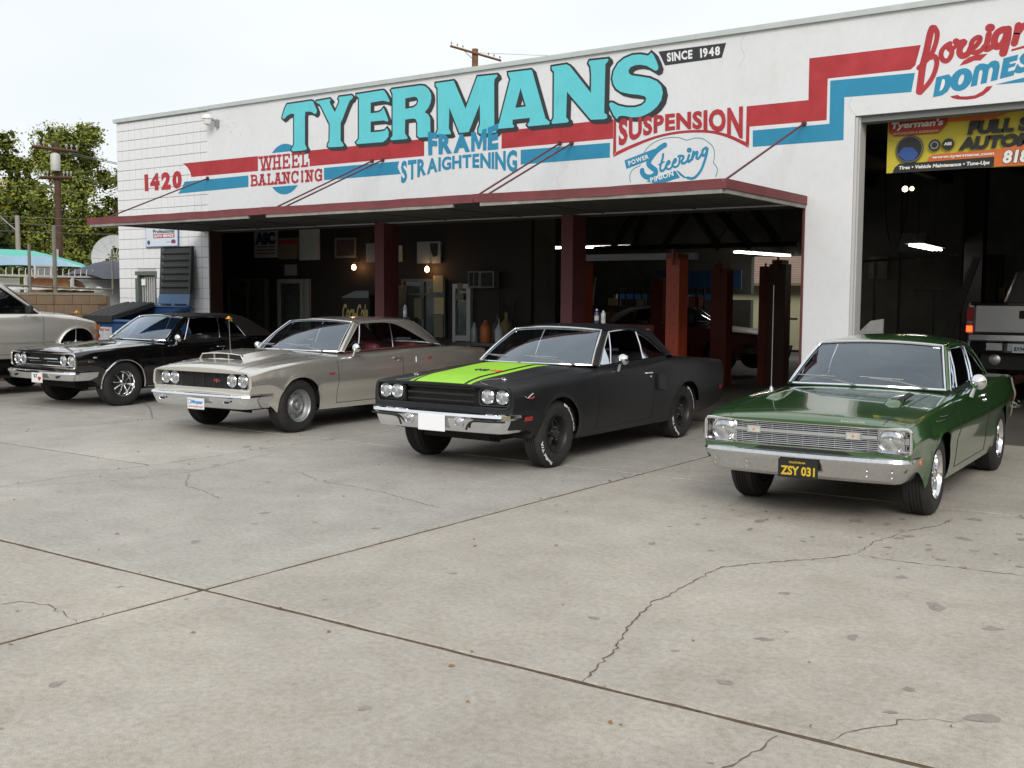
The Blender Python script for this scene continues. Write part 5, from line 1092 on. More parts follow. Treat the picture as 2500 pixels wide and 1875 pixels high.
# ============ green hardtop at the right
DG = mat('green_paint', (.046, .118, .040), .16, .30, coat=1, spec=.5)
def build_da():
    sp = base_spec(paint=DG, xf=.86, xr=-3.98, W=[(.86, .845), (.6, .87), (0, .885), (-.7, .89), (-2.3, .89), (-3.0, .885), (-3.98, .83)],
        S=[(0, .93), (.10, .945), (.3, .965), (.48, .975), (.62, 1.0), (.68, 1.0), (.8, .975), (.93, .955), (.975, .945), (1, .92)],
        zb=[(.86, .775), (.75, .80), (0, .87), (-.7, .895), (-1.8, .905), (-2.4, .945), (-3.2, .955), (-3.98, .90)],
        zc=[(.86, .79), (.78, .825), (.4, .875), (-.62, .955), (-3.1, .965), (-3.98, .90)], zk=[(.95, .44), (.60, .42), (.42, .33), (.33, .25), (-2.3, .24), (-3.1, .27), (-4, .36)],
        arches=[(.0, .35, .325), (-2.80, .335, .33)], A0=(-.88, .70, .94), A1=(-1.37, .565, 1.305), B0=(-.94, .73, .94), cowl_pt=(-.62, .965), head_pt=(-1.30, 1.335), ws_y=.70, ws_s=-.88,
        T=[(-1.43, .60, 1.295), (-1.8, .61, 1.30), (-2.15, .605, 1.285), (-2.5, .635, 1.19), (-2.86, .69, .985)],
        Sx=[(-1.37, .555, 1.312), (-1.8, .55, 1.335), (-2.2, .545, 1.33), (-2.55, .54, 1.29), (-2.85, .555, 1.12), (-3.08, .58, .965)], ks=.68, deck=-3.06,
        roofc=K([(-1.3, 1.345), (-1.8, 1.40), (-2.3, 1.395), (-2.6, 1.33), (-3.1, 1.0)]), sideglass=[(-.95, -1.22), (-1.24, -2.03), (-2.07, -2.80)], bars=[(-1.22, -1.46, .010), (-2.05, -2.10, .010)],
        sweep=.045, door=[-.62, -1.98], seam=.22, trimr=.013, wipers=((.58, .10), (.0, -.50)), sglass='clear', wglass='clear2')
    c = Car(sp, (-3.093, 9.083, 0), rotz(.04), 'dark green hardtop with a black and yellow number plate, parked nearest', name='green_hardtop'); c.body(); rt = c.root
    c.front(.815, .575, .765, .035, depth=.075, face=DG, inner='chrome2', ring='chrome', rr=.013, zlow=.44)
    MB().grid([[c.warp(c.xf+d, lerp(-.81, .81, i/16), z) for i in range(17)] for d, z in ((-.004, .568), (-.004, .50))]).build('grille_sill', 'black', rt, smooth=True)
    MB().bx(.45, .78, -.66, .66, .36, .44).build('valance', 'black', rt)
    MB().add([c.warp(c.xf-.05, y, z) for y, z in ((0, 0),)]*3, [(0, 1, 2)]) 
    bezel = MB()
    for s in (1, -1):
        c.lamp(s*.665, .675, .090, -.02)
        MB().bx(c.xf-.062, c.xf-.052, min(s*.56, s*.812), max(s*.56, s*.812), .58, .76).build('lamp_bezel', 'chrome2', rt, warp=c.warp)
        for z0, z1 in ((.695, .74), (.60, .645)):
            for k, (d, m_, e) in enumerate(((0, 'black', 0), (.002, 'chrome2', .008), (.004, 'black', .014))):
                MB().bx(c.xf-.050+d, c.xf-.048+d, min(s*(.762+e), s*(.808-e*.6)), max(s*(.762+e), s*(.808-e*.6)), z0+e*.7, z1-e*.7).build('corner_vent', m_, rt, warp=c.warp)
        o = MB().bx(c.xf-.03, c.xf-.004, min(s*.335, s*.455), max(s*.335, s*.455), .665, .725).build('turn_signal', 'chrome2', rt, warp=c.warp)
        MB().bx(c.xf-.004, c.xf+.003, min(s*.345, s*.445), max(s*.345, s*.445), .672, .718).build('lens', mat('signal_lens', (.5, .5, .47), .2, coat=1, var=.2, vscale=30), o, warp=c.warp)
        MB().lathe([(.010, 0), (0, .004)], c.warp(c.xf+.004, s*.395, .695), 'x', 10).build('bulb', 'amber', o)
    for i in range(11):
        z = lerp(.594, .746, i/10)
        if .68 < z < .70: continue
        MB().tube([c.warp(c.xf-.028+.012*(1-abs(lerp(-1, 1, j/16))), lerp(-.565, .565, j/16), z) for j in range(17)], .0034, 5).build('grille_bar', 'gsilver', rt, smooth=True)
    MB().grid([[c.warp(c.xf-.008+.012*(1-abs(lerp(-1, 1, j/16))), lerp(-.57, .57, j/16), z) for j in range(17)] for z in (.680, .700)]).build('grille_centre_bar', 'gsilver', rt, smooth=True)
    for i in range(9):
        y = lerp(-.5, .5, i/8); MB().tube([c.warp(c.xf-.024, y, .59), c.warp(c.xf-.024, y, .75)], .003, 4).build('grille_post', 'gsilver', rt)
    c.ftext('DODGE', M['chrome'], .30, .48, .797, .812, c.xf+.003, bold=.05)
    c.bumper([(-.06, .545), (-.01, .549), (.022, .538), (.036, .512), (.034, .485), (.020, .462), (.016, .45), (-.015, .37), (-.045, .345), (-.09, .343)], .855, .915, .07, .26, m=mat('pitted_chrome', (.60, .61, .62), .17, 1, var=.10, vscale=40, bump=.1, bscale=120))
    for y in (-.70, -.42, .52, .70):
        for z in (.40, .44): MB().lathe([(.008, 0), (.005, .004), (0, .005)], (.938-.07*(abs(y)/.855)**2.2, y, z), 'x', 8).build('bumper_bolt', 'chrome', rt)
    BP = mat('black_plate', (.010, .011, .010), .4); YL = mat('plate_yellow', (.62, .42, .03), .5)
    c.plate(.01, .350, .497, .315, .965, BP)
    xx = .9715; text_obj('lettering', 'ZSY 031', YL, lambda u, v: (xx, lerp(-.125, .145, u), lerp(.370, .442, v)), rt, .035)
    text_obj('lettering', 'CALIFORNIA', YL, lambda u, v: (xx, lerp(-.06, .07, u), lerp(.463, .479, v)), rt, .02)
    # simulated scoops on the hood with black grilles
    for s in (1, -1):
        xs_ = [.20, .14, .05, -.10, -.34]; hh = [.0, .030, .034, .026, .004]; ww = [.05, .065, .07, .06, .035]; rows = []
        for x, h_, w_ in zip(xs_, hh, ww): rows.append([(x, s*.50+t*w_, c.top_z(x, s*.50+t*w_)+h_*q-.001) for t, q in ((-1, 0), (-.8, .75), (-.3, 1), (.3, 1), (.8, .75), (1, 0))])
        o = MB().grid(rows).build('hood_scoop', DG, rt, smooth=60)
        MB().grid([[(x, s*(.50+.030+dy), c.top_z(x, s*.54)+h_) for dy, h_ in ((0, .037), (.035, .022))] for x in (.08, -.05, -.20, -.30)]).build('scoop_grille', 'black', o)
        MB().tube([(x, s*.568, c.top_z(x, s*.568)+.022) for x in (.08, -.05, -.20, -.30)], .005, 4).build('scoop_trim', 'chrome', o)
    c.glasshouse(); c.mirror(-1.02, .945, 1.02, .070); c.handle(-1.80, .845)
    # tail stripe, rear bumper end, marker
    def band(x0, x1, m_, off=.004):
        rows = []
        for x in (x0, x1): rows.append([c.warp(x, c.side_y(x, lerp(c.zk(x)+.16, c.zb(x), t/14))+off, lerp(c.zk(x)+.16, c.zb(x), t/14)) for t in range(15)]+[c.warp(x, y, c.top_z(x, y)+off) for y in (.75, .5, .25, 0)])
        MB().grid(rows).build('tail_stripe', m_, rt, smooth=60)
    band(-3.66, -3.80, mat('stripe_cream', (.72, .70, .58), .3, coat=.5)); band(-3.60, -3.64, mat('stripe_cream', )); band(-3.805, -3.84, mat('stripe_maroon', (.2, .02, .03), .3, coat=.5))
    MB().tube([(-3.70, .865, .615), (-3.82, .862, .60), (-3.95, .85, .59), (-4.05, .70, .59), (-4.08, 0, .59), (-4.05, -.70, .59), (-3.95, -.85, .59)], [.004, .022, .042, .06, .06, .06, .04], 10).build('rear_bumper', 'chrome', rt, smooth=True)
    MB().lathe([(.028, 0), (.026, .012), (0, .016)], (.60, c.side_y(.60, .50), .50), 'y', 16).build('side_marker', 'amber', rt, smooth=60)
    MB().tube([(x, c.side_y(x, .775)+.006, .775) for x in (.12, .02, -.10)], .006, 5).build('emblem', 'chrome', rt); MB().tube([(x, c.side_y(x, .80)+.006, .80) for x in (-.02, -.10, -.2)], .006, 5).build('emblem', 'chrome', rt)
    wheel(rt, 0, 1, .832, .335, .195, 'chrome5', w_=.22); wheel(rt, 0, -1, .80, .335, .195, 'chrome5'); wheel(rt, -2.80, 1, .85, .34, .195, 'chrome5'); wheel(rt, -2.80, -1, .82, .34, .195, 'chrome5')
    return c
DA = build_da()
# ---------------------------------------------------------------- workshop interior
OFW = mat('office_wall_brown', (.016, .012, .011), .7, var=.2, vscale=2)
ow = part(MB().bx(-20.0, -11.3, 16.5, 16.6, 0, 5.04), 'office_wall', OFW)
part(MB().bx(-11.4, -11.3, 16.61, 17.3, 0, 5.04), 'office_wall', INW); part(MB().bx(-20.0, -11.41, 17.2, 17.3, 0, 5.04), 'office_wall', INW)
part(MB().bx(-17.3, -5.3, D+.30, D+.34, 2.96, 5.04), 'header_inner', GREYD)
SG = mat('old_sign_white', (.42, .45, .46), .6, var=.12, vscale=4)
def board(name, label, cat, x0, x1, z0, z1, m, y=16.47, th=.025, grp=None):
    return tag(MB().bx(x0, x1, y-th, y+.02, z0, z1).build(name, m, None), label, cat, grp)
sg2 = board('wall_sign', 'white sign with large dark blue capitals high on the office wall', 'sign', -18.65, -17.94, 2.56, 3.16, SG)
wtext('lettering', 'ASC', mat('dark_blue_ink', (.015, .03, .10), .5), sg2, -18.62, -17.97, 2.84, 3.11, 16.44, .08)
for z in (2.78, 2.71, 2.64): MB().bx(-18.58, -18.0, 16.441, 16.444, z, z+.03).build('text_line', mat('faded_ink', (.18, .10, .10), .6), sg2)
s2 = board('wall_sign', 'tan sign with a red band beside the white capitals sign', 'sign', -17.89, -17.30, 2.52, 2.97, mat('sign_tan', (.20, .17, .11), .6))
MB().bx(-17.88, -17.31, 16.44, 16.444, 2.84, 2.93).build('red_band', COLP['red'], s2)
board('wall_sign', 'plain pale grey board above the office door', 'sign', -17.24, -16.67, 2.49, 3.14, SG)
s4 = board('wall_sign', 'square framed picture sign between the board and the red post', 'sign', -16.2, -15.6, 2.52, 2.93, mat('sign_frame', (.16, .15, .13), .6))
MB().bx(-16.15, -15.65, 16.44, 16.444, 2.56, 2.89).build('picture', mat('picture_brown', (.05, .035, .03), .5, var=.6, vscale=9), s4)
board('wall_sign', 'small pale sign just behind the left red post', 'sign', -15.32, -14.95, 2.42, 2.80, mat('sign_grey', (.2, .22, .24), .6))
board('wall_sign', 'narrow pale notice right of the left red post', 'sign', -14.62, -14.38, 2.42, 2.74, SG)
s6 = board('wall_sign', 'pale poster with a dark figure above the right bulb', 'sign', -13.97, -13.38, 2.38, 2.80, mat('poster_pale', (.22, .27, .30), .6))
MB().add([(-13.64, 16.44, 2.76), (-13.44, 16.44, 2.76), (-13.45, 16.44, 2.52), (-13.56, 16.44, 2.50), (-13.62, 16.44, 2.62)], [(0,1,2,3,4)]).build('dark_figure', 'black', s6)
board('notice', 'small square notice over the office door', 'notice', -17.70, -17.36, 2.17, 2.40, mat('notice_grey', (.24, .25, .25), .7))
ALU = mat('aluminium_frame', (.34, .36, .36), .5, .3)
def door_(x0, x1, zt_, nm='office_door'):
    d = MB().bx(x0, x0+.07, 16.40, 16.49, 0, zt_).bx(x1-.09, x1, 16.40, 16.49, 0, zt_).bx(x0+.07, x1-.09, 16.40, 16.49, zt_-.09, zt_).bx(x0+.07, x1-.09, 16.40, 16.49, .9, 1.0).bx(x0+.07, x1-.09, 16.40, 16.49, 0, .2)
    o = d.build(nm, ALU, ow); MB().bx(x0+.07, x1-.09, 16.44, 16.45, .2, zt_-.09).build('pane', mat('dim_glass', (.05, .06, .06), .15, var=.5, vscale=3), o); return o
door_(-17.89, -17.10, 2.09); door_(-13.05, -12.62, 1.98); part(MB().bx(-17.08, -16.95, 16.43, 16.49, 0, 2.09), 'door_jamb', ALU)
for x0, x1, z0, z1, n in ((-19.55, -18.22, .9, 2.05, 2), (-14.36, -13.25, .95, 2.02, 2)):
    w_ = MB().bx(x0, x1, 16.46, 16.49, z0, z1).build('office_window', mat('dim_glass', ), ow)
    b = MB().bx(x0, x1, 16.42, 16.48, z1, z1+.06).bx(x0, x0+.06, 16.42, 16.48, z0, z1).bx(x1-.1, x1, 16.42, 16.48, z0, z1)
    b.build('window_frame', mat('frame_dark', (.09, .095, .09), .5), w_)
    for i in range(1, n): MB().bx(lerp(x0, x1, i/n)-.025, lerp(x0, x1, i/n)+.025, 16.42, 16.457, z0, z1).build('mullion', mat('frame_dark', ), w_)
part(MB().bx(-14.36, -13.25, 16.41, 16.457, 1.76, 1.80), 'window_rail', mat('frame_dark', ))
PAP = mat('yellowed_paper', (.42, .38, .22), .8)
for k, (x0, x1, z0, z1) in enumerate(((-13.52, -13.28, 1.82, 2.14), (-13.50, -13.26, 1.40, 1.72), (-13.60, -13.53, 1.82, 1.90), (-12.93, -12.80, 1.85, 2.0), (-12.96, -12.78, 1.68, 1.80), (-14.0, -13.80, 1.3, 1.70), (-13.5, -13.28, .95, 1.38))):
    board('taped_paper', ['large yellowed paper taped above the window rail right of the red post', 'yellowed paper taped below the window rail', 'tiny paper slip beside the large yellowed paper', 'small paper over the narrow door', 'paper on the glass of the narrow door', 'dim paper in the middle pane of the office window', 'tall dim paper at the foot of the office window'][k], 'paper', x0, x1, z0, z1, PAP if k < 2 else mat('dim_paper', (.16, .16, .11), .8), 16.40, .006)
ac = board('air_conditioner', 'window air conditioner set in the dark office wall', 'air conditioner', -12.52, -11.92, 1.90, 2.21, mat('ac_case', (.12, .13, .13), .6), 16.35, .15)
for i in range(2): MB().bx(-12.48+i*.12, -12.41+i*.12, 16.18, 16.195, 1.94, 2.18).build('vent', 'black', ac)
MB().bx(-12.20, -11.96, 16.18, 16.195, 1.93, 2.18).build('vent', 'black', ac)
vm = thing('drinks_machine', 'tall black drinks machine with pale script against the office wall', 'vending machine', (-15.15, 16.2, 0))
MB().bx(-.37, .37, -.25, .2, 0, 1.76).build('cabinet', 'black', vm, bevel=.02)
MB().add([(-.36, -.256, 1.70), (.36, -.256, 1.70), (.36, -.256, 1.84), (-.0, -.256, 1.84), (-.36, -.256, 1.72)], [(0,1,2,3,4)]).build('header', mat('header_grey', (.15, .17, .18), .5), vm)
text_obj('lettering', 'Coca-Cola', mat('pale_gold', (.55, .45, .16), .5), lambda u, v: (lerp(-.35, .34, u), -.258, lerp(1.25, 1.58, v)), vm, .03, 1, .25)
MB().lathe([(.035, 0), (.03, .2), (.012, .26), (.012, .34), (0, .34)], (.15, -.27, 1.05), 'z', 12).build('bottle_picture', mat('bottle_red', (.25, .02, .02), .3), vm)
vm2 = thing('cabinet_cooler', 'pale grey cooler box standing behind the left red post', 'cooler', (-14.45, 16.25, 0))
MB().bx(-.22, .22, -.2, .2, 0, 1.95).build('cabinet', mat('cooler_grey', (.14, .17, .19), .5, var=.4, vscale=4), vm2, bevel=.01)
BULB = mat('bulb_glow', (1, .8, .5), .5, emit=(1, .50, .20), es=22)
for x, z, lb in ((-15.55, 2.32, 'glowing bare bulb on the office wall left of the red post'), (-13.62, 2.26, 'glowing bare bulb on the office wall right of the red post')):
    o = thing('wall_bulb', lb, 'lamp', (x, 16.33, z), 0, 'bare bulbs on the office wall')
    MB().lathe([(0, -.055), (.03, -.045), (.045, -.01), (.035, .03), (.016, .055)], (0,0,0), 'z', 14).build('bulb', BULB, o, smooth=True)
    MB().tube([(0, 0, .05), (0, .0, .10), (0, .14, .12)], .012, 6).build('arm', mat('brass', (.3, .2, .08), .4, .8), o)
TUBE = mat('fluorescent_glow', (1, 1, 1), .5, emit=(1, .93, .82), es=9)
def tubes(x, y, z, L, rz, label, n=1, sp=.09):
    o = thing('fluorescent_light', label, 'light', (x, y, z), rz)
    MB().bx(-L/2, L/2, -.06-.045*n, .06+.045*n, .035, .09).build('housing', mat('lamp_housing', (.22, .2, .2), .5), o)
    for i in range(n): MB().tube([(-L/2+.03, (i-(n-1)/2)*sp, 0), (L/2-.03, (i-(n-1)/2)*sp, 0)], .022, 8).build('tube', TUBE, o)
    for s in (-1, 1): MB().tube([(s*L*.35, 0, .09), (s*L*.35, 0, 4.75-z)], .006, 4).build('hanger', 'black', o)
    return o
tubes(-13.7, 22.2, 2.92, 2.4, .12, 'long fluorescent tube passing behind the second red post', 1)
tubes(-11.75, 28.3, 2.95, 3.0, radians(84), 'fluorescent batten near the rear doorway of the lift bay', 2)
tubes(-6.6, 25.0, 2.88, 2.6, radians(94), 'slanting fluorescent batten hanging in the tall bay', 3)
for dx, lb in ((-8.17, 'left round spotlight glowing high in the tall bay'), (-8.0, 'right oval spotlight glowing high in the tall bay')):
    o = thing('spotlight', lb, 'lamp', (dx, 28.8, 4.55), 0, 'spotlights in the tall bay')
    MB().lathe([(0, -.0), (.07 if dx < -8.1 else .05, .0)], (0, -.02, 0), 'y', 14).build('glowing_face', mat('spot_glow', (1, .9, .6), .5, emit=(1, .85, .45), es=10), o)
    MB().lathe([(.09, -.03), (.08, .08), (.03, .14), (0, .14)], (0, 0, 0), 'y', 14).build('shade', 'black', o)
# lift columns
ORG = mat('lift_orange', (.28, .038, .012), .5, var=.2, vscale=3); DORG = mat('lift_dark_red', (.14, .025, .013), .6, var=.2, vscale=3)
def column(x, y, h_, m, label, w_=.22, side=1):
    o = thing('lift_column', label, 'vehicle lift', (x, y, 0), 0, 'orange vehicle lift columns')
    b = MB().bx(-w_/2, w_/2, -.015, .015, .02, h_).bx(-w_/2, -w_/2+.015, .015, .28, .02, h_).bx(w_/2-.015, w_/2, .015, .28, .02, h_); b.build('column', m, o)
    MB().bx(-.22, .22, -.12, .38, 0, .02).build('base_plate', m, o)
    MB().bx(-.10, .10, -.06, .30, h_+.0, h_+.08).bx(.02, .05, -.10, -.06, h_-.1, h_+.14).build('cap', DORG, o)
    for i in range(12): MB().lathe([(.012, 0), (0, .003)], (.05*(-1)**i*.6, -.016, .5+i*.14), 'y', 6, sgn=-1).build('bolt', 'black', o)
    return o
column(-7.66, 15.0, 2.33, ORG, 'bright orange lift column right of the second red post', .22)
column(-9.72, 15.6, 2.33, ORG, 'bright orange lift column half hidden by the second red post', .22)
column(-9.2, 20.0, 2.33, DORG, 'wide dull red lift column in front of the dark red car', .34)
column(-8.62, 20.9, 2.30, DORG, 'dull red lift column left of the rear doorway', .24)
column(-8.28, 20.7, 2.42, mat('lift_black', (.05, .02, .015), .6), 'near black lift column beside the rear doorway', .34)
column(-11.1, 21.0, 2.10, DORG, 'small far lift column in the shadow between the orange ones', .28)
lb_ = tag(MB().bx(-9.85, -7.45, 15.30, 15.42, 2.33, 2.43).build('lift_beam', mat('beam_grey', (.17, .18, .21), .5), None, rz=0), 'pale grey cross beam over the orange lift columns', 'beam')
tr_ = MB(); 
for a, b_ in (((-12.5, 2.9), (-11.2, 4.5)), ((-11.2, 4.5), (-9.9, 2.8)), ((-10.8, 4.5), (-9.2, 2.8)), ((-11.2, 4.5), (-12.0, 2.9)), ((-9.9, 4.5), (-11.3, 2.8)), ((-9.9, 4.5), (-8.6, 2.9))):
    tr_.tube([(a[0]*1.0, 21.5, a[1]), (b_[0], 21.5, b_[1])], .09, 4)
tr_.tube([(-13, 21.5, 2.85), (-8.2, 21.5, 2.85)], .05, 4); tag(tr_.build('steel_truss', 'black', None), 'black steel truss braced above the vehicle lifts', 'truss')
tag(MB().bx(-15.6, -12.85, 29.4, 29.45, 2.0, 2.55).build('tarpaulin', mat('blue_tarp', (.02, .06, .16), .5), None), 'dark blue tarpaulin hanging across the rear of the lift bay', 'tarpaulin')
tag(MB().bx(-17.6, -14.2, 30.6, 30.7, 1.5, 2.0).build('tarpaulin', mat('bright_blue_tarp', (.04, .16, .5), .5), None), 'bright blue sheet outside the low slot in the rear wall', 'tarpaulin')
# red car on the lift: same body language, simplified
RDK = mat('dark_red_paint', (.10, .010, .007), .45, coat=.15)
def build_red():
    c = Car(base_spec(paint=RDK, xf=.86, xr=-4.1, W=[(.86, .88), (0, .93), (-3.2, .94), (-4.1, .9)], zb=[(.86, .83), (0, .89), (-1.8, .93), (-3.2, .95), (-4.1, .9)], zc=[(.86, .85), (0, .94), (-.62, .99), (-4.1, .92)], roof=mat('black_vinyl_roof', ), bars=[(-2.1, -2.1, .008)]), (-10.0, 22.8, .15), radians(-3), 'dark red car with a black roof raised on the lift inside', name='lifted_car')
    c.body(); c.front(.8, .62, .80, .05, ring='chrome')
    for s in (1, -1):
        for y in (.68, .5): c.lamp(s*y, .71, .075, -.03)
    c.bumper([(-.06, .55), (0, .554), (.04, .53), (.02, .48), (-.01, .41), (-.08, .405)], .9, .92, .05, .3); c.glasshouse()
    for xa in (0, -2.95):
        for s in (1, -1): wheel(c.root, xa, s, .88, .335, .19, 'black5')
build_red()
# bottles, jugs and stock on the floor by the office end
def lathe_thing(name, label, cat, x, y, z, prof, m, n=20, grp=None): return tag(MB().lathe(prof, (0,0,0), 'z', n).build(name, m, None, smooth=40, loc=(x, y, z)), label, cat, grp)
CYL = [(0, 0), (.12, 0), (.12, 1.15), (.10, 1.26), (.045, 1.33), (.03, 1.36), (.035, 1.38), (.035, 1.46), (0, 1.46)]
o = lathe_thing('gas_cylinder', 'yellowish gas cylinder standing by the end of the office wall', 'gas cylinder', -11.42, 15.9, 0, CYL, mat('cylinder_olive', (.16, .13, .05), .6, var=.2))
lathe_thing('gas_cylinder', 'dark gas cylinder left of the yellowish one', 'gas cylinder', -11.75, 16.1, 0, [(r, h*.97) for r, h in CYL], mat('cylinder_dark', (.05, .05, .05), .6))
lathe_thing('oil_jug', 'orange plastic jug on the bench behind the striped coupe', 'jug', -11.36, 15.2, .95, [(0, 0), (.09, 0), (.1, .03), (.1, .25), (.06, .32), (.035, .34), (.035, .38), (0, .38)], mat('jug_orange', (.26, .07, .015), .5))
lathe_thing('oil_jug', 'white spray jug with a pointed nozzle beside the orange jug', 'jug', -11.07, 15.2, .95, [(0, 0), (.075, 0), (.08, .2), (.04, .28), (.015, .32), (.006, .42), (0, .43)], mat('jug_white', (.26, .28, .30), .5))
lathe_thing('water_bottle', 'clear bottle left of the orange jug', 'bottle', -11.60, 15.2, .95, [(0, 0), (.06, 0), (.065, .22), (.03, .29), (.03, .34), (0, .34)], mat('bottle_pale', (.14, .16, .17), .3))
bench = thing('work_bench', 'low dark steel bench carrying the jugs', 'bench', (-11.25, 15.2, 0))
MB().bx(-.65, .65, -.3, .3, .90, .95).build('top', mat('bench_steel', (.08, .08, .08), .5, .5), bench)
for x in (-.6, .6):
    for y in (-.26, .26): MB().bx(x-.025, x+.025, y-.025, y+.025, 0, .90).build('leg', 'black', bench)
def can(x, y, z, m, label, h_=.19):
    o = thing('spray_can', label, 'spray can', (x, y, z)); MB().lathe([(0, 0), (.032, 0), (.033, .005), (.033, h_-.03), (.02, h_-.012), (.012, h_-.008)], (0,0,0), 'z', 16).build('body', m, o, smooth=40)
    MB().lathe([(.014, h_-.012), (.014, h_+.01), (0, h_+.018)], (0,0,0), 'z', 12).build('nozzle', 'white', o); MB().lathe([(.0335, h_*.25), (.0335, h_*.6)], (0,0,0), 'z', 16).build('label_band', mat('label_pale', (.5, .5, .5), .5), o)
can(-8.04, 13.4, 1.36, mat('can_navy', (.03, .05, .16), .3), 'blue spray can standing on the cabinet behind the black roof', .20); can(-7.95, 13.43, 1.36, mat('can_white', (.6, .62, .65), .3), 'white spray can next to the blue one', .18)
can(-12.33, 14.2, 1.38, mat('can_blue', (.3, .35, .5), .3), 'pale spray can standing behind the silver roof', .2)
for x, y, z, lb in ((-8.0, 13.42, 1.36, 'narrow dark tool cabinet behind the striped coupe'), (-12.33, 14.2, 1.38, 'narrow dark tool cabinet behind the silver hardtop')):
    o = thing('tool_cabinet', lb, 'cabinet', (x, y, 0)); MB().bx(-.2, .2, -.12, .12, .06, z).build('cabinet', 'black', o, bevel=.01)
    for i in range(5): MB().bx(-.18, .18, -.135, -.121, .12+i*.24, .33+i*.24).build('drawer', mat('drawer_dark', (.03, .03, .032), .4), o)
    for sx in (-.15, .15): MB().lathe([(.03, -.01), (.03, .01)], (sx, 0, .03), 'y', 10).build('caster', 'rubber', o)
# tall bay: alignment posts, leaning planks, white panel, column
t = thing('alignment_stand', 'slim black alignment stand in the middle of the tall bay', 'stand', (-8.3, 27, 0))
MB().tube([(0, 0, 0), (0, 0, 2.65)], .035, 6).build('pole', 'black', t); MB().tube([(-.6, 0, 2.65), (1.9, 0, 2.8)], .03, 6).build('arm', 'black', t)
t = thing('alignment_stand', 'thinner stand with a cross bar right of the slim black one', 'stand', (-6.9, 27, 0))
MB().tube([(0, 0, 0), (0, 0, 1.95)], .02, 6).build('pole', 'black', t); MB().tube([(-.5, 0, 1.95), (.2, 0, 1.98)], .02, 6).build('arm', 'black', t)
t = thing('balance_stand', 'low stand with a white knob and two pale trays behind the green roof', 'stand', (-8.2, 22.0, 0))
MB().tube([(0, 0, 0), (0, 0, 1.38)], .025, 6).build('pole', 'steel', t); MB().lathe([(0, -.04), (.05, 0), (0, .05)], (0, 0, 1.42), 'z', 10).build('knob', 'white', t)
for s in (-1, 1): MB().bx(s*.28-.12, s*.28+.12, -.05, .05, 1.30, 1.34).build('tray', mat('tray_tan', (.35, .27, .18), .6), t)
t = tag(MB().prism([(-.1, 0), (.12, 0), (.95, 2.6), (.82, 2.62)], lambda a, b: (a, 0, b), lambda a, b: (a, .06, b)).build('leaning_plank', mat('plank_grey', (.10, .10, .09), .7, var=.2), None, loc=(-6.2, 24, 0), bevel=.004), 'grey plank leaning in the tall bay left of the pickup', 'plank')
t = thing('spare_bodywork', 'scuffed white body panel stored just inside the tall bay', 'car panel', (-5.15, 16.2, 0))
MB().prism([(-.5, 1.02), (-.2, 1.1), (.12, 1.42), (.3, 1.45), (.3, 1.05)], lambda a, b: (a, 0, b), lambda a, b: (a, .05, b)).build('upper_skin', mat('scuffed_white', (.33, .33, .34), .5, var=.15), t)
MB().prism([(-.5, .2), (-.2, .2), (.3, .2), (.3, 1.04), (.06, 1.04), (-.08, .7), (-.5, .62)], lambda a, b: (a, 0, b), lambda a, b: (a, .05, b)).build('lower_skin', mat('scuffed_white', ), t)
part(MB().bx(-6.15, -5.75, 26.5, 26.9, 0, 5.04), 'inner_column', 'black')
part(MB().bx(-6.9, -6.0, 29.9, 29.97, 0, 2.9), 'inner_door', 'black')
# ---------------------------------------------------------------- silver pickup on its ramps in the tall bay
PK = mat('pickup_silver', (.45, .45, .45), .35, .6, coat=.5)
pk = thing('pickup_truck', 'silver pickup backed away inside the tall bay with one tail lamp lit', 'pickup truck', (-3.24, 19.0, 0))
def pp(n, m, mb, **k): return mb.build(n, m, pk, **k)
pp('tailgate', PK, MB().bx(-.955, .78, -.02, .04, 1.21, 1.655), bevel=.012); pp('bed_rail', 'gloss_black', MB().bx(-1.03, .86, -.04, .10, 1.645, 1.70), bevel=.012)
for s in (-1, 1):
    xo = -.035-.0 if s > 0 else -.135
    pp('bed_side', PK, MB().bx(-1.06, -.965, -.03, 2.1, .95, 1.70) if s < 0 else MB().bx(.79, .885, -.03, 2.1, .95, 1.70), bevel=.015)
    x0 = -1.085 if s < 0 else .80; lamp_ = pp('tail_lamp', 'redl', MB().bx(x0, x0+.11, -.05, .06, 1.20, 1.62), bevel=.01)
    MB().bx(x0+.008, x0+.10, -.056, -.048, 1.215, 1.315).build('lit_lens', mat('brake_glow', (1, .1, .02), .4, emit=(1, .05, .01), es=3.5) if s < 0 else M['redl'], lamp_); MB().bx(x0+.012, x0+.10, -.056, -.05, 1.33, 1.39).build('reverse_lens', 'lens', lamp_)
pp('bumper', 'chrome2', MB().bx(-1.03, .86, -.16, -.02, 1.07, 1.195), bevel=.02); pp('bumper_step', 'gloss_black', MB().bx(-1.0, .82, -.13, -.01, .88, 1.065), bevel=.02)
for x in (-.74, -.42, .12): pp('step_plate', 'steel', MB().bx(x, x+.24, -.15, -.13, .93, 1.045))
pl_ = pp('licence_plate', mat('plate_blue_white', (.62, .68, .76), .4), MB().bx(-.34, -.03, -.175, -.152, .90, 1.03)); text_obj('lettering', '8X94155', COLP['ink'], lambda u, v: (lerp(-.32, -.05, u), -.178, lerp(.925, .995, v)), pl_, .03)
pp('tailgate_handle', 'black', MB().bx(-.29, -.03, -.035, -.02, 1.44, 1.57), bevel=.01)
pp('undercarriage', 'black', MB().bx(-.85, .68, .0, 5, .62, .95)); pp('hitch_disc', 'steel', MB().lathe([(0, .02), (.05, .015), (.09, 0)], (-.63, -.03, .77), 'y', 20, sgn=-1))
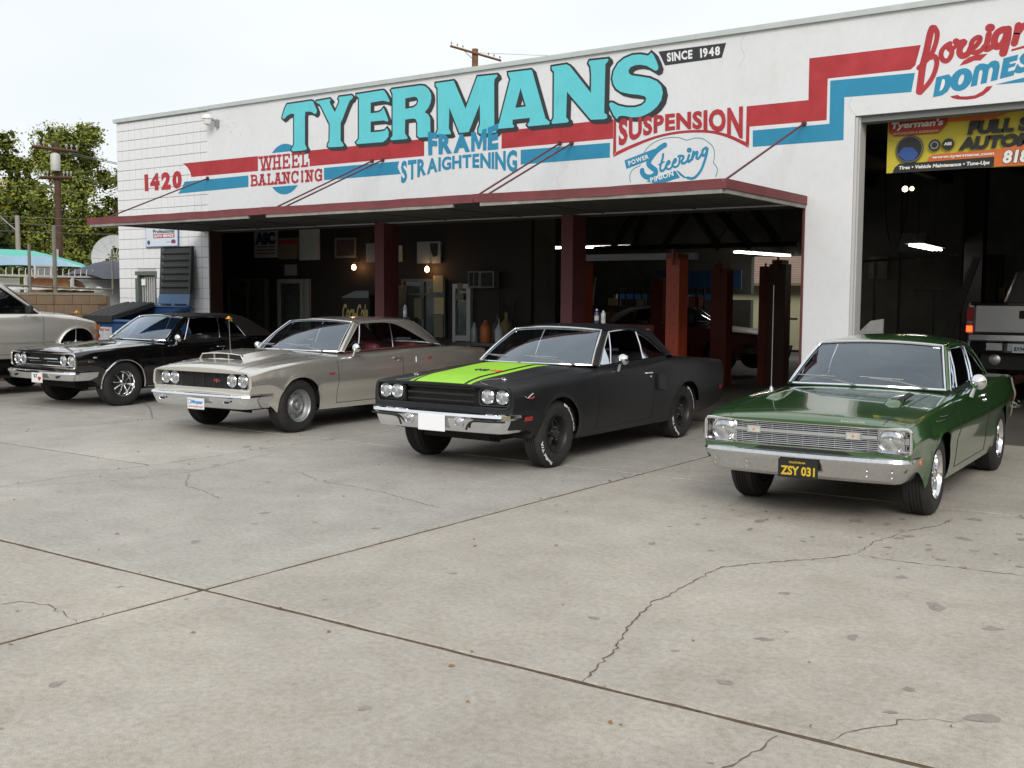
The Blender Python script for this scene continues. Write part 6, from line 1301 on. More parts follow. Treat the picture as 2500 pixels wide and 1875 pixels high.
cb = MB(); cb.add([(-1.0, 2.1, 1.6), (.82, 2.1, 1.6), (.82, 4.2, 1.6), (-1.0, 4.2, 1.6), (-.80, 2.35, 2.28), (.62, 2.35, 2.28), (.62, 3.8, 2.28), (-.80, 3.8, 2.28)], [(4,5,6,7), (0,1,5,4), (1,2,6,5), (2,3,7,6), (3,0,4,7)])
cabo = pp('cab', PK, cb, bevel=.06, smooth=40); MB().add([(-.86, 2.165, 1.70), (.70, 2.165, 1.70), (.56, 2.325, 2.17), (-.72, 2.325, 2.17)], [(0,1,2,3)]).build('rear_window', 'glass', cabo)
pp('front_body', PK, MB().bx(-1.03, .85, 2.1, 5.2, .95, 1.6), bevel=.05)
pp('side_mirror', 'black', MB().bx(-1.25, -1.08, 3.6, 3.7, 1.6, 1.85), bevel=.02)
for y in (1.0, 4.3):
    for s in (-1, 1):
        wr = bpy.data.objects.new('wheel', None); COL.objects.link(wr); wr.parent = pk; wr.location = (-.1+s*.85, y, .62)
        MB().lathe([(.2, .0), (.24, .01), (.36, .0), (.39, -.04), (.39, -.22), (.36, -.26), (.2, -.25)], (0,0,0), 'x', 28, sgn=s).build('tyre', 'rubber', wr, smooth=30); MB().lathe([(.2, 0), (.18, -.03), (.08, -.02), (0, -.02)], (0,0,0), 'x', 20, sgn=s).build('rim', 'steel', wr)
for x in (-.95, .75): tag(MB().bx(-3.24+x-.25, -3.24+x+.25, 19.2, 24.2, .0, .23).build('lift_runway', mat('lift_dark_red', ), None), 'runway of the low lift under the '+('left' if x < 0 else 'right')+' wheels of the pickup', 'ramp')
# ---------------------------------------------------------------- things on the cars
fl_y = mat('petal_orange', (.75, .22, .01), .6); fl_g = mat('leaf_lime', (.25, .45, .02), .6)
def aerial(car, x, y, h_, label, flower=True, lean=.0, m='steel'):
    z = car.top_z(x, y); c, q = cos(car.root.rotation_euler[2]), sin(car.root.rotation_euler[2]); L = car.root.location
    par = car.root
    o = MB().lathe([(.022, 0), (.018, .02), (.007, .04), (0, .045)], (x, y, z), 'z', 12).tube([(x, y, z+.03), (x+lean*.4, y, z+h_*.5), (x+lean, y, z+h_)], [.0045, .0035, .0025] if flower else [.004, .003, .002], 6).build('aerial', m, par, smooth=40)
    if flower:
        rnd = random.Random(int(abs(x*100+y*10))); f = thing('toy_flower', label, 'toy flower', (L.x+c*(x+lean)-q*y, L.y+q*(x+lean)+c*y, z+h_))
        for k in range(9):
            a = 2*pi*k/9; r_ = .045; MB().grid([[(cos(a)*t*r_+sin(a)*w_*.014*(1 if t > .3 else .4), sin(a)*t*r_-cos(a)*w_*.014*(1 if t > .3 else .4), .015*t-.03*t*t+rnd.uniform(-.004, .004)) for w_ in (-1, 0, 1)] for t in (.1, .6, 1)]).build('petal', fl_y if k % 3 else COLP['red'], f)
        MB().lathe([(0, .02), (.018, .015), (.02, 0), (0, -.01)], (0,0,0), 'z', 10).build('centre', mat('flower_yellow', (.7, .55, .03), .6), f)
        MB().grid([[(0, .02, -.01), (.01, .03, -.02)], [(.005, .035, -.05), (.02, .045, -.05)]]).build('leaf', fl_g, f); MB().tube([(0, 0, 0), (.0, .01, -.05)], .005, 5).build('stem', fl_g, f)
aerial(GT, -.22, -.70, .50, 'orange toy flower on the aerial of the glossy black hardtop', lean=-.03)
aerial(CO, -.30, -.66, .48, 'orange toy flower on the aerial of the silver hardtop', lean=.02)
aerial(DA, -.38, -.70, .95, '', False)
# ---------------------------------------------------------------- silver sport utility at the left edge
SU = mat('champagne_paint', (.74, .72, .66), .28, .62, coat=.5)
def build_suv():
    sp = base_spec(paint=SU, xf=.50, xr=-4.0, W=[(.50, .90), (.42, .955), (.2, .985), (-4, .985)], S=[(0, .95), (.1, .965), (.35, .985), (.36, .975), (.42, .985), (.8, 1.0), (.93, .985), (1, .93)],
        zb=[(.50, 1.18), (.46, 1.235), (.3, 1.275), (-.3, 1.355), (-.7, 1.39), (-4, 1.40)], zc=[(.50, 1.20), (.4, 1.28), (0, 1.40), (-.62, 1.44), (-4, 1.42)], zk=[(.6, .72), (.3, .64), (-4, .64)],
        arches=[(0, .375, .76), (-2.98, .375, .76)], flare=.03, door=[-.66, -1.75], deck=-3.95, cowl=-.55, ws_c=-.50, ws_s=-.66, ws_y=.84, cowl_pt=(-.50, 1.46), head_pt=(-1.22, 1.95), A0=(-.66, .84, 1.42), A1=(-1.28, .72, 1.915), B0=(-.72, .90, 1.40),
        T=[(-1.36, .775, 1.865), (-2.0, .79, 1.88), (-3.0, .79, 1.88), (-3.8, .77, 1.86), (-3.93, .88, 1.42)], Sx=[(-1.28, .70, 1.93), (-2.2, .71, 1.965), (-3.1, .71, 1.965), (-3.85, .70, 1.93), (-3.98, .84, 1.42)], ks=.80,
        roofc=K([(-1.2, 1.96), (-2.4, 2.0), (-3.9, 1.96)]), sideglass=[(-.74, -1.72), (-1.78, -2.8), (-2.9, -3.85)], bars=[], dripm='black', dripr=.012, beltm='black', trimr=.006, floor=.6, wipers=(), sglass=glassmat('tinted_glass', (.20, .26, .24), .16), crown=3)
    c = Car(sp, (-18.58, 11.42, 0), radians(90), 'champagne silver sport utility cut off by the left edge, nose to the building', 'sport utility', 'utility_vehicle'); c.body(); rt = c.root
    c.front(.72, .86, 1.10, .04, zlow=.74, ring='chrome')
    for s in (1, -1):
        for z0, z1, m_ in ((1.10, 1.19, 'amber'), (.95, 1.02, 'amber')): MB().bx(.36, .47, s*.0, s*.012, z0, z1).build('turn_signal', m_, rt, warp=lambda x, y, z: (x, math.copysign(c.side_y(x, z)+.004+abs(y), s), z))
        MB().bx(.36, .5, min(s*.50, s*.88), max(s*.50, s*.88), .99, 1.15).build('headlight', 'lens', rt, bevel=.02)
    c.bumper([(-.05, .84), (0, .845), (.06, .82), (.06, .70), (0, .66), (-.05, .66)], .92, .55, .05, .3, m='chrome2'); c.glasshouse()
    for s in (1, -1): MB().bx(-1.00, -.92, min(s*.97, s*1.13), max(s*.97, s*1.13), 1.40, 1.54).tube([(-.92, s*.93, 1.42), (-.95, s*1.0, 1.45)], .03, 6).build('mirror', 'black', rt, bevel=.025)
    MB().tube([(-.38, -.86, 1.39), (-.40, -.86, 1.90)], .004, 5).build('aerial', 'black', rt)
    MB().grid([[(x, -(c.side_y(x, z)+.007), z) for z in (.895, .925)] for x in (-.45, -1.5, -2.5)]).build('side_trim', mat('trim_grey', (.2, .2, .19), .5), rt)
    for xa in (0, -2.98):
        for s in (1, -1): wheel(rt, xa, s, .97, .42, .215, 'steel', w_=.28)
build_suv()

# ---------------------------------------------------------------- workshop clutter, dim in the depth of the bays
def rack(x, y, rz, label, seed, w_=1.8, h_=2.0):
    where = ['second post rack', 'lift rack', 'office end rack', 'tall bay rack'][seed-1]
    t = thing('storage_rack', label, 'rack', (x, y, 0), rz); rnd = random.Random(seed)
    for a in (-w_/2, w_/2):
        for b_ in (-.22, .22): MB().bx(a-.02, a+.02, b_-.02, b_+.02, 0, h_).build('upright', 'black', t)
    for k in range(5): MB().bx(-w_/2, w_/2, -.24, .24, .12+k*(h_-.16)/4, .145+k*(h_-.16)/4).build('shelf', 'black', t)
    cs = [(.25, .05, .03), (.05, .10, .22), (.28, .22, .12), (.30, .30, .30), (.04, .04, .04), (.30, .24, .04), (.06, .14, .08)]
    for k in range(4):
        xx = -w_/2+.05; z = .147+k*(h_-.16)/4
        while xx < w_/2-.25:
            ww, hh = rnd.uniform(.10, .30), rnd.uniform(.12, .34); ci = rnd.randrange(7)
            o = MB().bx(-ww/2, ww/2, -.15, .12, 0, hh).build('carton', mat('carton_%d' % ci, cs[ci], .7), None, bevel=.004); c_, s_ = cos(rz), sin(rz); lx = xx+ww/2
            o.location = (x+c_*lx, y+s_*lx, z); o.rotation_euler[2] = rz; nb = 1+round((xx+w_/2)/.2); tag(o, '%s coloured box, %s along the %s shelf of the %s' % (['tan', 'navy', 'orange brown', 'grey', 'black', 'straw', 'green'][ci], ['', 'first', 'second', 'third', 'fourth', 'fifth', 'sixth', 'seventh', 'eighth', 'ninth', 'tenth', 'eleventh'][min(nb, 11)], ['bottom', 'second', 'third', 'top'][k], where), 'box', 'boxes on the workshop racks'); xx += ww+rnd.uniform(.01, .12)
rack(-15.4, 25.4, .1, 'storage rack of cartons deep behind the second red post', 1); rack(-13.2, 25.6, 0, 'storage rack of cartons between the lift columns', 2); rack(-16.6, 22.0, .1, 'storage rack half hidden behind the office end', 3)
rack(-4.6, 27.6, 0, 'storage rack at the back of the tall bay', 4, 2.0, 2.3)
for k, (x, y) in enumerate(((-8.9, 17.0), (-8.9, 17.0), (-8.88, 17.02), (-11.0, 18.2), (-11.02, 18.2))):
    z = (.0, .21, .42, 0, .21)[k]; tag(MB().lathe([(.2, .0), (.31, .005), (.33, .04), (.33, .17), (.31, .2), (.2, .2), (.2, 0)], (0,0,0), 'z', 24).build('loose_tyre', 'rubber', None, smooth=30, loc=(x, y, z)), ['bottom', 'middle', 'top', 'lower', 'upper'][k]+' tyre of the '+('three tyre stack beside the lift' if k < 3 else 'two tyre stack near the office end'), 'tyre')
for x, y, c_, lb in ((-13.4, 19.6, (.02, .03, .08), 'blue drum deep behind the gas cylinders'), (-12.6, 19.0, (.12, .02, .02), 'dark red drum behind the gas cylinders'), (-5.9, 22.0, (.05, .05, .05), 'black drum at the left of the tall bay')):
    o = thing('oil_drum', lb, 'drum', (x, y, 0)); MB().lathe([(0, 0), (.28, 0), (.29, .02), (.28, .04), (.28, .28), (.292, .30), (.28, .32), (.28, .58), (.292, .60), (.28, .62), (.28, .84), (.29, .86), (.27, .87), (.26, .85), (0, .85)], (0,0,0), 'z', 24).build('shell', mat('drum_%02d' % int(x*-1), c_, .5), o, smooth=40)
tc_ = thing('tool_chest', 'dull red tool chest on casters near the tyre stack', 'tool chest', (-9.75, 17.9, 0)); MB().bx(-.35, .35, -.22, .22, .12, 1.25).build('cabinet', mat('chest_red', (.16, .015, .012), .4), tc_, bevel=.01)
for i in range(7): MB().bx(-.33, .33, -.235, -.222, .16+i*.15, .29+i*.15).build('drawer', mat('chest_drawer', (.12, .012, .010), .35), tc_); MB().bx(-.28, .28, -.245, -.236, .26+i*.15, .272+i*.15).build('handle', 'steel', tc_)
def hose(P, lb, m='black', r_=.015): tag(MB().tube(curve_pts(P, 24), r_, 6).build('air_hose', m, None, smooth=True), lb, 'hose')
hose([(-12.0, 16.45, 1.9), (-11.9, 16.40, 1.2), (-11.8, 16.38, 1.6), (-11.7, 16.40, 1.1), (-11.6, 16.42, 1.7)], 'black air hose looped on the office wall under the air conditioner')
hose([(-8.0, 26.5, 4.9), (-7.9, 26.4, 3.6), (-7.7, 26.4, 2.9), (-7.5, 26.5, 3.6), (-7.4, 26.5, 4.9)], 'black hose hanging in a loop in the tall bay')
hose([(-10.6, 22.0, 4.6), (-10.5, 22.0, 3.4), (-10.2, 22, 3.0), (-9.9, 22, 3.5), (-9.8, 22, 4.6)], 'dark hose hanging in a loop above the lifts')
ld = thing('step_ladder', 'folded aluminium ladder leaning in the depth of the lift bay', 'ladder', (-12.9, 20.6, 0))
for x in (-.2, .2): MB().tube([(x, 0, 0), (x, .5, 2.2)], .025, 4).build('rail', 'steel', ld)
for i in range(7): MB().tube([(-.2, .08+i*.065, .3+i*.28), (.2, .08+i*.065, .3+i*.28)], .018, 4).build('rung', 'steel', ld)
for k, (x, z0, z1, w_, c_) in enumerate(((-9.4, 2.3, 2.9, .5, (.2, .2, .18)), (-10.4, 1.9, 2.5, .4, (.22, .16, .05)), (-8.6, 3.0, 3.5, .7, (.16, .18, .2)), (-3.9, 2.6, 3.3, .6, (.2, .2, .2)))):
    tag(MB().bx(x, x+w_, 29.95, 29.985, z0, z1).build('wall_poster', mat('poster_%d' % k, c_, .7, var=.3, vscale=8), None), ['greyish poster', 'small ochre poster', 'wide pale poster', 'square poster'][k]+' on the rear wall of the workshop', 'poster')
# ---------------------------------------------------------------- rubbish container by the block wall
DB = mat('container_blue', (.02, .07, .19), .5, var=.2, vscale=3); LD = mat('lid_plastic', (.022, .023, .024), .55)
dp = thing('rubbish_container', 'blue steel rubbish container with one black ribbed lid thrown open against the wall', 'dumpster', (0, 0, 0))
x0, x1, y0, y1 = -19.62, -17.58, 12.88, 13.85
MB().add([(x0, y0, .12), (x1, y0, .12), (x1, y1, .12), (x0, y1, .12), (x0, y0, 1.22), (x1, y0, 1.22), (x1, y1, 1.50), (x0, y1, 1.50)], [(0,1,5,4), (1,2,6,5), (2,3,7,6), (3,0,4,7), (0,3,2,1)]).build('hull', DB, dp)
MB().tube([(x0-.02, y0-.02, 1.22), (x1+.02, y0-.02, 1.22), (x1+.02, y1, 1.50), (x0-.02, y1, 1.50)], .035, 4, closed=True).build('rim', DB, dp)
MB().bx(x1, x1+.05, y0+.2, y1-.2, .75, .95).build('lift_pocket', DB, dp)
for x in (x0+.15, x1-.15):
    for y in (y0+.15, y1-.15): MB().lathe([(.06, -.03), (.06, .03)], (x, y, .06), 'x', 12).build('caster', 'rubber', dp)
def lid(xa, xb, P0, P1, name='lid'):
    # P0 hinge (y,z), P1 free edge; ribs run from hinge to edge or across
    o = MB(); n = 9; v = Vector((0, P1[0]-P0[0], P1[1]-P0[1])); nn = Vector((0, -v.z, v.y)).normalized()*(1 if v.y < 0 else 1); rows = []
    for k in range(2*n+1):
        t = k/(2*n); h_ = .03 if (k % 2) else 0.0; rows.append((t, h_))
    return v, nn
xa, xb = x0+.02, -18.63
b = MB(); rows = []
for k in range(22):   # closed lid: ribs run front to back
    x = lerp(xa, xb, k/21); h_ = .035 if (k//2) % 2 else 0; rows.append([(x, lerp(y1-.05, y0-.06, t), lerp(1.56, 1.29, t)+h_+.05*sin(pi*t)*.6) for t in (0, .1, .5, .93, 1)])
b.grid(rows); b.grid([[(lerp(xa, xb, k/6), y0-.06, 1.32), (lerp(xa, xb, k/6), y0-.07, 1.20)] for k in range(7)]); b.grid([[(xb, lerp(y1-.05, y0-.06, t), lerp(1.59, 1.32, t)) for t in (0, .5, 1)], [(xb+.01, lerp(y1-.05, y0-.06, t), lerp(1.50, 1.23, t)) for t in (0, .5, 1)]]); b.build('lid', LD, dp, smooth=25)
b = MB(); rows = []      # open lid leaning on the wall: ribs run across
for k in range(29):
    t = k/28; h_ = .03 if (k//2) % 2 == 0 else 0; inset = .0
    z = lerp(1.76, 2.70, t); y = lerp(13.90, 14.03, t); dx = lerp(0, -.10, t); w0, w1 = -18.56+dx, -17.60+dx
    rows.append([(w0, y-.03, z), (w0+.05, y-.035, z), (w0+.08, y-.0-h_, z), (w1-.08, y-h_, z), (w1-.05, y-.035, z), (w1, y-.03, z), (w1+.01, y+.03, z)])
b.grid(rows); b.build('lid', LD, dp, smooth=25)
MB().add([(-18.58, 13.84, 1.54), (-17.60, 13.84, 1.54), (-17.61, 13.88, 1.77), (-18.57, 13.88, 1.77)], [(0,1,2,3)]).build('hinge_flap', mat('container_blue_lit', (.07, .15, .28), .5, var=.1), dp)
for xa, xb in ((-18.46, -18.16), (-18.02, -17.70)): MB().tube([(xa, 13.83, 1.55), (xb, 13.83, 1.55)], .016, 6).build('hinge', 'black', dp)
st_ = MB().bx(-19.15, -18.72, y0-.012, y0-.004, .82, 1.10).build('sticker', mat('sticker_pale', (.5, .52, .56), .5, var=.2, vscale=12), dp)
text_obj('lettering', 'BEST WAY', COLP['red'], lambda u, v: (lerp(-19.10, -18.77, u), y0-.0135, lerp(1.02, 1.07, v)), st_, .05)
# ---------------------------------------------------------------- tan block boundary wall and pipe rail
TB = mat('tan_block', (.26, .18, .115), .85, var=.08, vscale=4, bump=.3, bscale=70)
bw = thing('boundary_wall', 'low tan block wall running out from the corner of the workshop', 'wall')
MB().bx(-21.0, -20.82, 5, 14.3, 0, 1.72).build('core', mat('tan_mortar', (.22, .17, .12), .9), bw)
me = bpy.data.meshes.new('block'); e = .006
bb = MB(); hl, hh = .2-.004, .1015-.004
bb.add([(-.02, -hl, -hh), (-.02, hl, -hh), (-.02, hl, hh), (-.02, -hl, hh), (.006, -hl, -hh), (.006, hl, -hh), (.006, hl, hh), (.006, -hl, hh), (.012, -hl+e, -hh+e), (.012, hl-e, -hh+e), (.012, hl-e, hh-e), (.012, -hl+e, hh-e)], [(0,1,5,4), (1,2,6,5), (2,3,7,6), (3,0,4,7), (4,5,9,8), (5,6,10,9), (6,7,11,10), (7,4,8,11), (8,9,10,11)])
me.from_pydata(bb.v, [], bb.f); me.materials.append(TB); rnd = random.Random(9)
for r_ in range(8):
    z = 1.72-.1015-.203*r_
    for k in range(23):
        y = 14.2-.2-.406*k-(.203 if r_ % 2 else 0)
        o = bpy.data.objects.new('block', me); COL.objects.link(o); o.parent = bw; o.location = (-20.81+rnd.uniform(0, .002), y, z)
MB().bx(-21.02, -20.79, 5, 14.1, 1.722, 1.77).build('cap', mat('wall_cap', (.33, .29, .22), .85, var=.1), bw)
GP = mat('weathered_pipe', (.17, .165, .13), .6, var=.2, vscale=9)
pr_ = thing('pipe_fence', 'weathered steel pipe posts and rail above the tan wall', 'fence')
for y, z1, r_ in ((14.42, 2.72, .022), (13.06, 3.15, .042), (12.50, 2.75, .032), (9.5, 2.7, .03)): MB().tube([(-20.9, y, 1.74), (-20.9, y, z1)], r_, 8).build('post', GP, pr_, smooth=True)
MB().tube([(-20.9, 5, 2.0), (-20.9, 12.3, 1.90), (-20.9, 14.43, 1.84)], .022, 8).build('rail', GP, pr_, smooth=True)
# ---------------------------------------------------------------- neighbour's yard
WF = mat('white_fence_paint', (.62, .61, .58), .6, var=.05)
sf = thing('spiked_fence', 'white spiked steel fence beyond the tan wall', 'fence')
MB().bx(-23.06, -23.0, 4, 15.6, 2.12, 2.165).build('rail', WF, sf); sk = bpy.data.meshes.new('spike'); q = MB().tube([(0, 0, 0), (0, 0, .10), (.025, 0, .15)], .011, 5); sk.from_pydata(q.v, [], q.f); sk.materials.append(WF)
for k in range(62): o = bpy.data.objects.new('spike', sk); COL.objects.link(o); o.parent = sf; o.location = (-23.03, 15.5-.152*k, 2.16)
for y in (14.82, 13.67, 11.6, 9.5): MB().bx(-23.05, -23.0, y-.03, y+.03, 0, 2.12).build('post', WF, sf)
cl_ = mat('sheet_pale', (.68, .70, .71), .6, var=.06)
tag(MB().bx(-23.18, -23.14, 14.86, 17.5, .6, 2.09).build('sheet_panel', cl_, None), 'pale sheet panel behind the fence next to the workshop corner', 'panel')
tag(MB().bx(-23.18, -23.14, 8, 13.60, .6, 2.09).build('sheet_panel', mat('sheet_cream', (.66, .66, .60), .6, var=.05), None), 'cream sheet panel behind the fence above the sport utility', 'panel')
PW = mat('plywood', (.42, .19, .09), .7, var=.2, vscale=7)
tag(MB().bx(-23.16, -23.12, 13.72, 14.78, 1.5, 2.10).build('plywood_sheet', PW, None), 'long orange plywood sheet leaning behind the spiked fence', 'plywood')
tag(MB().prism([(14.86, 1.5), (15.25, 1.5), (15.25, 1.85), (15.10, 2.02), (14.95, 2.08), (14.86, 2.08)], lambda a, b: (-23.12, a, b), lambda a, b: (-23.08, a, b)).build('torn_board', mat('torn_board_brown', (.17, .09, .05), .8, var=.5, vscale=14), None), 'torn brown board beside the white fence post', 'board')
for k, (a, lb) in enumerate((((12.2, 13.6), 'left crumpled pale sheet lying behind the pipe rail'), ((13.5, 14.35), 'right crumpled pale sheet lying behind the pipe rail'))):
    rnd = random.Random(k); b = MB(); b.grid([[(-21.35+.4*j/4, lerp(a[0], a[1], i/9), 1.80+.10*abs(sin(i*1.1+k))*(1-j/5)+rnd.uniform(0, .02)) for j in range(5)] for i in range(10)]); tag(b.build('crumpled_sheet', mat('sheet_grey', (.45, .46, .45), .5, var=.3, vscale=9), None), lb, 'sheet')
for k, (a, b_, lb) in enumerate(((12.95, 13.6, 'left tan timber box below the pipe rail'), (13.65, 14.1, 'right tan timber box below the pipe rail'))):
    tag(MB().bx(-21.4, -21.1, a, b_, 1.2, 1.86).build('timber_box', mat('timber_tan', (.45, .30, .13), .7, var=.15), None, bevel=.006), lb, 'box')
wf = thing('old_window', 'pale window frame standing behind the spiked fence', 'frame', (-23.6, 14.45, 2.08))
for a in ((-.22, -.18), (.18, .22)): MB().bx(-.02, .02, a[0], a[1], 0, .32).build('side', WF, wf)
MB().bx(-.02, .02, -.18, .18, .29, .32).build('top', WF, wf); MB().bx(-.005, .005, -.18, .18, 0, .29).build('pane', mat('pane_grey', (.3, .31, .3), .4), wf)
b = MB(); rnd = random.Random(12); n = 16
rows = [[(-24.4+.25*j, lerp(15.2, 17.6, i/n), 2.1+(.42*sin(pi*min(1, (i+.5)/n*1.15))**.6+.05*rnd.random())*sin(pi*j/8)) for j in range(9)] for i in range(n+1)]
tag(b.grid(rows).build('tarp_heap', mat('tarp_blue_grey', (.07, .075, .10), .7, var=.2), None, smooth=60), 'blue grey tarpaulin over a heap in the neighbouring yard', 'tarpaulin')
# canopies (tents)
TL = mat('tent_teal', (.12, .50, .42), .6, var=.06); TBL = mat('tent_blue', (.46, .68, .86), .6, var=.08, vscale=2)
for k, (ya, yb_, lb) in enumerate(((14.62, 17.35, 'teal and pale blue shade tent nearest the workshop corner'), (11.2, 14.55, 'second shade tent at the left edge behind the pole'))):
    t = thing('shade_tent', lb, 'tent', (-26, ya, 0), 0, 'shade tents in the neighbouring yard'); L_ = yb_-ya; ap = L_*.35
    def P(u, v, z): return (v, u, z)
    rows = []
    for i in range(9):
        u = i/8*L_; z = 2.86-.30*(max(0, (u-L_*.45)/(L_*.55)))**1.2 if k == 0 else 2.88+.02*sin(u); rows.append([(.0, u, z-.17-.02*sin(u*3)), (-.5, u, z)])
    MB().grid(rows).build('roof', TL, t, smooth=60)
    rows2 = [[(.02, r_[0][1], r_[0][2]+.01), (.06, r_[0][1], 2.43+.03*abs(sin(r_[0][1]*2.4)))] for r_ in rows]; MB().grid(rows2).build('valance', TBL, t, smooth=60)
    rows3 = [[r_[1], (-2.5, r_[1][1], 2.5)] for r_ in rows]; MB().grid(rows3).build('roof', TL, t)
    for y in (.05, L_-.05):
        for x in (0, -2.4): MB().tube([(x, y, 0), (x, y, 2.45)], .02, 6).build('pole', WF, t)
# torn dish
dsh = thing('satellite_dish', 'torn white mesh dish beside the workshop corner', 'satellite dish', (-26.0, 18.05, 2.72))
rnd = random.Random(4); R_ = .62; dirv = Vector((1, -.55, .1)).normalized(); ua = dirv.cross(Vector((0, 0, 1))).normalized(); va = ua.cross(dirv)
def dp_(r_, a): return ua*(r_*cos(a))+va*(r_*sin(a))+dirv*(.35*(r_*r_)-.12)
n = 28
for i in range(n):
    a = 2*pi*i/n; a1 = 2*pi*(i+1)/n
    sol = cos(a) > -.15 or sin(a) > .75; lim = .62 if sol or rnd.random() < .15 else 0; inn_ = rnd.uniform(.12, .36) if sol else rnd.uniform(.35, .5)
    if lim: MB().grid([[dp_(lerp(inn_, R_, t), lerp(a, a1, s_)) for s_ in (0, 1)] for t in (0, .5, 1)]).build('skin', cl_, dsh, smooth=60)
b = MB()
for i in range(14): a = 2*pi*i/14; b.tube([dp_(r_, a) for r_ in (.05, .3, R_)], .008, 4)
for r_ in (.15, .3, .45, R_): b.tube([dp_(r_, 2*pi*k/24) for k in range(24)], .007, 4, closed=True)
b.build('wire_frame', WF, dsh, kind='stuff'); MB().tube([(0, 0, -.6), (0, 0, -2.7)], .05, 8).tube([(0, 0, -.6), dp_(0, 0)], .04, 8).build('mount', GP, dsh)
# utility poles and wires
WD = mat('pole_wood', (.085, .045, .028), .85, var=.3, vscale=5)
def upole(x, y, h_, label, arms, r_=.15, m=WD, ry=radians(35)):
    t = thing('utility_pole', label, 'utility pole', (x, y, 0)); MB().tube([(0, 0, 0), (0, 0, h_)], [r_*1.15, r_*.85], 12).build('pole', m, t, smooth=True); d = Vector((cos(ry), sin(ry), 0))
    for z, L, dz in arms:
        p0, p1 = -d*L+Vector((0, 0, z+dz)), d*L+Vector((0, 0, z-dz)); off = Vector((-d.y, d.x, 0))*-(r_+.02); ar = MB().tube([p0+off, p1+off], .065, 4).build('crossarm', m, t)
        for u in (-.95, -.72, -.5, .5, .72, .95): pp_ = (p0+p1)/2+(p1-p0)/2*u+off; MB().lathe([(.018, 0), (.018, .08), (.045, .10), (.04, .18), (0, .2)], pp_+Vector((0, 0, .05)), 'z', 8).build('insulator', mat('insulator_grey', (.35, .35, .33), .3), ar)
        if L > .7: MB().tube([(p0+p1)/2+(p1-p0)/2*-.5+off, off+Vector((0, 0, z-.45))], .018, 4).build('brace', 'steel', ar)
    return t
up = upole(-38.97, 24.56, 7.55, 'brown wooden pole with a pale transformer above the trees', [(7.28, .88, .10), (6.2, .62, .0)], .13)
MB().lathe([(0, 0), (.17, .02), (.18, .06), (.18, .62), (.15, .66), (.06, .70), (0, .70)], (.18, -.18, 6.42), 'z', 20).build('transformer', mat('transformer_grey', (.50, .50, .47), .5), up, smooth=40)
MB().lathe([(0, 0), (.09, .01), (.09, .30), (0, .32)], (.12, -.20, 3.15), 'z', 14).build('meter_can', mat('transformer_grey', ), up, smooth=40)
u2 = upole(-36.25, 21.28, 4.45, 'pale concrete pole left of the brown wooden pole', [], .09, mat('pole_concrete', (.33, .30, .26), .8, var=.1)); MB().tube([(0, 0, 3.9), (-.8, -.55, 4.75)], .02, 5).build('stay_arm', 'steel', u2)
upole(-20.95+.0, 13.06+.35, 0.01, '', []) if False else None
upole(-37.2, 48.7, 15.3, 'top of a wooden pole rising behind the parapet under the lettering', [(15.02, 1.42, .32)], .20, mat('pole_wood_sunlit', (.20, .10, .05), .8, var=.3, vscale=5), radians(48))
def wire(a, b_, sag, label, r_=.014):
    P = [Vector(a).lerp(Vector(b_), i/16)-Vector((0, 0, sag*4*(i/16)*(1-i/16))) for i in range(17)]; return tag(MB().tube(P, r_, 4).build('overhead_wire', mat('wire_grey', (.12, .12, .11), .6), None), label, 'wire', 'overhead wires')
a0 = (-38.8, 24.6)
for k, (z0, z1, x1_, y1_) in enumerate(((7.3, 9.5, -60, 70), (7.25, 9.2, -59, 70), (6.2, 7.9, -60, 69))): wire((-39.4+k*.5, 24.2+k*.35, z0), (x1_, y1_, z1), .5, ['lowest','middle','highest'][2-k]+' wire running behind the trees from the brown pole', .014)
for k, (zA, zB) in enumerate(((4.42, 4.05), (4.18, 3.80), (3.92, 3.62))): wire((-36.25, 21.28, zA), (-24.5, 24.8, zB+.2), .15, ['highest','middle','lowest'][k]+' wire from the pale concrete pole towards the workshop', .011); wire((-36.25, 21.28, zA), (-50, 5, zA+.6), .3, ['highest','middle','lowest'][k]+' wire leaving the pale concrete pole to the left edge', .011)
wire((-37.2, 48.7, 15.1), (10, 70, 13.5), .6, 'thin wire leaving the pole behind the parapet to the right', .009)
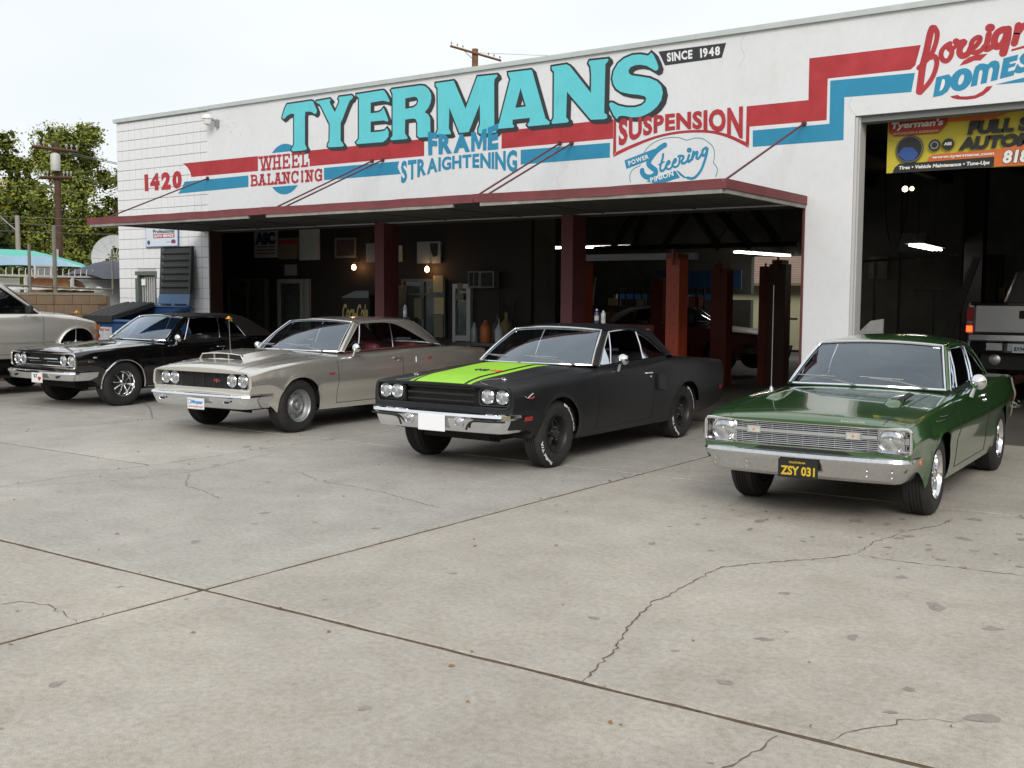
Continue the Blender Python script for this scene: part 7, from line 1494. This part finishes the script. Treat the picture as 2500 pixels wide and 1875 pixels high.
# ---------------------------------------------------------------- trees
def leafmat(name, c1, c2, sc=.55):
    m = mat(name, c1, .65, var=.2, vscale=sc, col2=c2, spec=.25); return m
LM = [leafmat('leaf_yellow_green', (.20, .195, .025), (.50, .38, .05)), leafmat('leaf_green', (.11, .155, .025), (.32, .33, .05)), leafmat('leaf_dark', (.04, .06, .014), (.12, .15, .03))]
def tree(x, y, h_, r_, k, label, n=5200, seed=0, th=None, sz=.30):
    rnd = random.Random(seed); t = thing('broadleaf_tree', label, 'tree', (x, y, 0)); th = th or h_*.35
    MB().tube([(0, 0, 0), (.1, .05, th*.6), (0, .1, th*1.3)], [.28, .22, .12], 8).build('trunk', mat('bark', (.07, .055, .04), .9, var=.2), t, smooth=True)
    cl = []
    for i in range(70):
        a = rnd.uniform(0, 2*pi); q = sqrt(rnd.random())*r_*.95; z = lerp(th*.7, h_-.4, rnd.random()**.85); kz = max(.25, 1-max(0, (z-(th+h_)*.45)/((h_-th)*.62))**2.0*.8); cl.append((q*cos(a)*kz, q*sin(a)*kz, z, rnd.uniform(.45, 1.2)*r_*.26))
    vs, fs = [], []
    for i in range(2600):      # large shaded leaf sprays fill the inside of the crown
        c = cl[rnd.randrange(len(cl))]; u = Vector((rnd.gauss(0, 1), rnd.gauss(0, 1), rnd.gauss(0, .7))).normalized(); p = Vector(c[:3])+u*c[3]*.62*rnd.random()**.5
        d1 = Vector((rnd.gauss(0, 1), rnd.gauss(0, 1), rnd.gauss(0, 1))).normalized(); d2 = d1.orthogonal().normalized(); s_ = rnd.uniform(.3, .6); q_ = len(vs)
        vs += [p-d1*s_*.5, p-d1*s_*.15+d2*s_*.25, p+d1*s_*.3+d2*s_*.2, p+d1*s_*.5, p+d1*s_*.1-d2*s_*.28]; fs.append(tuple(range(q_, q_+5)))
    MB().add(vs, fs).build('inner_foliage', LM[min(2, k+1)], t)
    lb_ = MB()
    for c in cl[:18]: lb_.tube([(0, 0, th), (c[0]*.5, c[1]*.5, (c[2]+th)/2-.1), c[:3]], [.09, .05, .02], 5)
    lb_.build('limbs', mat('bark', ), t, smooth=True)
    b = MB(); vs, fs = [], []
    for i in range(n):
        c = cl[rnd.randrange(len(cl))]; u = Vector((rnd.gauss(0, 1), rnd.gauss(0, 1), rnd.gauss(0, 1))).normalized(); rr_ = c[3]*(rnd.random()**.5)*(1.25 if rnd.random() < .3 else 1); p = Vector(c[:3])+Vector((u.x, u.y, u.z*.75))*rr_
        d1 = Vector((rnd.gauss(0, 1), rnd.gauss(0, 1), rnd.gauss(0, .6))).normalized(); d2 = d1.cross(u+Vector((rnd.gauss(0, .5), rnd.gauss(0, .5), .4))).normalized(); s_ = sz*rnd.uniform(.5, 1.1); j = len(vs)
        vs += [p-d1*s_*.5, p+d2*s_*.28, p+d1*s_*.5, p-d2*s_*.28]; fs.append((j, j+1, j+2, j+3))
    b.add(vs, fs); b.build('crown', LM[k], t)
TS = [(-46, 8.0, 10.4, 3.6, 0, 'broad yellow green tree cut by the left edge of the view', 12000), (-51, 21.0, 10.8, 3.6, 1, 'tall green tree rising behind the yellow green ones', 12000), (-46.5, 13.0, 10.0, 3.4, 0, 'yellow green tree at the left edge behind the tents', 12000), (-48, 19.2, 9.3, 3.6, 0, 'tall yellow green tree left of the brown pole', 13000), (-49.5, 25.3, 9.0, 3.3, 0, 'rounded yellow green tree right behind the transformer pole', 12000), (-47.5, 31.0, 9.2, 3.5, 1, 'bright green tree next to the block wall corner', 13000),
      (-44.5, 27.5, 6.4, 3.0, 1, 'lower green tree between the pole and the workshop corner', 9000), (-44.5, 34.5, 7.6, 3.2, 2, 'dark green tree half hidden by the workshop corner', 8000), (-43.5, 22.5, 5.4, 3.0, 2, 'dark bushy tree under the transformer pole', 8000), (-43, 16.0, 5.2, 3.2, 2, 'dark bushy tree behind the second shade tent', 8000), (-52.5, 28.5, 9.4, 3.4, 1, 'green tree filling the gap behind the rounded yellow green one', 9000)]
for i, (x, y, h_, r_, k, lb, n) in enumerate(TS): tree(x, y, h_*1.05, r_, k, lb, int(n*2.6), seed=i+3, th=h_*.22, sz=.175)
# low hedge mass in the neighbour's yard and the far tree line
def mass(name, x0, x1, y0, y1, z0, z1, n, m, sz, seed):
    rnd = random.Random(seed); vs, fs = [], []
    for i in range(n):
        p = Vector((rnd.uniform(x0, x1), rnd.uniform(y0, y1), z0+(z1-z0)*(rnd.random()**.8)*(.75+.25*sin(x0+i)))); d1 = Vector((rnd.gauss(0, 1), rnd.gauss(0, 1), rnd.gauss(0, 1))).normalized(); d2 = d1.orthogonal().normalized(); s_ = sz*rnd.uniform(.5, 1.1); j = len(vs); vs += [p-d1*s_*.5, p+d2*s_*.3, p+d1*s_*.5, p-d2*s_*.3]; fs.append((j, j+1, j+2, j+3))
    return MB().add(vs, fs).build(name, m, None, kind='stuff')
mass('hedge_foliage', -36, -31, 14, 32, 0, 3.0, 9000, LM[2], .4, 1)
mass('far_tree_line', -130, 60, 90, 100, 0, 7.5, 9000, LM[2], 2.2, 2)
mass('far_tree_line', -110, -90, -60, 95, 0, 8.5, 9000, LM[2], 2.2, 3)
# ---------------------------------------------------------------- neighbour house seen through the rear doorway
nh = thing('neighbour_house', 'pale yellow house with a brown shingle roof beyond the rear doorway', 'house', (-14, 36, 0))
MB().bx(-5, 5, 0, 6, 0, 2.32).build('wall', mat('house_yellow', (.46, .44, .28), .8, var=.05), nh)
rf_ = MB(); 
for i in range(24): t = i/24; rf_.add([(-5.4, -.5+t*3.4, 2.25+t*1.55), (5.4, -.5+t*3.4, 2.25+t*1.55), (5.4, -.5+t*3.4+.17, 2.25+t*1.55+.055), (-5.4, -.5+t*3.4+.17, 2.25+t*1.55+.055), (5.4, -.5+t*3.4, 2.215+t*1.55), (-5.4, -.5+t*3.4, 2.215+t*1.55)], [(0,1,2,3), (5,4,1,0)])
rf_.build('roof_shingles', mat('shingle_brown', (.20, .14, .105), .85, var=.15, vscale=3), nh, kind='stuff'); MB().bx(-5.4, 5.4, -.53, -.50, 2.18, 2.27).build('eaves_board', mat('eaves', (.18, .12, .09), .7), nh)
tag(MB().bx(-12.6, -9, 33.8, 33.9, 0, 1.55).build('yard_fence', mat('fence_brown_grey', (.17, .14, .11), .85, var=.15), None), 'brown grey yard fence in front of the pale yellow house', 'fence')
for k, (x, a, lb) in enumerate(((-11.55, .03, 'leaning black rod in the rear doorway'), (-11.75, -.1, 'short black rod left of the leaning one'), (-11.35, .12, 'short black rod at the right of the rear doorway'), (-11.9, .05, 'lowest black rod in the rear doorway'))):
    tag(MB().tube([(x, 29.2, 0), (x+a, 29.2, [.75, .5, .45, .4][k])], .04, 6).build('steel_rod', 'black', None), lb, 'rod')
# across the street, behind the camera: what the chrome and the paint reflect
ob = thing('street_building', 'long cream building across the street', 'building', (0, -34, 0)); MB().bx(-45, 30, -8, 0, 0, 4.2).build('wall', mat('street_cream', (.52, .43, .28), .8), ob)
for i in range(9): MB().bx(-42+i*8, -38.5+i*8, .0, .05, .9, 2.6).build('window', mat('dim_glass', ), ob)
sb = thing('reflector_building', 'unseen ochre building added beyond the right hand lot for its warm reflection', 'building', (7.5, 4, 0)); MB().bx(0, 8, -14, 12, 0, 4.6).build('wall', mat('side_ochre', (.70, .55, .28), .8), sb)  # unseen ochre wall added so the silver flanks pick up a warm reflection
for i in range(4): MB().bx(-.05, .0, -11+i*6, -8.5+i*6, 1.0, 2.6).build('window', mat('dim_glass', ), sb)
